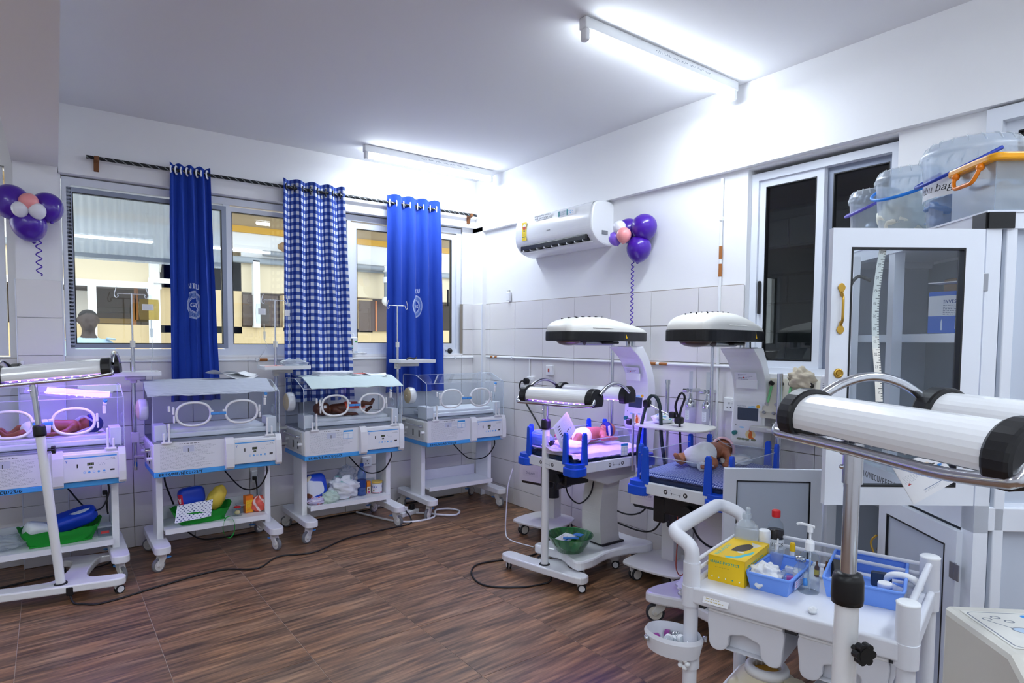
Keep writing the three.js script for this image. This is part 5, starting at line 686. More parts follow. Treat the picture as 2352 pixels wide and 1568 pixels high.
  mesh('cabinet_mark', new THREE.PlaneGeometry(0.42, 0.05).rotateY(Math.PI).translate(0.5, 1.0, -0.0015), print(512, 60, (x, w, h) => { x.fillStyle = '#e4e9f2'; x.fillRect(0, 0, w, h); stampText(x, 'ERHK/NICU/FFET/01/12', 16, 44, 40, '#3a3f48'); }), t);
}
const injectMap = (flip) => print(384, 300, (x, w, h) => { x.fillStyle = '#dfe5ee'; x.fillRect(0, 0, w, h); x.fillStyle = '#1667d6'; x.fillRect(0, 0, w, 28); x.fillRect(0, 176, 300, 124); x.fillStyle = '#1d3f8a'; x.font = 'bold 34px sans-serif'; x.fillText('INVESTJET®', 110, 84); for (let i = 0; i < 6; i++) lines(x, 110, 98 + i * 13, 200, 1, 8, 4, '#5a6a8a'); x.fillStyle = '#dfe5ee'; x.fillRect(200, 190, 70, 84); x.strokeStyle = '#1667d6'; x.lineWidth = 3; for (let i = 1; i < 4; i++) { x.beginPath(); x.moveTo(204, 190 + i * 21); x.lineTo(266, 190 + i * 21); x.stroke(); } x.fillStyle = '#cfe0fa'; x.fillRect(96, 220, 12, 60); x.beginPath(); x.moveTo(96, 220); x.lineTo(102, 196); x.lineTo(108, 220); x.fill(); });
function cabBox(label, w, h, d, x, y, z, m, turn = 0, flap) { const t = thing('carton', label, 'box', inCab(x, y, z), CT + turn); mesh('carton_body', box(w, h, d, 0, h / 2, 0, 0.003, 1), S(0x1c6ad8, 0.6), t); mesh('carton_print', new THREE.PlaneGeometry(w * 0.98, h * 0.98).rotateY(Math.PI).translate(0, h / 2, -d / 2 - 0.0006), m, t); mesh('carton_print', new THREE.PlaneGeometry(d * 0.96, h * 0.98).rotateY(-Math.PI / 2).translate(-w / 2 - 0.0006, h / 2, 0), m, t); if (flap) mesh('open_flap', box(w, 0.003, 0.07, 0, h + 0.03, -d / 2 + 0.03).rotateX(0.0), M.paper, t); return t; }
cabBox('open blue and white syringe carton on the middle shelf of the cabinet', 0.17, 0.14, 0.13, 0.33, 1.541, 0.16, injectMap(), 0.5, true);
cabBox('tall blue and white syringe carton standing at the right end of the shelf', 0.1, 0.24, 0.1, 0.13, 1.541, 0.26, injectMap(), 0.3);
{ const c = one('carton', box(0.24, 0.2, 0.18, 0, 0.1, 0, 0.003, 1), S(0x9a7d5f, 0.8), 'plain brown carton at the back of the cabinet shelf', 'box', inCab(0.42, 1.541, 0.3), [0, CT, 0]); }
one('storage_tub', lathe([[0, 0], [0.06, 0], [0.075, 0.09], [0.08, 0.095]], 4).rotateY(Math.PI / 4), S(0x2f7fe0, 0.5), 'blue plastic tub on the lower glass-door shelf of the cabinet', 'tub', inCab(0.2, 1.046, 0.2), [0, CT, 0]);
for (let i = 0; i < 3; i++) one('stacked_dish', lathe([[0, 0], [0.06, 0], [0.078, 0.02], [0.08, 0.02]], 4).rotateY(Math.PI / 4), M.frost, ['lowest clear dish stacked in the blue tub', 'middle clear dish stacked in the blue tub', 'topmost clear dish stacked in the blue tub'][i], 'dish', inCab(0.2, 1.142 + i * 0.021, 0.2), [0, CT, 0]);
one('plastic_bag', lump(0.1, 1.2, 0.8, 0.8, 0.4, 2.4, 51), M.frost, 'crumpled clear plastic bag behind the far glass door of the cabinet', 'bag', inCab(0.72, 1.12, 0.2));
one('packed_cloth', lump(0.11, 1.5, 0.5, 0.9, 0.3, 2.4, 52), S(0xb9d4d6, 0.9), 'pale green cloth packs on the board behind the glass doors', 'cloth', inCab(0.45, 1.1, 0.22));
one('bag', lump(0.11, 0.9, 1.2, 0.8, 0.3, 2.0, 53), S(0x77716c, 0.8), 'grey bag stuffed in the open lower compartment of the cabinet', 'bag', inCab(0.7, 0.66, 0.2));
{ const t = thing('storage_box', 'clear storage box with a pale blue lid in the open lower compartment', 'box', inCab(0.72, 0.83, 0.22), CT); mesh('tub', box(0.2, 0.1, 0.2, 0, 0.05, 0, 0.01), M.frost, t); mesh('lid', box(0.21, 0.015, 0.21, 0, 0.106, 0, 0.005), S(0xbcd4ea, 0.4), t); }
{ const t = thing('tape_measure', 'white measuring tape hanging inside the open glass door', 'tape', [0, 0, 0]); t.position.set(...inCab(-0.02, 1.78, -0.29)); t.rotation.y = CT + 94 * Math.PI / 180; mesh('tape', thick(2, 30, 0.0008, (u, v) => [(u - 0.5) * 0.02 + 0.012 * Math.sin(v * 3), -0.44 * v, 0.01 * Math.sin(v * 5)]), print(32, 512, (x, w, h) => { x.fillStyle = '#f0eee6'; x.fillRect(0, 0, w, h); x.fillStyle = '#333'; for (let i = 0; i < 60; i++) x.fillRect(0, i * 8.5, i % 5 ? 8 : 18, 2); x.font = '13px sans-serif'; for (let i = 0; i < 12; i++) x.fillText(String(60 - i * 5), 12, 24 + i * 42); }), t); mesh('tape_clip', box(0.02, 0.02, 0.006, 0, 0.005, 0), M.steel, t); }
// tubs on the top of the cabinet
const tubMat = PH(0xeaf0f6, 0.28, { transmission: 0.82, thickness: 0, ior: 1.3 });
function bucket(label, x, z, r, h, turn, fill, handleM, note) {
  const t = thing('bucket', label, 'bucket', inCab(x, 1.882, z), CT + turn), wallF = (k) => (u, v) => { const a = u * Math.PI * 2, rr = r * (0.84 + 0.16 * v) * k * (1 + 0.008 * Math.sin(a * 26 + v * 9)); return [rr * Math.cos(a), h * 0.86 * v, rr * Math.sin(a)]; };
  mesh('tub', [sheet(104, 10, wallF(1)), new THREE.CircleGeometry(r * 0.84, 30).rotateX(-Math.PI / 2).translate(0, 0.003, 0)], tubMat, t);
  mesh('lid', [lathe([[r * 1.06, h * 0.82], [r * 1.07, h * 0.87], [r * 1.02, h * 0.9], [r * 0.93, h * 0.97], [r * 0.8, h], [0, h]], 48)], tubMat, t);
  mesh('lid_rib', [...Array(20)].map((_, i) => tube([[r * 1.0, h * 0.905, 0], [r * 0.93, h * 0.972, 0.004], [r * 0.82, h * 1.001, 0.008]], 0.003, 8, false, 5).rotateY(i * 0.314)), M.frost, t);
  if (handleM) mesh('bail_handle', tube([...Array(13)].map((_, i) => { const a = (i / 12) * Math.PI; return [r * 1.1 * Math.cos(a), h * 0.8 - r * 0.55 * Math.sin(a), -r * 1.12 * Math.sin(a) * 0.92 - 0.01]; }), 0.006, 40, false, 8), handleM, t);
  if (note) mesh('paper_label', sheet(20, 2, (u, v) => { const a = -Math.PI / 2 - 0.75 + 1.5 * u, rr = r * 0.95 * 1.012; return [-rr * Math.cos(a), h * (0.58 - 0.2 * v), rr * Math.sin(a)]; }), print(320, 110, (x, w, h2) => { x.fillStyle = '#eef0f3'; x.fillRect(0, 0, w, h2); x.save(); x.translate(w, 0); x.scale(-1, 1); x.restore(); x.fillStyle = '#1b1d24'; x.font = 'italic 58px serif'; x.fillText('Ambu bags', 18, 74); }), t);
  if (fill) mesh('contents', fill[0], fill[1], t);
  return t;
}
bucket('small clear ribbed bucket, leftmost on top of the cabinet', 0.86, 0.11, 0.092, 0.255, 0, [lump(0.07, 1, 0.9, 1, 0.3, 2, 61).translate(0.01, 0.06, 0), S(0x9aa0a8, 0.4, { metalness: 0.4 })], S(0x6a62c8, 0.4));
bucket('clear bucket with a bright blue handle filled with gloves on the cabinet', 0.66, 0.14, 0.112, 0.285, 0.5, [lump(0.095, 1, 1.15, 1, 0.35, 2.2, 62).translate(0, 0.09, 0), S(0xe3e4d8, 0.8)], S(0x1c86e8, 0.4));
bucket('large clear bucket with a handwritten paper label on the cabinet', 0.38, 0.19, 0.143, 0.3, 0, [lump(0.12, 1, 0.55, 1, 0.3, 2, 63).translate(0, 0.08, 0), S(0x6f8cb8, 0.5)], S(0x2340b0, 0.4), true);
{ const t = thing('storage_box', 'clear storage box with an orange lid at the right end of the cabinet top', 'box', inCab(0.1, 1.882, 0.2), CT);
  mesh('tub', [...[-1, 1].map((s) => box(0.19, 0.14, 0.003, 0, 0.07, s * 0.18)), ...[-1, 1].map((s) => box(0.003, 0.14, 0.36, s * 0.095, 0.07, 0)), box(0.19, 0.003, 0.36, 0, 0.002, 0)], tubMat, t);
  mesh('lid', [ext(rrect(0.215, 0.385, 0.03), 0.022, 0.006).rotateX(-Math.PI / 2).translate(0, 0.148, 0)], S(0xf7ab0a, 0.35), t);
  mesh('clip_handle', [pipe([[-0.055, 0.135, -0.198], [-0.055, 0.115, -0.204], [-0.04, 0.09, -0.21], [0.04, 0.09, -0.21], [0.055, 0.115, -0.204], [0.055, 0.135, -0.198]], 0.006, 0.012), ball(0.011, -0.055, 0.13, -0.198), ball(0.011, 0.055, 0.13, -0.198)], S(0xf58608, 0.35), t); }
one('mask_bag', lump(0.06, 1.2, 0.8, 1.2, 0.3, 2, 66), S(0xd9d2cc, 0.5), 'white resuscitator bag lying inside the orange-lidded box', 'bag', inCab(0.12, 1.935, 0.1));
one('mask', new THREE.TorusGeometry(0.045, 0.018, 10, 26).rotateX(1.2), S(0x6cc7c9, 0.35), 'turquoise face mask inside the orange-lidded box', 'mask', inCab(0.1, 1.93, 0.24));
one('hose_coil', [0, 1, 2].map((i) => new THREE.TorusGeometry(0.06, 0.011, 8, 40).rotateX(Math.PI / 2 + 0.2 * i).translate(0, i * 0.02, 0)), M.frost, 'coiled corrugated clear hose inside the orange-lidded box', 'hose', inCab(0.09, 1.945, 0.32));
// ---------------------------------------------------------------- the trolley. Local: x along its front edge, +z to the viewer
const TRO = [-1.62, 0, 4.255], TT = -76.5 * Math.PI / 180, troM = new THREE.Matrix4().makeRotationY(TT).setPosition(...TRO), onTro = (x, y, z) => V(x, y, z).applyMatrix4(troM).toArray();
{
  const t = thing('trolley', 'white plastic medical trolley with drawers and rails in the foreground', 'trolley', TRO, TT), m = S(0xe3e5ec, 0.42);
  mesh('tray_top', [box(0.56, 0.012, 0.45, 0, 0.766, 0, 0.004), box(0.54, 0.05, 0.02, 0, 0.757, 0.228, 0.008), box(0.54, 0.05, 0.02, 0, 0.757, -0.228, 0.008), box(0.02, 0.05, 0.44, -0.282, 0.757, 0, 0.008), box(0.02, 0.05, 0.44, 0.282, 0.757, 0, 0.008)], m, t);
  for (const [x, z] of [[-0.275, 0.215], [0.275, 0.215], [-0.275, -0.215], [0.275, -0.215]]) { mesh('leg', cyl(0.0205, 0.0205, 0.7, x, 0.41, z, 'y', 22), m, t); caster(t, x, z, 0.03, 1, { top: 0.07, twin: true, fork: M.white, wheel: M.darkGrey, hub: M.offwhite }); mesh('corner_socket', cyl(0.028, 0.027, 0.06, x, 0.75, z, 'y', 24), m, t); }
  for (const z of [0.215, -0.215]) { mesh('post', cyl(0.026, 0.026, 0.095, 0.275, 0.826, z, 'y', 24), m, t); mesh('post_cap', lathe([[0.026, 0], [0.027, 0.004], [0.022, 0.008], [0, 0.009]], 24, 0.275, 0.873, z), M.white, t); mesh('post', cyl(0.025, 0.025, 0.07, -0.275, 0.815, z, 'y', 24), m, t); }
  mesh('push_handle', pipe([[-0.275, 0.84, 0.215], [-0.275, 0.895, 0.215], [-0.345, 0.925, 0.205], [-0.355, 0.93, -0.2], [-0.275, 0.9, -0.215], [-0.275, 0.84, -0.215]], 0.0215, 0.05, 16), m, t);
  for (const y of [0.82, 0.85]) mesh('rail', cyl(0.006, 0.006, 0.55, 0, y, -0.215, 'x', 12), m, t); for (const y of [0.815, 0.845]) mesh('rail', cyl(0.006, 0.006, 0.42, -0.275, y, 0, 'z', 12), m, t); mesh('rail', cyl(0.009, 0.009, 0.42, 0.275, 0.857, 0, 'z', 12), m, t);
  mesh('lower_shelf', box(0.54, 0.02, 0.42, 0, 0.36, 0, 0.006), m, t); mesh('drawer_runner', [box(0.02, 0.02, 0.4, -0.24, 0.728, 0.02), box(0.03, 0.02, 0.4, 0.01, 0.728, 0.02), box(0.02, 0.02, 0.4, 0.25, 0.728, 0.02)], M.darkGrey, t);
  for (const x of [-0.115, 0.135]) {
    const d = sub('drawer', t, [x, 0.72, 0.06]);
    mesh('drawer_tub', [box(0.003, 0.1, 0.3, -0.098, -0.055, 0), box(0.003, 0.1, 0.3, 0.098, -0.055, 0), box(0.19, 0.003, 0.3, 0, -0.105, 0), box(0.19, 0.1, 0.003, 0, -0.055, -0.15), box(0.1, 0.09, 0.004, 0, -0.058, 0.128)], S(0xdadce3, 0.42), d);
    mesh('drawer_front', ext(smooth([[-0.1, 0], [-0.06, 0], [0.06, 0], [0.1, 0], [0.1, -0.06], [0.093, -0.1], [0.07, -0.105], [0.052, -0.09], [0.045, -0.055], [0.02, -0.045], [0, -0.04], [-0.02, -0.045], [-0.045, -0.055], [-0.052, -0.09], [-0.07, -0.105], [-0.093, -0.1], [-0.1, -0.06]], 90), 0.02, 0.004).translate(0, -0.004, 0.148), S(0xdfe1e8, 0.42), d);
    mesh('drawer_rim', [box(0.21, 0.01, 0.025, 0, 0.003, 0.15, 0.004), box(0.012, 0.01, 0.3, -0.1, 0.003, 0), box(0.012, 0.01, 0.3, 0.1, 0.003, 0)], M.white, d);
  }
  mesh('shelf_label', new THREE.PlaneGeometry(0.075, 0.03).rotateX(-0.5).translate(-0.19, 0.762, 0.2395), print(128, 50, (x, w, h) => { x.fillStyle = '#f1f2f4'; x.fillRect(0, 0, w, h); lines(x, 14, 12, 100, 3, 12, 4, '#c9b77a'); }), t);
  const b = sub('side_basket', t, [-0.325, 0.625, 0.225]);
  mesh('basket_bowl', [sheet(50, 8, (u, v) => { const a = u * Math.PI * 2, k = 0.72 + 0.28 * Math.sqrt(v); return [0.085 * k * Math.cos(a), -0.05 + 0.05 * v, 0.062 * k * Math.sin(a)]; }), sheet(50, 2, (u, v) => { const a = u * Math.PI * 2, k = 1 + 0.08 * v; return [0.085 * k * Math.cos(a), 0 - 0.012 * v, 0.062 * k * Math.sin(a)]; }), sheet(50, 4, (u, v) => { const a = u * Math.PI * 2, k = 1.08 - 0.12 * v; return [0.085 * k * Math.cos(a), -0.012 - 0.045 * v, 0.062 * k * Math.sin(a)]; }), new THREE.CircleGeometry(0.06, 30).scale(1, 0.72, 1).rotateX(-Math.PI / 2).translate(0, -0.05, 0)], m, b);
  mesh('basket_clamp', cyl(0.028, 0.028, 0.06, 0.05, -0.065, -0.01, 'y', 20), m, b); mesh('clamp_knob', [...[0, 1, 2, 3, 4].map((i) => ball(0.008, 0.05 + 0.012 * Math.cos(i * 1.257), -0.07 + 0.012 * Math.sin(i * 1.257), 0.035))], M.white, b);
}
const vialGlass = PH(0xf2f6f8, 0.06, { transmission: 0.9, thickness: 0, ior: 1.4 });
function vial(label, pos, s, capM, laid = 0, group) { const t = thing('vial', label, 'vial', pos, 1 + laid, group); t.rotation.z = laid ? 1.45 : 0; mesh('glass', lathe([[0, 0], [0.011 * s, 0], [0.012 * s, 0.003], [0.012 * s, 0.026 * s], [0.006 * s, 0.034 * s], [0.006 * s, 0.04 * s]], 16), vialGlass, t); mesh('cap', lathe([[0, 0.039 * s], [0.0085 * s, 0.039 * s], [0.0085 * s, 0.047 * s], [0, 0.048 * s]], 16), capM, t); mesh('vial_label', cyl(0.0122 * s, 0.0122 * s, 0.014 * s, 0, 0.012 * s, 0, 'y', 16), laid % 2 === 1 ? S(0x8d2f8a, 0.5) : M.paper, t); return t; }
for (let i = 0; i < 9; i++) vial('empty glass vial lying in the basket on the trolley leg', onTro(-0.375 + (i % 5) * 0.024 + (i > 4 ? 0.012 : 0), 0.588 + (i > 4 ? 0.012 : 0), 0.215 + ((i * 7) % 4 - 1.5) * 0.018), 1.1, M.chrome, 1 + i * 0.8, 'empty vials in the trolley basket');
const Y = 0.772;
{ const t = thing('glove_box', 'yellow glove box with turquoise lettering on the trolley', 'box', [-1.675, Y, 4.055], TT);
  mesh('carton', box(0.112, 0.078, 0.225, 0, 0.039, 0, 0.002, 1), S(0xf4c900, 0.5), t);
  mesh('top_print', new THREE.PlaneGeometry(0.112, 0.225).rotateX(-Math.PI / 2).translate(0, 0.0786, 0), print(256, 512, (x, w, h) => { x.fillStyle = '#f7cc00'; x.fillRect(0, 0, w, h); x.fillStyle = '#3fb8b0'; x.font = 'bold 38px sans-serif'; x.save(); x.translate(52, 480); x.rotate(-Math.PI / 2); x.fillText('MAJAS-PROTECT', 0, 0); x.restore(); x.fillStyle = '#4fc4cf'; x.beginPath(); x.moveTo(96, 470); x.lineTo(160, 450); x.lineTo(236, 250); x.lineTo(240, 330); x.lineTo(190, 470); x.lineTo(120, 500); x.fill(); x.fillStyle = '#d8d4c4'; x.beginPath(); x.moveTo(150, 60); x.lineTo(236, 90); x.lineTo(200, 190); x.fill(); x.fillStyle = '#3a2a1c'; x.beginPath(); x.moveTo(90, 330); x.quadraticCurveTo(80, 170, 150, 110); x.quadraticCurveTo(210, 130, 190, 240); x.quadraticCurveTo(170, 340, 90, 330); x.fill(); x.fillStyle = '#eee8da'; x.beginPath(); x.ellipse(160, 330, 26, 18, 0, 0, 7); x.fill(); }), t);
  mesh('front_print', new THREE.PlaneGeometry(0.112, 0.078).translate(0, 0.039, 0.1131), print(256, 180, (x, w, h) => { x.fillStyle = '#f7cc00'; x.fillRect(0, 0, w, h); x.fillStyle = '#1f9d96'; x.font = 'bold 27px sans-serif'; x.fillText('MAJAS-PROTECT', 12, 50); lines(x, 50, 74, 150, 1, 8, 4, '#c9a400'); for (let i = 0; i < 5; i++) { x.fillStyle = i === 3 ? '#3aa' : '#fff'; x.beginPath(); x.arc(30 + i * 48, 150, 5, 0, 7); x.fill(); } }), t);
  mesh('side_print', new THREE.PlaneGeometry(0.225, 0.078).rotateY(Math.PI / 2).translate(0.0567, 0.039, 0), print(384, 130, (x, w, h) => { x.fillStyle = '#f4c900'; x.fillRect(0, 0, w, h); lines(x, 30, 30, 300, 4, 22, 6, '#2aa79f'); }), t); }
function dish(label, pos, w, d, h, turn) { const t = thing('tray_basin', label, 'tray', pos, turn); const s = poly([[-w / 2, -d / 2], [w / 2, -d / 2], [w / 2, d / 2], [-w / 2, d / 2]]);
  mesh('basin', [-1, 1].flatMap((k) => [sheet(2, 2, (u, v) => [(u - 0.5) * (w - 0.02 * (1 - v)), h * v + 0.002, k * (d / 2 - 0.01 * (1 - v))]), sheet(2, 2, (u, v) => [k * (w / 2 - 0.01 * (1 - v)), h * v + 0.002, (u - 0.5) * (d - 0.02 * (1 - v))])]).concat(box(w - 0.02, 0.003, d - 0.02, 0, 0.002, 0)), M.tray, t);
  mesh('rim', [pipe([[-w / 2, h, -d / 2], [w / 2, h, -d / 2], [w / 2, h, d / 2], [-w / 2, h, d / 2], [-w / 2, h, -d / 2]], 0.0045, 0.012, 8)], M.tray, t);
  mesh('price_label', new THREE.PlaneGeometry(d * 0.6, h * 0.5).rotateY(Math.PI / 2).translate(w / 2 + 0.0005, h * 0.5, 0), print(96, 40, (x, a, b) => { x.fillStyle = '#b9c8ee'; x.fillRect(0, 0, a, b); lines(x, 8, 8, 80, 3, 10, 3, '#d05a7a'); }), t); return t; }
dish('small blue tray holding cotton wool and vials, beside the yellow box', [-1.645, Y, 4.175], 0.125, 0.225, 0.05, TT - 0.02);
dish('large blue tray with an oximeter and a jar at the right of the trolley', [-1.47, Y, 4.35], 0.2, 0.3, 0.055, TT + 0.1);
one('cotton_wool', lump(0.04, 1.1, 0.9, 1.3, 0.35, 2.6, 71, 36), M.cloth, 'white cotton wool heap in the small blue tray', 'cotton', [-1.7, Y + 0.03, 4.16], [0, TT, 0]);
vial('clear vial with a pink label standing in the small blue tray', [-1.6, Y + 0.004, 4.215], 1.7, M.chrome); vial('small vial lying beside the cotton wool in the small blue tray', [-1.66, Y + 0.018, 4.2], 1.3, M.sky, 1.0);
one('syringe', [cyl(0.005, 0.005, 0.06, 0, 0.008, 0, 'x', 12), cyl(0.008, 0.008, 0.003, 0.032, 0.008, 0, 'x', 12), cyl(0.002, 0.002, 0.03, -0.045, 0.008, 0, 'x', 8)], M.frost, 'small clear syringe lying in the small blue tray', 'syringe', [-1.62, Y + 0.008, 4.17], [0, 0.4, 0]);
{ const t = thing('oximeter', 'white and black oximeter strap device in the large blue tray', 'device', [-1.44, Y + 0.004, 4.40], TT); mesh('strap_ring', [new THREE.TorusGeometry(0.032, 0.008, 8, 28).scale(1.3, 1, 1.4).rotateX(0.5).translate(0.035, 0.028, 0.0)], M.white, t); mesh('screen_body', box(0.055, 0.045, 0.016, -0.02, 0.028, 0.0, 0.006).rotateY(0.2), S(0x2b3950, 0.2), t); }
{ const t = thing('pill_jar', 'small white screw-top jar in the large blue tray', 'jar', [-1.53, Y + 0.004, 4.425]); mesh('jar', lathe([[0, 0], [0.017, 0], [0.018, 0.003], [0.018, 0.032], [0.015, 0.034]], 22), M.white, t); mesh('lid', lathe([[0, 0.052], [0.017, 0.051], [0.0185, 0.047], [0.0185, 0.035], [0, 0.034]], 24), M.white, t); mesh('jar_label', cyl(0.0182, 0.0182, 0.018, 0, 0.016, 0, 'y', 22), formMap, t); }
one('gauze_pack', box(0.06, 0.02, 0.05, 0, 0.01, 0, 0.006), M.paper, 'white gauze pack at the left end of the large blue tray', 'pack', [-1.55, Y + 0.004, 4.29], [0, 0.5, 0]);
one('wallet', box(0.05, 0.012, 0.07, 0, 0.03, 0, 0.004).rotateX(0.5), M.black, 'small black pouch leaning in the large blue tray', 'pouch', [-1.47, Y + 0.01, 4.26], [0, TT, 0]);
one('cotton_ball', lump(0.012, 1.3, 0.8, 1, 0.3, 2, 75, 14), M.cloth, 'single white cotton ball on the trolley top near the front edge', 'cotton', [-1.775, Y + 0.009, 4.345]);
// bottles
const pump = (p, y, r, w) => { mesh('pump_collar', [cyl(r, r, 0.022, 0, y + 0.011, 0, 'y', 22), cyl(r * 0.7, r, 0.008, 0, y + 0.026, 0, 'y', 22)], M.white, p); mesh('pump_head', [cyl(0.0035, 0.0035, 0.03, 0, y + 0.045, 0, 'y', 10), cyl(0.008, 0.008, 0.018, 0, y + 0.062, 0, 'y', 14), tube([[w * 0.35, y + 0.07, 0], [-w * 0.2, y + 0.073, 0], [-w * 0.8, y + 0.074, 0], [-w * 1.05, y + 0.07, 0]], 0.0042, 16)], M.white, p); };
{ const t = thing('pump_bottle', 'tall clear round bottle with a white pump on the trolley', 'bottle', [-1.64, Y, 4.262], TT); mesh('bottle', lathe([[0, 0], [0.028, 0], [0.0295, 0.004], [0.0295, 0.03], [0.0285, 0.034], [0.0295, 0.04], [0.0295, 0.095], [0.025, 0.112], [0.012, 0.122], [0.012, 0.13]], 28), M.clear, t); mesh('dip_tube', cyl(0.0025, 0.0025, 0.12, 0.002, 0.065, 0, 'y', 8), M.frost, t); pump(t, 0.125, 0.013, 0.035); }
{ const t = thing('sanitizer_bottle', 'square translucent sanitizer bottle half full at the back left of the trolley', 'bottle', [-1.56, Y, 4.005], TT + 0.3); mesh('bottle', [box(0.075, 0.125, 0.05, 0, 0.0625, 0, 0.012, 3), lathe([[0.03, 0.123], [0.024, 0.135], [0.012, 0.142], [0.012, 0.15]], 22)], M.frost, t); mesh('liquid', box(0.066, 0.075, 0.042, 0, 0.04, 0, 0.008), PH(0xe3ebee, 0.1, { transmission: 0.6, thickness: 0 }), t); mesh('flip_cap', [cyl(0.014, 0.015, 0.014, 0, 0.155, 0, 'y', 18), box(0.014, 0.022, 0.02, 0.004, 0.172, 0, 0.005)], M.frost, t); }
{ const t = thing('cream_tube', 'slim white cylindrical bottle next to the sanitizer', 'bottle', [-1.535, Y, 4.055]); mesh('bottle', lathe([[0, 0], [0.018, 0], [0.019, 0.003], [0.019, 0.085], [0.018, 0.088]], 24), M.white, t); mesh('cap', lathe([[0.0185, 0.088], [0.019, 0.09], [0.019, 0.112], [0.016, 0.115], [0, 0.115]], 24), M.white, t); }
{ const t = thing('reagent_bottle', 'bottle of dark brown liquid with a red cap on the trolley', 'bottle', [-1.45, Y, 4.045]); mesh('bottle', lathe([[0, 0], [0.026, 0], [0.0275, 0.004], [0.0275, 0.1], [0.022, 0.122], [0.011, 0.135], [0.011, 0.145]], 26), M.clear, t); mesh('liquid', lathe([[0, 0.002], [0.0262, 0.002], [0.0262, 0.098], [0, 0.098]], 26), PH(0x1a0d06, 0.1), t); mesh('cap', lathe([[0.0135, 0.142], [0.014, 0.145], [0.014, 0.163], [0.011, 0.166], [0, 0.166]], 22), M.red, t); mesh('bottle_label', cyl(0.0282, 0.0282, 0.036, 0, 0.052, 0, 'y', 28), print(256, 64, (x, w, h) => { x.fillStyle = '#eceff2'; x.fillRect(0, 0, w, h); x.fillStyle = '#222'; x.font = 'bold 30px sans-serif'; for (let i = 0; i < 2; i++) x.fillText('DONNIS', 10 + i * 128, 42); }), t); }
{ const t = thing('measuring_cup', 'translucent measuring cup with a syringe standing in it', 'cup', [-1.545, Y, 4.1]); mesh('cup', lathe([[0, 0.002], [0.023, 0.002], [0.029, 0.07], [0.031, 0.072]], 26), M.frost, t); }
one('syringe', [cyl(0.0055, 0.0055, 0.07, 0, 0.04, 0, 'y', 14), cyl(0.009, 0.009, 0.003, 0, 0.076, 0, 'y', 14), cyl(0.003, 0.003, 0.02, 0, 0.085, 0, 'y', 8)].map((g) => g.rotateZ(-0.22)), M.white, 'white syringe standing in the measuring cup', 'syringe', [-1.55, Y + 0.003, 4.1]);
{ const t = thing('test_tube_rack', 'white block rack with small holes behind the pump bottle', 'rack', [-1.53, Y, 4.165], TT); mesh('block', box(0.06, 0.022, 0.045, 0, 0.011, 0, 0.003), M.white, t); mesh('hole', [...Array(12)].map((_, i) => cyl(0.004, 0.004, 0.001, -0.022 + (i % 4) * 0.015, 0.0225, -0.014 + Math.floor(i / 4) * 0.014, 'y', 10)), S(0xc9ccd2, 0.5), t); }
{ const t = thing('sample_tube', 'sample tube with a yellow cap standing in the rack', 'tube', [-1.53, Y + 0.02, 4.15]); mesh('tube', cyl(0.006, 0.006, 0.05, 0, 0.025, 0, 'y', 14), M.white, t); mesh('cap', [cyl(0.0085, 0.0085, 0.022, 0, 0.06, 0, 'y', 16), cyl(0.007, 0.007, 0.004, 0, 0.073, 0, 'y', 14)], M.yellow, t); }
for (let i = 0; i < 3; i++) { const t = thing('ampoule', 'amber and yellow labelled ampoule standing behind the pump bottle', 'ampoule', [-1.5 + i * 0.02, Y, 4.215 + i * 0.02], 0, 'amber ampoules behind the pump bottle'); mesh('glass', lathe([[0, 0], [0.007, 0], [0.0075, 0.03], [0.003, 0.036], [0.003, 0.048], [0, 0.05]], 12), S(0x6a3d12, 0.15), t); mesh('ampoule_label', cyl(0.0078, 0.0078, 0.016, 0, 0.014, 0, 'y', 12), S(0xe8c83a, 0.6), t); }
// on the lower shelf
{ const t = thing('sharps_container', 'cream sharps container with a round open mouth on the lower trolley shelf', 'container', onTro(-0.085, 0.37, 0.1), TT); mesh('tub', [box(0.2, 0.14, 0.16, 0, 0.07, 0, 0.03, 3), lathe([[0.09, 0.135], [0.062, 0.16], [0.06, 0.165]], 28)], PH(0xe6dcc0, 0.4, { transmission: 0.15, thickness: 0 }), t); mesh('mouth_ring', lathe([[0.04, 0.178], [0.044, 0.185], [0.056, 0.184], [0.062, 0.174], [0.062, 0.16], [0.042, 0.16], [0.04, 0.178]], 32), M.white, t); mesh('teeth', [...Array(14)].map((_, i) => box(0.004, 0.016, 0.005, 0.042 * Math.cos(i * 0.449), 0.168, 0.042 * Math.sin(i * 0.449))), M.white, t); mesh('contents', new THREE.CircleGeometry(0.041, 24).rotateX(-Math.PI / 2).translate(0, 0.161, 0), S(0xd8a53a, 0.6), t); mesh('side_cap', cyl(0.03, 0.034, 0.03, 0.085, 0.15, 0.02, 'y', 20), PH(0xe6dcc0, 0.4), t); }
{ const t = thing('jerrycan', 'translucent white bottle with a dark blue screw cap on the lower shelf', 'bottle', onTro(0.075, 0.37, 0.1), TT); mesh('bottle', [box(0.1, 0.15, 0.09, 0, 0.075, 0, 0.025, 3), lathe([[0.045, 0.14], [0.035, 0.17], [0.017, 0.195], [0.016, 0.205]], 24)], M.frost, t); mesh('cap', lathe([[0.02, 0.2], [0.0205, 0.203], [0.0205, 0.228], [0.018, 0.231], [0, 0.231]], 24), S(0x14337e, 0.4), t); mesh('handle_rib', box(0.02, 0.06, 0.012, 0, 0.165, 0.035, 0.005), M.frost, t); }
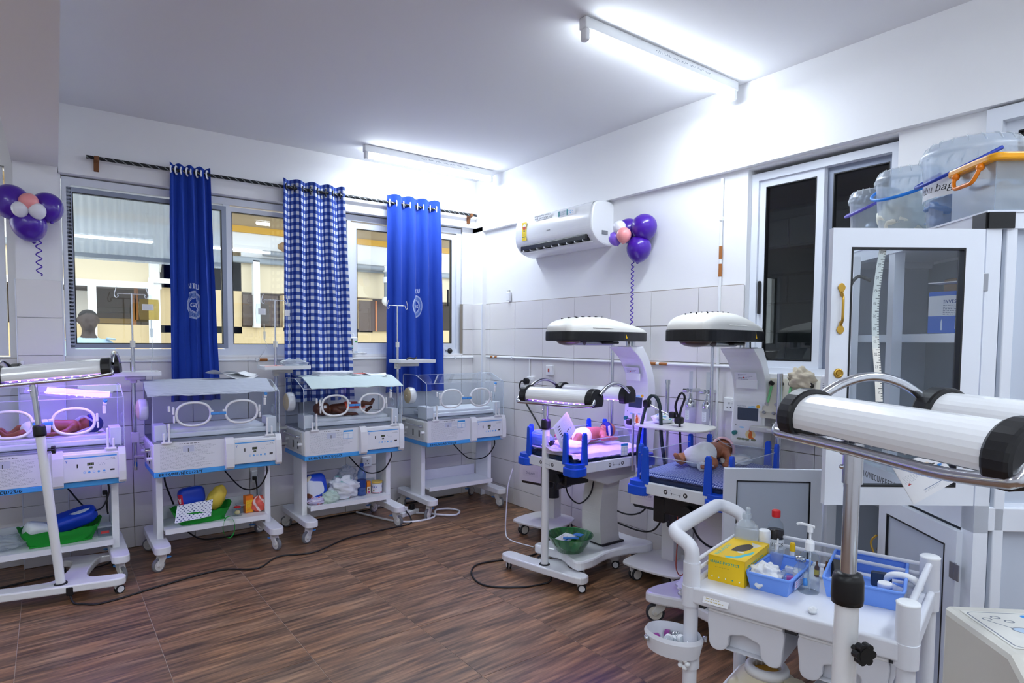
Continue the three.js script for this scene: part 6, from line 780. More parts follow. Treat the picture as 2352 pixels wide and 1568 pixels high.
one('printed_bag', lump(0.09, 1, 0.9, 0.8, 0.25, 2, 81), print(128, 128, (x, w, h) => { x.fillStyle = '#4a4668'; x.fillRect(0, 0, w, h); for (let i = 0; i < 90; i++) { x.fillStyle = ['#c9b9d8', '#2b2740', '#8a7aa8'][i % 3]; x.beginPath(); x.arc(rnd() * w, rnd() * h, 1 + rnd() * 4, 0, 7); x.fill(); } }, 0.8), 'dark purple patterned bag on the lower shelf of the trolley', 'bag', onTro(0.17, 0.44, -0.02));
// on the floor end of the warmer base
one('crumpled_cloth', lump(0.11, 1.1, 0.5, 0.9, 0.4, 2.4, 83, 36), print(128, 128, (x, w, h) => { x.fillStyle = '#e6e8ec'; x.fillRect(0, 0, w, h); for (let i = 0; i < 60; i++) { x.strokeStyle = '#7d8798'; x.beginPath(); const a = rnd() * w, b = rnd() * h; x.moveTo(a, b); x.lineTo(a + 6 * rnd(), b + 8 * rnd()); x.stroke(); } }, 0.9), 'crumpled white cloth with grey print lying on the warmer base', 'cloth', [-0.72, 0.215, 3.2], [0, 0.6, 0]);
one('blue_packet', lump(0.06, 1.2, 0.35, 0.7, 0.2, 2, 84, 20), S(0x1f9fc8, 0.4), 'turquoise plastic packet beside the crumpled cloth on the warmer base', 'packet', [-0.66, 0.19, 3.32]);
{ const t = thing('basin', 'green marbled plastic basin standing on the warmer base', 'basin', [-0.78, 0.176, 2.27]); const marble = tex(256, 256, (x, w, h) => { x.fillStyle = '#1c6a35'; x.fillRect(0, 0, w, h); for (let i = 0; i < 70; i++) { x.strokeStyle = ['#2f8a45', '#0f4a22', '#5f9a4a'][i % 3]; x.lineWidth = 3 + rnd() * 8; x.globalAlpha = 0.5; const a = rnd() * w; x.beginPath(); x.moveTo(a, rnd() * h); x.quadraticCurveTo(a + 10, h / 2, a + 20 * rnd(), h * rnd()); x.stroke(); } }); mesh('bowl', lathe([[0, 0.004], [0.075, 0.004], [0.08, 0.0], [0.115, 0.055], [0.14, 0.1], [0.148, 0.104], [0.15, 0.1], [0.145, 0.096], [0.117, 0.05], [0.083, -0.002], [0, -0.002]], 48), PH(0xffffff, 0.25, { map: marble, clearcoat: 0.4 }), t); }
one('leaflet', thick(8, 8, 0.001, (u, v) => [(u - 0.5) * 0.15, 0.05 + 0.02 * u, (v - 0.5) * 0.1]), print(192, 128, (x, w, h) => { x.fillStyle = '#eceff4'; x.fillRect(0, 0, w, h); x.fillStyle = '#2f7fd0'; x.fillRect(40, 90, 90, 14); lines(x, 20, 20, 140, 5, 12, 4, '#b88'); }), 'white leaflet with a blue bar lying in the green basin', 'paper', [-0.81, 0.19, 2.25], [0, 0.2, 0]);
one('glove', [box(0.03, 0.006, 0.1, 0, 0.07, 0, 0.002, 1).rotateY(0.5), box(0.05, 0.004, 0.06, 0.06, 0.08, 0.02, 0.002, 1)], S(0x2f86e0, 0.5), 'bright blue strip on the papers in the green basin', 'strip', [-0.79, 0.19, 2.29], [0, 0.3, 0]);
// ---------------------------------------------------------------- curtains on their rod
{
  const t = thing('curtain_rod', 'dark twisted curtain rod with brown wooden brackets above the big window', 'rod', [0, 0, 0]);
  const stripe = tex(64, 64, (x, w, h) => { x.fillStyle = '#15191c'; x.fillRect(0, 0, w, h); x.strokeStyle = '#8d9296'; x.lineWidth = 9; for (const o of [-64, 0, 64]) { x.beginPath(); x.moveTo(o, h); x.lineTo(o + 64, 0); x.stroke(); } }, [2, 60]);
  mesh('rod_tube', cyl(0.0125, 0.0125, 3.11, -1.632, 2.712, 0.105, 'x', 16), S(0xffffff, 0.35, { map: stripe, metalness: 0.3 }), t);
  for (const x of [-3.13, -0.14]) mesh('wooden_bracket', [ext(poly([[0.0, 0.04], [0.0, -0.07], [0.03, -0.06], [0.045, -0.01], [0.09, 0.0], [0.09, 0.02], [0.04, 0.02]]), 0.03, 0.003).rotateY(-Math.PI / 2).translate(x, 2.70, 0.03)], M.brown, t);
}
function curtain(label, x0, x1, top, bottom, folds, amp, map, rings, ringM, flare, phase) {
  const t = thing('curtain', label, 'curtain', [0, 0, 0]);
  const at = (u, v) => { const k = 0.75 + 0.5 * v, w = 2 * Math.PI * folds; return [x0 + (x1 - x0) * u + (flare || 0) * v * (u - 0.35) + 0.012 * fbm(u * 4, v * 2.5, phase) + 0.012 * Math.sin(w * u * 2 + phase) * v, top - (top - bottom) * v + 0.008 * Math.cos(w * u + phase) * (1 - v), 0.105 + amp * k * Math.sin(w * u + phase) * (0.8 + 0.5 * fbm(u * 3, v * 1.5, phase + 4)) + 0.01 * fbm(u * 9, v * 4, phase)]; };
  mesh('fabric', thick(folds * 26, 60, 0.0012, at), map, t);
  const ringG = new THREE.TorusGeometry(0.026, 0.0075, 8, 26).scale(1, 1, 0.7);
  if (rings) for (let i = 0; i < folds * 2; i++) { const u = (i + 0.5) / (folds * 2), p = at(u, 0.0); mesh('eyelet', ringG, ringM, t, [p[0], 2.712, 0.105], [0, Math.PI / 2 - 0.5, 0]); }
  return t;
}
function bluePrint(cx, cy, w, h, r, txt) { return tex(1024, 1024, (x, W, H) => {
  const sx = W / w, sy = H / h; x.fillStyle = '#0a3fae'; x.fillRect(0, 0, W, H); x.save(); x.translate(cx * sx, (h - 0) * 0 + cy * sy); x.scale(sx, sy); x.strokeStyle = '#dfe6f4'; x.fillStyle = '#dfe6f4';
  x.lineWidth = r * 0.05; for (const k of [1, 0.93, 0.6, 0.52]) { x.beginPath(); x.arc(0, 0, r * k, 0, 7); x.stroke(); }
  x.globalAlpha = 0.55; x.lineWidth = r * 0.24; x.beginPath(); x.arc(0, 0, r * 0.77, 0, 7); x.stroke(); x.globalAlpha = 1;
  x.scale(r / 100, r / 100); x.font = 'bold 44px sans-serif'; x.textAlign = 'center'; x.fillText('GHS', 0, 16); x.font = 'bold 54px sans-serif'; x.fillText('NICU', 0, -118);
  x.fillStyle = '#0a3fae'; x.font = 'bold 20px sans-serif'; const ring = '• REGIONAL HOSPITAL • KOFORIDUA '; for (let i = 0; i < ring.length; i++) { x.save(); x.rotate((i / ring.length) * Math.PI * 2); x.fillText(ring[i], 0, -71); x.restore(); }
  x.restore();
}); }
const curtM = (map, c = 0xffffff) => PH(c, 0.85, { map, side: THREE.DoubleSide, transmission: 0.12, thickness: 0 });
curtain('narrow bunched blue curtain with a white seal, at the left of the window', -2.70, -2.435, 2.755, 1.05, 4, 0.03, curtM(bluePrint(0.33, 1.0, 0.62, 1.7, 0.1, 1)), true, M.white, 0.06, 0.4);
curtain('blue and white gingham curtain in the middle of the window', -1.905, -1.405, 2.775, 1.0, 4, 0.035, S(0xffffff, 0.9, { map: gingham(64, '#4a66b4', '#123089', '#e9ecf4', [17, 32]), side: THREE.DoubleSide }), true, M.black, 0.08, 1.2);
curtain('wider blue curtain with white eyelets and a white seal, at the right of the window', -1.02, -0.485, 2.785, 1.04, 4, 0.038, curtM(bluePrint(0.55, 0.97, 1.0, 1.75, 0.1, 1)), true, M.white, 0.05, 2.6);
// ---------------------------------------------------------------- on the walls
{
  const t = thing('air_conditioner', 'white split air conditioner with a yellow energy label on the wall', 'air conditioner', [0, 2.385, 1.385]);
  mesh('body', ext(smooth([[0, -0.14], [0, 0.135], [-0.12, 0.148], [-0.185, 0.13], [-0.21, 0.06], [-0.208, -0.05], [-0.16, -0.115], [-0.09, -0.145]], 60), 0.93, 0.012), M.whiteGloss, t);
  mesh('front_panel', [sheet(4, 20, (u, v) => { const a = v, p = [[-0.14, 0.16], [-0.2, 0.14], [-0.226, 0.06], [-0.224, -0.03], [-0.2, -0.075]]; const c = new THREE.SplineCurve(p.map((q) => new THREE.Vector2(...q))).getPoint(a); return [c.x, c.y, -0.45 + 0.9 * u]; })], M.whiteGloss, t);
  mesh('air_outlet', box(0.075, 0.045, 0.8, -0.178, -0.104, 0.0, 0.01).rotateZ(0), M.black, t); mesh('louvre', [box(0.075, 0.006, 0.82, -0.155, -0.135, 0, 0.002).rotateZ(0)], M.white, t); for (let i = 0; i < 9; i++) mesh('louvre_vane', box(0.05, 0.03, 0.006, -0.19, -0.118, -0.36 + i * 0.09), M.white, t);
  mesh('energy_label', new THREE.PlaneGeometry(0.062, 0.15).rotateY(-Math.PI / 2).translate(-0.2285, 0.03, -0.33), print(120, 290, (x, w, h) => { x.fillStyle = '#f2d200'; x.fillRect(0, 0, w, h); x.fillStyle = '#f7f5e6'; x.beginPath(); x.arc(60, 70, 44, Math.PI, 0); x.fill(); x.fillStyle = '#c9391f'; x.beginPath(); x.moveTo(14, 74); x.lineTo(106, 74); x.lineTo(86, 120); x.lineTo(34, 120); x.fill(); x.fillStyle = '#2a5a3a'; x.fillRect(36, 130, 48, 18); x.fillRect(8, 226, 104, 12); lines(x, 14, 164, 90, 5, 11, 4, '#9a8a10'); lines(x, 14, 250, 90, 3, 11, 4, '#9a8a10'); }), t);
  mesh('teal_sticker', new THREE.PlaneGeometry(0.2, 0.05).rotateY(-Math.PI / 2).translate(-0.2255, 0.105, 0.19), print(320, 80, (x, w, h) => { x.fillStyle = '#eef1f5'; x.fillRect(0, 0, w, h); x.fillStyle = '#16848c'; x.fillRect(0, 8, 40, 64); x.fillRect(160, 4, 28, 70); x.fillStyle = '#c8d4de'; x.fillRect(40, 10, 120, 58); lines(x, 48, 20, 100, 4, 12, 4, '#6a7a8a'); x.fillStyle = '#39a9dc'; for (let i = 0; i < 26; i++) { x.beginPath(); x.arc(200 + rnd() * 80, 16 + rnd() * 46, 2 + rnd() * 5, 0, 7); x.fill(); } }), t);
  mesh('lettering', new THREE.PlaneGeometry(0.2, 0.04).rotateY(-Math.PI / 2).translate(-0.2258, 0.115, -0.1), print(320, 64, (x, w, h) => { x.fillStyle = '#f3f5f7'; x.fillRect(0, 0, w, h); x.strokeStyle = '#1d2130'; x.lineWidth = 4; for (let r = 0; r < 2; r++) for (let i = 0; i < 22; i++) { if ((i + r) % 7 === 6) continue; const a = 10 + i * 14, b = 8 + r * 30; x.beginPath(); x.moveTo(a, b + rnd() * 20); x.lineTo(a + 8 * rnd(), b); x.lineTo(a + 9, b + 20 * rnd()); x.stroke(); } }), t);
  mesh('maker_mark', box(0.002, 0.006, 0.04, -0.2295, -0.0, -0.02), M.grey, t); mesh('side_vent', box(0.06, 0.03, 0.002, -0.09, -0.07, 0.467), M.grey, t);
}
function balloons(label, pos, list, ribbon) {
  const t = thing('balloon_cluster', label, 'balloons', pos);
  for (const [x, y, z, r, m, sx] of list) { const b = mesh('balloon', lathe([...Array(17)].map((_, i) => { const a = (i / 16) * Math.PI; return [r * Math.sin(a) * (1 - 0.06 * Math.cos(a)), -r * 1.06 * Math.cos(a) * (Math.cos(a) > 0 ? 1.08 : 1)]; }), 30), m, t, [x, y, z], [0.3 * (z > 0 ? 1 : -1), 0, sx || 0.2]); mesh('knot', ball(r * 0.12, 0, -r * 1.16, 0), m, b); }
  mesh('ribbon', tube(ribbon, 0.0035, 160, false, 5), S(0x4416b0, 0.35), t);
  return t;
}
const bal = M.balloon, pinkB = PH(0xf09a9c, 0.35, { clearcoat: 0.3 }), whiteB = PH(0xe8e8f2, 0.35, { clearcoat: 0.3 }), lilacB = PH(0x8a63e0, 0.35, { clearcoat: 0.3 });
const curl = (n, y0, y1, a, f) => [...Array(n)].map((_, i) => { const v = i / (n - 1); return [0, y0 + (y1 - y0) * v, 0].map((q, c) => q + (c === 2 ? a * Math.sin(i * f) : c === 0 ? a * Math.cos(i * f) * 0.7 : 0)); });
balloons('purple, white and pink balloon cluster with a curled ribbon right of the air conditioner', [-0.11, 2.24, 2.15], [[0.01, 0.055, 0.09, 0.088, bal], [0.02, 0.055, -0.06, 0.082, bal], [0.0, -0.085, 0.055, 0.085, bal], [-0.1, 0.06, -0.035, 0.046, whiteB], [-0.115, 0.0, 0.02, 0.05, pinkB], [-0.1, -0.01, -0.075, 0.046, lilacB]], curl(70, -0.17, -0.61, 0.011, 1.25));
balloons('purple, white and pink balloon cluster on the tiled pillar at left', [-3.49, 2.29, 0.19], [[-0.095, 0.055, 0.0, 0.1, bal], [0.085, 0.045, 0.0, 0.088, bal], [-0.01, -0.075, 0.01, 0.095, bal], [-0.005, 0.05, 0.09, 0.052, pinkB], [-0.05, 0.0, 0.1, 0.044, whiteB], [0.035, 0.0, 0.1, 0.046, whiteB]], [[0.02, 0.06, 0.06], [0.05, 0.02, 0.06], ...curl(40, -0.03, -0.39, 0.018, 1.15).map((p) => [p[0] * 1.2 + 0.055 - 0.02, p[1], p[2] * 0.5 + 0.0])]);
{ const t = thing('wall_conduit', 'white surface conduit running along both tiled walls', 'conduit', [0, 0, 0]);
  mesh('horizontal_run', [cyl(0.009, 0.009, 3.36, -1.70, 1.345, 0.024, 'x', 12)], M.white, t); mesh('horizontal_run', [cyl(0.009, 0.009, 2.85, -0.022, 1.356, 1.63, 'z', 12)], M.white, t); mesh('drop_run', [cyl(0.008, 0.008, 0.2, -0.02, 1.25, 0.878, 'y', 12)], M.white, t); mesh('drop_run', [cyl(0.009, 0.009, 2.4, -0.018, 1.33, 2.80, 'y', 12)], M.white, t);
  for (const p of [[-2.1, 1.345, 0.024], [-0.27, 1.345, 0.024], [-3.56, 1.345, 0.12]]) mesh('saddle_clip', box(0.02, 0.03, 0.026, ...p, 0.006), M.white, t); for (const p of [[-0.022, 1.356, 0.62], [-0.022, 1.356, 2.1], [-0.018, 2.28, 2.80]]) mesh('saddle_clip', box(0.026, 0.03, 0.02, ...p, 0.006), M.white, t);
  mesh('brown_band', [cyl(0.0102, 0.0102, 0.04, -0.022, 1.356, 0.3, 'z', 12), cyl(0.0102, 0.0102, 0.04, -0.022, 1.356, 0.37, 'z', 12)], S(0xa8672e, 0.7), t); mesh('brown_band', [cyl(0.0102, 0.0102, 0.07, -0.022, 1.356, 2.27, 'z', 12), cyl(0.0102, 0.0102, 0.07, -0.022, 1.356, 2.37, 'z', 12)], S(0xa8672e, 0.7), t); mesh('brown_band', [cyl(0.0102, 0.0102, 0.08, -0.018, 2.07, 2.80), cyl(0.0102, 0.0102, 0.08, -0.018, 1.96, 2.80)], S(0xa8672e, 0.7), t); mesh('brown_band', [cyl(0.0102, 0.0102, 0.06, -2.05, 1.345, 0.024, 'x', 12)], S(0xa8672e, 0.7), t);
}
function socket(name, label, pos, ry, extra) { const t = thing(name, label, 'socket', pos, ry); mesh('plate', box(0.086, 0.086, 0.03, 0, 0, 0, 0.006), M.white, t); extra(t); return t; }
const rocker = (t) => mesh('rocker', box(0.014, 0.03, 0.008, 0, 0, 0.016, 0.002), S(0xb03a30, 0.4), t), twoHole = (t) => { mesh('rocker', box(0.014, 0.022, 0.008, 0.022, 0.02, 0.015, 0.002), M.white, t); mesh('pin_hole', [box(0.005, 0.012, 0.002, 0, 0.01, 0.0155), box(0.01, 0.005, 0.002, -0.012, -0.016, 0.0155), box(0.01, 0.005, 0.002, 0.012, -0.016, 0.0155)], M.black, t); };
socket('wall_switch', 'white wall switch with a red rocker on the right tiled wall', [-0.018, 1.263, 1.155], -Math.PI / 2, rocker);
socket('wall_socket', 'white wall socket with a round black plug on the right tiled wall', [-0.022, 1.155, 0.9], -Math.PI / 2, (t) => { twoHole(t); mesh('plug', [cyl(0.03, 0.026, 0.03, -0.025, 0.0, 0.03, 'z', 22), new THREE.TorusGeometry(0.022, 0.004, 8, 24).translate(-0.025, 0, 0.046)], M.black, t); });
socket('wall_socket', 'white wall socket behind the towel-covered incubator', [-2.114, 0.42, 0.028], 0, (t) => { twoHole(t); mesh('plug', box(0.03, 0.03, 0.03, -0.025, -0.01, 0.03, 0.006), M.black, t); });
socket('wall_socket', 'white wall socket behind the violet-lit incubator', [-3.107, 0.445, 0.028], 0, (t) => { twoHole(t); mesh('plug', box(0.03, 0.03, 0.03, -0.025, -0.01, 0.03, 0.006), M.black, t); });
socket('wall_socket', 'white wall socket behind the water bottle', [-1.184, 0.43, 0.028], 0, twoHole);
socket('wall_socket', 'white wall socket plate behind the right warmer beside its pole', [-0.02, 1.12, 2.9], -Math.PI / 2, twoHole);
{ const t = thing('remote_holder', 'small white remote control holder on the wall above the tiles', 'holder', [-0.02, 1.915, 0.56], -Math.PI / 2); mesh('holder', box(0.045, 0.08, 0.03, 0, 0, 0, 0.006), M.white, t); mesh('remote', box(0.036, 0.06, 0.018, 0, 0.03, 0.0, 0.005), M.offwhite, t); }
{ const t = thing('infusion_pump', 'white infusion pump with a dark screen standing on the window sill', 'pump', [-1.318, 1.383, -0.0], 0.12); mesh('housing', box(0.11, 0.15, 0.08, 0, 0.075, 0, 0.012), M.white, t); mesh('carry_handle', pipe([[-0.04, 0.14, 0], [-0.04, 0.18, 0], [0.035, 0.18, 0], [0.035, 0.14, 0]], 0.006, 0.02), M.white, t); mesh('keypad', new THREE.PlaneGeometry(0.056, 0.135).translate(-0.018, 0.075, 0.0405), print(128, 300, (x, w, h) => { x.fillStyle = '#dfe4ea'; x.fillRect(0, 0, w, h); x.fillStyle = '#262c33'; x.fillRect(14, 14, 96, 130); x.fillStyle = '#9ab0a8'; x.fillRect(30, 30, 40, 60); for (let i = 0; i < 12; i++) { x.fillStyle = i === 2 ? '#3ab0c0' : '#2e3a46'; x.fillRect(14 + (i % 3) * 36, 170 + Math.floor(i / 3) * 30, 26, 20); } x.fillStyle = '#d8c83a'; x.fillRect(20, 284, 10, 8); }), t); mesh('green_label', new THREE.PlaneGeometry(0.016, 0.016).translate(0.035, 0.11, 0.0405), S(0x4aa84a, 0.5), t); mesh('blue_label', new THREE.PlaneGeometry(0.03, 0.006).translate(0.035, 0.02, 0.0405), S(0x3a8ad0, 0.5), t); }
{ const t = thing('bulb_blower', 'small black rubber ball lying on the right end of the window sill', 'ball', [-0.3, 1.409, -0.02]); mesh('bulb', ball(0.026, 0, 0, 0, 1.05, 1, 1), M.black, t); mesh('nozzle', cyl(0.006, 0.009, 0.03, -0.035, 0.002, 0, 'x', 10), M.grey, t); }
one('tissue', lump(0.03, 1.4, 0.3, 0.8, 0.4, 2.5, 91, 16), M.cloth, 'crumpled tissue on the sill beside the infusion pump', 'tissue', [-1.2, 1.391, -0.01]);
// ---------------------------------------------------------------- on the incubator shelves (top at 0.249 m)
const SY = 0.251;
function greenBag(label, pos, w, h, turn, strap) {
  const t = thing('green_bag', label, 'bag', pos, turn);
  mesh('bag_body', thick(60, 16, 0.002, (u, v) => { const a = u * Math.PI * 2, k = 0.8 + 0.25 * v + 0.1 * fbm(Math.cos(a) * 2 + 3, Math.sin(a) * 2, v * 2), e = (q) => Math.sign(q) * Math.pow(Math.abs(q), 0.7); return [w / 2 * k * e(Math.cos(a)), h * v * (0.75 + 0.45 * fbm(Math.cos(a) * 2.5, Math.sin(a) * 2.5, 5) + 0.25 * Math.abs(Math.cos(a))), 0.105 * k * e(Math.sin(a)) * (1 + 0.1 * v)]; }), M.green, t);
  mesh('bag_bottom', box(w * 0.78, 0.006, 0.16, 0, 0.004, 0, 0.002), M.green, t);
  if (strap) mesh('strap', sheet(2, 30, (u, v) => { const a = v * Math.PI * 2; return [w * 0.38 + 0.035 * Math.sin(a) + 0.004, 0.03 - 0.075 * (1 - Math.cos(a)), 0.15 + 0.02 * (u - 0.5) + 0.012 * Math.sin(a)]; }), S(0x1fae3a, 0.7), t);
  return t;
}
const wipeMap = print(256, 192, (x, w, h) => { x.fillStyle = '#1240c0'; x.fillRect(0, 0, w, h); x.fillStyle = '#e9edf6'; x.fillRect(0, 0, w, 26); x.beginPath(); x.moveTo(0, 150); x.lineTo(70, 192); x.lineTo(0, 192); x.fill(); x.fillStyle = '#d6264a'; x.beginPath(); x.roundRect(88, 60, 44, 54, 8); x.fill(); x.fillStyle = '#e9dfc2'; x.beginPath(); x.ellipse(186, 100, 20, 38, 0, 0, 7); x.ellipse(186, 56, 16, 18, 0, 0, 7); x.ellipse(152, 96, 12, 10, 0, 0, 7); x.fill(); x.fillStyle = '#fff'; x.font = 'bold 30px sans-serif'; x.fillText('A', 100, 98); });
const pillow = (w, h, d) => sheet(30, 20, (u, v) => { const a = u * Math.PI * 2, b = (v - 0.5) * Math.PI, e = (q, n) => Math.sign(q) * Math.pow(Math.abs(q), n); return [w / 2 * e(Math.cos(b), 0.45) * e(Math.cos(a), 0.45) * (1 + 0.02 * Math.sin(a * 9)), h / 2 * e(Math.sin(b), 0.6), d / 2 * e(Math.cos(b), 0.45) * e(Math.sin(a), 0.8)]; });
greenBag('green cloth bag holding a blue wipes pack under the violet-lit incubator', [-3.39, SY, 0.475], 0.4, 0.11, 0.03, false);
one('wipes_pack', pillow(0.27, 0.09, 0.13), wipeMap, 'blue and white wipes pack leaning in the left green bag', 'pack', [-3.33, 0.375, 0.47], [0.4, 0, 0.32]);
one('nappy_pack', pillow(0.15, 0.1, 0.12), M.paper, 'white pack at the left end of the left green bag', 'pack', [-3.5, 0.33, 0.47], [0.2, 0.3, -0.4]);
one('clear_packets', lump(0.07, 1.4, 0.6, 1, 0.4, 2.4, 101), M.frost, 'clear plastic packets at the left end of the shelf under the violet-lit incubator', 'packets', [-3.66, 0.295, 0.5]);
{ const t = thing('clear_box', 'clear plastic box with a red label on the shelf of the violet-lit incubator', 'box', [-3.155, SY, 0.5], 0.1); mesh('tub', box(0.1, 0.06, 0.09, 0, 0.031, 0, 0.01), M.clear, t); mesh('lid', box(0.106, 0.012, 0.096, 0, 0.067, 0, 0.004), M.frost, t); mesh('red_label', new THREE.PlaneGeometry(0.045, 0.016).translate(-0.015, 0.032, 0.0455), S(0xc43a3a, 0.5), t); }
greenBag('green cloth bag with a hanging strap holding packs under the towel-covered incubator', [-2.6, SY, 0.47], 0.36, 0.1, 0.05, true);
one('wipes_pack', pillow(0.17, 0.13, 0.1), wipeMap, 'blue wipes pack with a bear picture standing in the second green bag', 'pack', [-2.655, 0.42, 0.45], [-0.1, 0.1, 0.1]);
one('dotted_cloth', thick(16, 16, 0.003, (u, v) => [(u - 0.5) * 0.22 - 0.03 * v, 0.05 - 0.1 * v + 0.012 * fbm(u * 4, v * 4, 3), 0.05 + 0.055 * v]), print(256, 256, (x, w, h) => { x.fillStyle = '#e9ebf5'; x.fillRect(0, 0, w, h); x.fillStyle = '#2a3578'; for (let j = 0; j < 9; j++) for (let i = 0; i < 9; i++) { x.beginPath(); x.arc(14 + i * 28 + (j % 2) * 14, 14 + j * 28, 6, 0, 7); x.fill(); } }, 0.9), 'white cloth with blue dots hanging out of the second green bag', 'cloth', [-2.645, 0.345, 0.5], [0, 0, 0.05]);
one('wrapped_loaf', lump(0.05, 1.1, 2.0, 1, 0.1, 1.5, 103).rotateZ(-0.5), S(0xe8c94a, 0.5), 'yellow wrapped packet sticking out of the second green bag', 'packet', [-2.5, 0.385, 0.46]);
{ const t = thing('clear_tub', 'round clear tub with a red lid patch beside the second green bag', 'tub', [-2.37, SY, 0.5]); mesh('tub', lathe([[0, 0], [0.032, 0], [0.036, 0.05], [0.038, 0.052]], 22), M.clear, t); mesh('lid_patch', cyl(0.024, 0.024, 0.006, 0, 0.06, 0), M.red, t); mesh('content', ball(0.02, 0.0, 0.02, 0.0, 1, 0.8, 1), S(0xe3cf9a, 0.6), t); }
{ const t = thing('clear_tub', 'small clear container between the red-lidded tub and the orange carton', 'tub', [-2.325, SY, 0.44]); mesh('tub', box(0.07, 0.055, 0.07, 0, 0.029, 0, 0.01), M.clear, t); mesh('lid', box(0.075, 0.008, 0.075, 0, 0.06, 0, 0.003), M.frost, t); }
{ const t = thing('carton', 'orange and yellow carton on the shelf of the towel-covered incubator', 'box', [-2.285, SY, 0.46], 0.15); mesh('carton_body', box(0.058, 0.125, 0.045, 0, 0.0625, 0, 0.003), S(0xee7a10, 0.5), t); mesh('carton_print', new THREE.PlaneGeometry(0.054, 0.09).translate(0, 0.05, 0.0228), print(96, 160, (x, w, h) => { x.fillStyle = '#f2a516'; x.fillRect(0, 0, w, h); x.fillStyle = '#f0c12a'; x.fillRect(6, 10, 84, 90); lines(x, 12, 24, 70, 9, 14, 4, '#c07a10'); }), t); }
one('striped_bag', lump(0.062, 1, 1, 0.7, 0.18, 2.2, 104), print(128, 128, (x, w, h) => { x.fillStyle = '#e4614f'; x.fillRect(0, 0, w, h); x.strokeStyle = '#f5dcd8'; x.lineWidth = 7; for (let i = 0; i < 6; i++) { x.beginPath(); x.moveTo(i * 26, 0); x.lineTo(i * 26 + 40, h); x.stroke(); } }, 0.35), 'shiny red and white striped bag at the right end of the shelf', 'bag', [-2.21, 0.3, 0.47]);
one('nappy_pack', pillow(0.17, 0.2, 0.12), print(256, 256, (x, w, h) => { x.fillStyle = '#1546c4'; x.fillRect(0, 0, w, h); x.fillStyle = '#dfe5f0'; x.beginPath(); x.moveTo(0, 0); x.lineTo(256, 0); x.lineTo(256, 60); x.quadraticCurveTo(120, 90, 0, 40); x.fill(); x.beginPath(); x.arc(100, 120, 46, 0, 7); x.fill(); x.fillStyle = '#7a4a34'; x.beginPath(); x.ellipse(110, 92, 28, 20, 0, 0, 7); x.fill(); x.fillStyle = '#e9dfc2'; x.beginPath(); x.ellipse(96, 190, 18, 34, 0.2, 0, 7); x.fill(); x.fillStyle = '#d6264a'; x.fillRect(140, 196, 36, 38); }, 0.35), 'tall blue nappy pack at the left end of the shelf under the mint cloth incubator', 'pack', [-1.79, 0.37, 0.45], [-0.15, 0.1, 0.08]);
one('printed_bundle', lump(0.06, 1.2, 0.5, 0.9, 0.25, 2.2, 105), print(128, 128, (x, w, h) => { x.fillStyle = '#cfc8e6'; x.fillRect(0, 0, w, h); for (let i = 0; i < 60; i++) { x.fillStyle = ['#7a6ab8', '#e05a4a', '#f0eef6'][i % 3]; x.beginPath(); x.arc(rnd() * w, rnd() * h, 2 + rnd() * 5, 0, 7); x.fill(); } }, 0.85), 'lilac and red printed bundle in front of the tall blue nappy pack', 'bundle', [-1.8, 0.275, 0.51]);
one('green_wrap', lump(0.06, 1.1, 0.9, 0.7, 0.35, 2.2, 106), S(0xc6ddcc, 0.5), 'pale green plastic wrap hanging over the shelf edge beside the nappy pack', 'wrap', [-1.7, 0.285, 0.53]);
one('nappy_bag', lump(0.105, 1.15, 0.95, 0.75, 0.3, 2.4, 107, 40), print(128, 128, (x, w, h) => { x.fillStyle = '#e3e6ea'; x.fillRect(0, 0, w, h); for (let i = 0; i < 34; i++) { x.fillStyle = ['#e8836a', '#8fd0c4', '#f4f5f7', '#b8bec8'][i % 4]; x.beginPath(); x.arc(rnd() * w, rnd() * h, 2 + rnd() * 7, 0, 7); x.fill(); } }, 0.25), 'clear bag stuffed with white printed nappies on the middle of the shelf', 'bag', [-1.57, 0.33, 0.46]);
one('plastic_bag', lump(0.07, 1, 0.9, 0.7, 0.4, 2.6, 108, 36), M.frost, 'knotted clear plastic top rising from the stuffed nappy bag', 'bag', [-1.53, 0.435, 0.44]);
{ const t = thing('water_bottle', 'blue tinted water bottle half full on the incubator shelf', 'bottle', [-1.413, SY, 0.46]), P = [[0, 0], [0.03, 0], [0.036, 0.008], [0.036, 0.05], [0.033, 0.06], [0.036, 0.07], [0.036, 0.12], [0.033, 0.14], [0.036, 0.155], [0.033, 0.19], [0.016, 0.225], [0.013, 0.23], [0.013, 0.24]]; mesh('bottle', lathe(P, 26), PH(0xbcd6f5, 0.08, { transmission: 0.95, thickness: 0 }), t); mesh('label_band', lathe([[0.0365, 0.068], [0.0365, 0.128]], 26), S(0x123a86, 0.4), t); mesh('water', lathe([[0, 0.003], [0.034, 0.006], [0.034, 0.066], [0, 0.066]], 24), PH(0x9fc4f2, 0.05, { transmission: 0.8, thickness: 0 }), t); mesh('cap', lathe([[0.0155, 0.236], [0.016, 0.24], [0.0155, 0.258], [0, 0.26]], 18), S(0x1647a8, 0.4), t); }
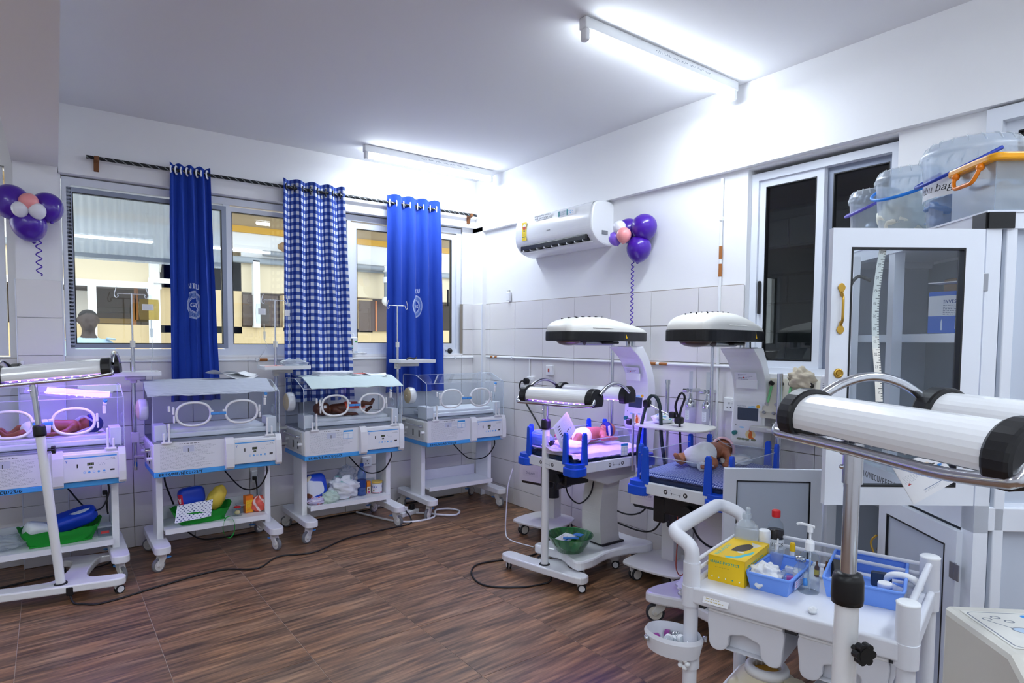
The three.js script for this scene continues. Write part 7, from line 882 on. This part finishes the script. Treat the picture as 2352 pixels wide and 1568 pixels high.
{ const t = thing('milk_tin', 'infant milk tin with a yellow lid on the shelf, right of the bottle', 'tin', [-1.277, SY, 0.45]); mesh('tin', cyl(0.042, 0.042, 0.086, 0, 0.043, 0, 'y', 30), M.steel, t); mesh('tin_print', cyl(0.0425, 0.0425, 0.076, 0, 0.043, 0, 'y', 32), print(384, 110, (x, w, h) => { x.fillStyle = '#e9ebf2'; x.fillRect(0, 0, w, h); for (let i = 0; i < 3; i++) { const a = 10 + i * 128; x.fillStyle = '#26389a'; x.font = 'bold 34px serif'; x.fillText('NAN', a + 20, 50); x.fillStyle = '#e9a0b0'; x.fillRect(a + 12, 60, 84, 3); x.fillStyle = '#a8842a'; x.beginPath(); x.arc(a + 52, 84, 10, 0, 7); x.fill(); x.fillStyle = '#c43a4a'; x.fillRect(a, 102, 128, 5); } }, 0.3), t); mesh('lid', lathe([[0.0425, 0.084], [0.044, 0.087], [0.044, 0.096], [0.039, 0.099], [0.037, 0.094], [0, 0.094]], 30), S(0xe6c25a, 0.4), t); }
{ const t = thing('carton', 'narrow orange and white carton between the bottle and the tin', 'box', [-1.345, SY, 0.42], 0.1); mesh('carton_body', box(0.035, 0.1, 0.04, 0, 0.05, 0, 0.002), S(0xf08a1a, 0.5), t); mesh('carton_print', new THREE.PlaneGeometry(0.033, 0.07).translate(0, 0.036, 0.0203), print(64, 128, (x, w, h) => { x.fillStyle = '#f3ead2'; x.fillRect(0, 0, w, h); x.fillStyle = '#f08a1a'; x.fillRect(0, 0, w, 30); x.fillStyle = '#8a4a2a'; x.fillRect(20, 50, 20, 34); x.fillStyle = '#c03a7a'; x.fillRect(10, 96, 40, 26); }), t); }
// ---------------------------------------------------------------- cords
const cord = (label, pts, r = 0.006, m = M.cord, n = 120) => one(m === M.cord || r > 0.008 ? 'electric_cable' : 'thin_tube', tube(pts, r, n, false, 7), m, label, 'cord');
cord('long black power cord running over the floor from the left lamp base', [[-3.36, 0.055, 0.9], [-3.345, 0.012, 0.95], [-3.301, 0.006, 0.98], [-3.234, 0.006, 1.029], [-3.096, 0.006, 1.003], [-2.909, 0.006, 0.938], [-2.577, 0.006, 0.866], [-2.362, 0.006, 0.973], [-2.181, 0.006, 0.828], [-1.955, 0.006, 0.88], [-1.632, 0.006, 0.715], [-1.323, 0.006, 0.68], [-1.088, 0.006, 0.658], [-1.02, 0.02, 0.55], [-1.0, 0.05, 0.42]]);
one('plug_block', [box(0.035, 0.05, 0.03, -3.36, 0.07, 0.905, 0.006)], M.black, 'black plug block in the front of the left lamp base', 'plug');
cord('black power cord looping on the floor beside the middle lamp base', [[-0.935, 0.06, 2.275], [-0.96, 0.02, 2.29], [-1.015, 0.006, 2.27], [-1.136, 0.006, 2.237], [-1.283, 0.006, 2.123], [-1.313, 0.006, 1.999], [-1.248, 0.006, 1.838], [-1.133, 0.006, 1.754], [-0.941, 0.006, 1.788], [-0.75, 0.006, 1.83], [-0.6, 0.006, 1.78]]);
cord('white extension cord coiled on the floor under the corner incubator', [[-1.31, 0.012, 0.1], [-1.2, 0.01, 0.42], [-1.12, 0.01, 0.58], [-1.0, 0.01, 0.64], [-0.85, 0.01, 0.62], [-0.78, 0.01, 0.54], [-0.72, 0.02, 0.46], [-0.6, 0.014, 0.47], [-0.56, 0.012, 0.58], [-0.66, 0.012, 0.67], [-0.79, 0.022, 0.6], [-0.82, 0.014, 0.5], [-0.9, 0.012, 0.42]], 0.009, M.cordWhite);
{ const t = thing('power_strip', 'white power strip with black plugs on the floor by the corner incubator', 'power strip', [-0.96, 0, 0.4], 0.3); mesh('strip_body', box(0.2, 0.04, 0.06, 0, 0.02, 0, 0.008), M.white, t); mesh('plug', box(0.04, 0.05, 0.035, 0.04, 0.062, 0, 0.008), M.black, t); mesh('plug', box(0.035, 0.045, 0.035, -0.04, 0.06, 0, 0.008), M.white, t); }
cord('black cord along the wall foot behind the incubators', [[-2.72, 0.24, 0.1], [-2.66, 0.12, 0.12], [-2.55, 0.02, 0.14], [-2.4, 0.008, 0.16], [-2.1, 0.008, 0.15], [-1.8, 0.008, 0.12], [-1.3, 0.008, 0.08], [-0.8, 0.008, 0.07], [-0.3, 0.008, 0.06]]);
cord('short black cord hanging from the socket behind the towel-covered incubator', [[-2.13, 0.4, 0.06], [-2.12, 0.3, 0.06], [-2.13, 0.15, 0.07], [-2.14, 0.02, 0.08]], 0.006, M.cord, 30);
cord('black cord hanging behind the violet-lit incubator down to the floor', [[-3.12, 0.43, 0.06], [-3.12, 0.3, 0.07], [-3.09, 0.1, 0.2], [-3.13, 0.008, 0.3], [-3.3, 0.008, 0.36], [-3.5, 0.008, 0.38], [-3.75, 0.008, 0.44]], 0.006, M.cord, 60);
cord('black cord hanging at the left of the towel-covered incubator shelf', [[-2.8, 0.6, 0.3], [-2.79, 0.5, 0.28], [-2.76, 0.4, 0.26], [-2.72, 0.28, 0.24]], 0.006, M.cord, 30);
cord('black power cord from the round plug down behind the violet-lit warmer', [[-0.055, 1.155, 0.875], [-0.08, 1.15, 0.83], [-0.07, 1.08, 0.81], [-0.05, 0.95, 0.88], [-0.06, 0.8, 1.05], [-0.12, 0.62, 1.3], [-0.2, 0.5, 1.45]], 0.007);
cord('thin white tube hanging from the left breathing unit to the floor', [[-0.5, 0.5, 1.28], [-0.53, 0.36, 1.26], [-0.55, 0.2, 1.27], [-0.58, 0.02, 1.3], [-0.66, 0.006, 1.47], [-0.62, 0.006, 1.7]], 0.005, M.cordWhite);
cord('upper black cord sagging between the two warmers along the wall', [[-0.2, 0.5, 2.5], [-0.2, 0.42, 2.42], [-0.18, 0.33, 2.32], [-0.2, 0.3, 2.2], [-0.25, 0.34, 2.05]], 0.006, M.cord, 40);
cord('lower black cord sagging between the two warmers along the wall', [[-0.22, 0.44, 2.56], [-0.16, 0.3, 2.48], [-0.1, 0.2, 2.36], [-0.12, 0.18, 2.25], [-0.2, 0.22, 2.1]], 0.006, M.cord, 40);
cord('black looped cord under the violet-lit warmer bed', [[-0.72, 0.62, 2.14], [-0.7, 0.5, 2.16], [-0.64, 0.44, 2.2], [-0.58, 0.5, 2.24], [-0.56, 0.62, 2.26]], 0.005, M.cord, 40);
cord('black looped cord under the gingham-sheet warmer bed', [[-0.72, 0.6, 3.12], [-0.66, 0.46, 3.16], [-0.56, 0.4, 3.2], [-0.46, 0.46, 3.22], [-0.44, 0.6, 3.22]], 0.006, M.cord, 40);
cord('thin red tube hanging in a loop under the gingham-sheet warmer', [[-0.62, 0.62, 2.98], [-0.6, 0.4, 2.97], [-0.58, 0.22, 2.95], [-0.54, 0.17, 2.96], [-0.52, 0.25, 2.98], [-0.55, 0.42, 2.98]], 0.0035, S(0xb0543c, 0.4), 50);
renderer.render(scene, camera);
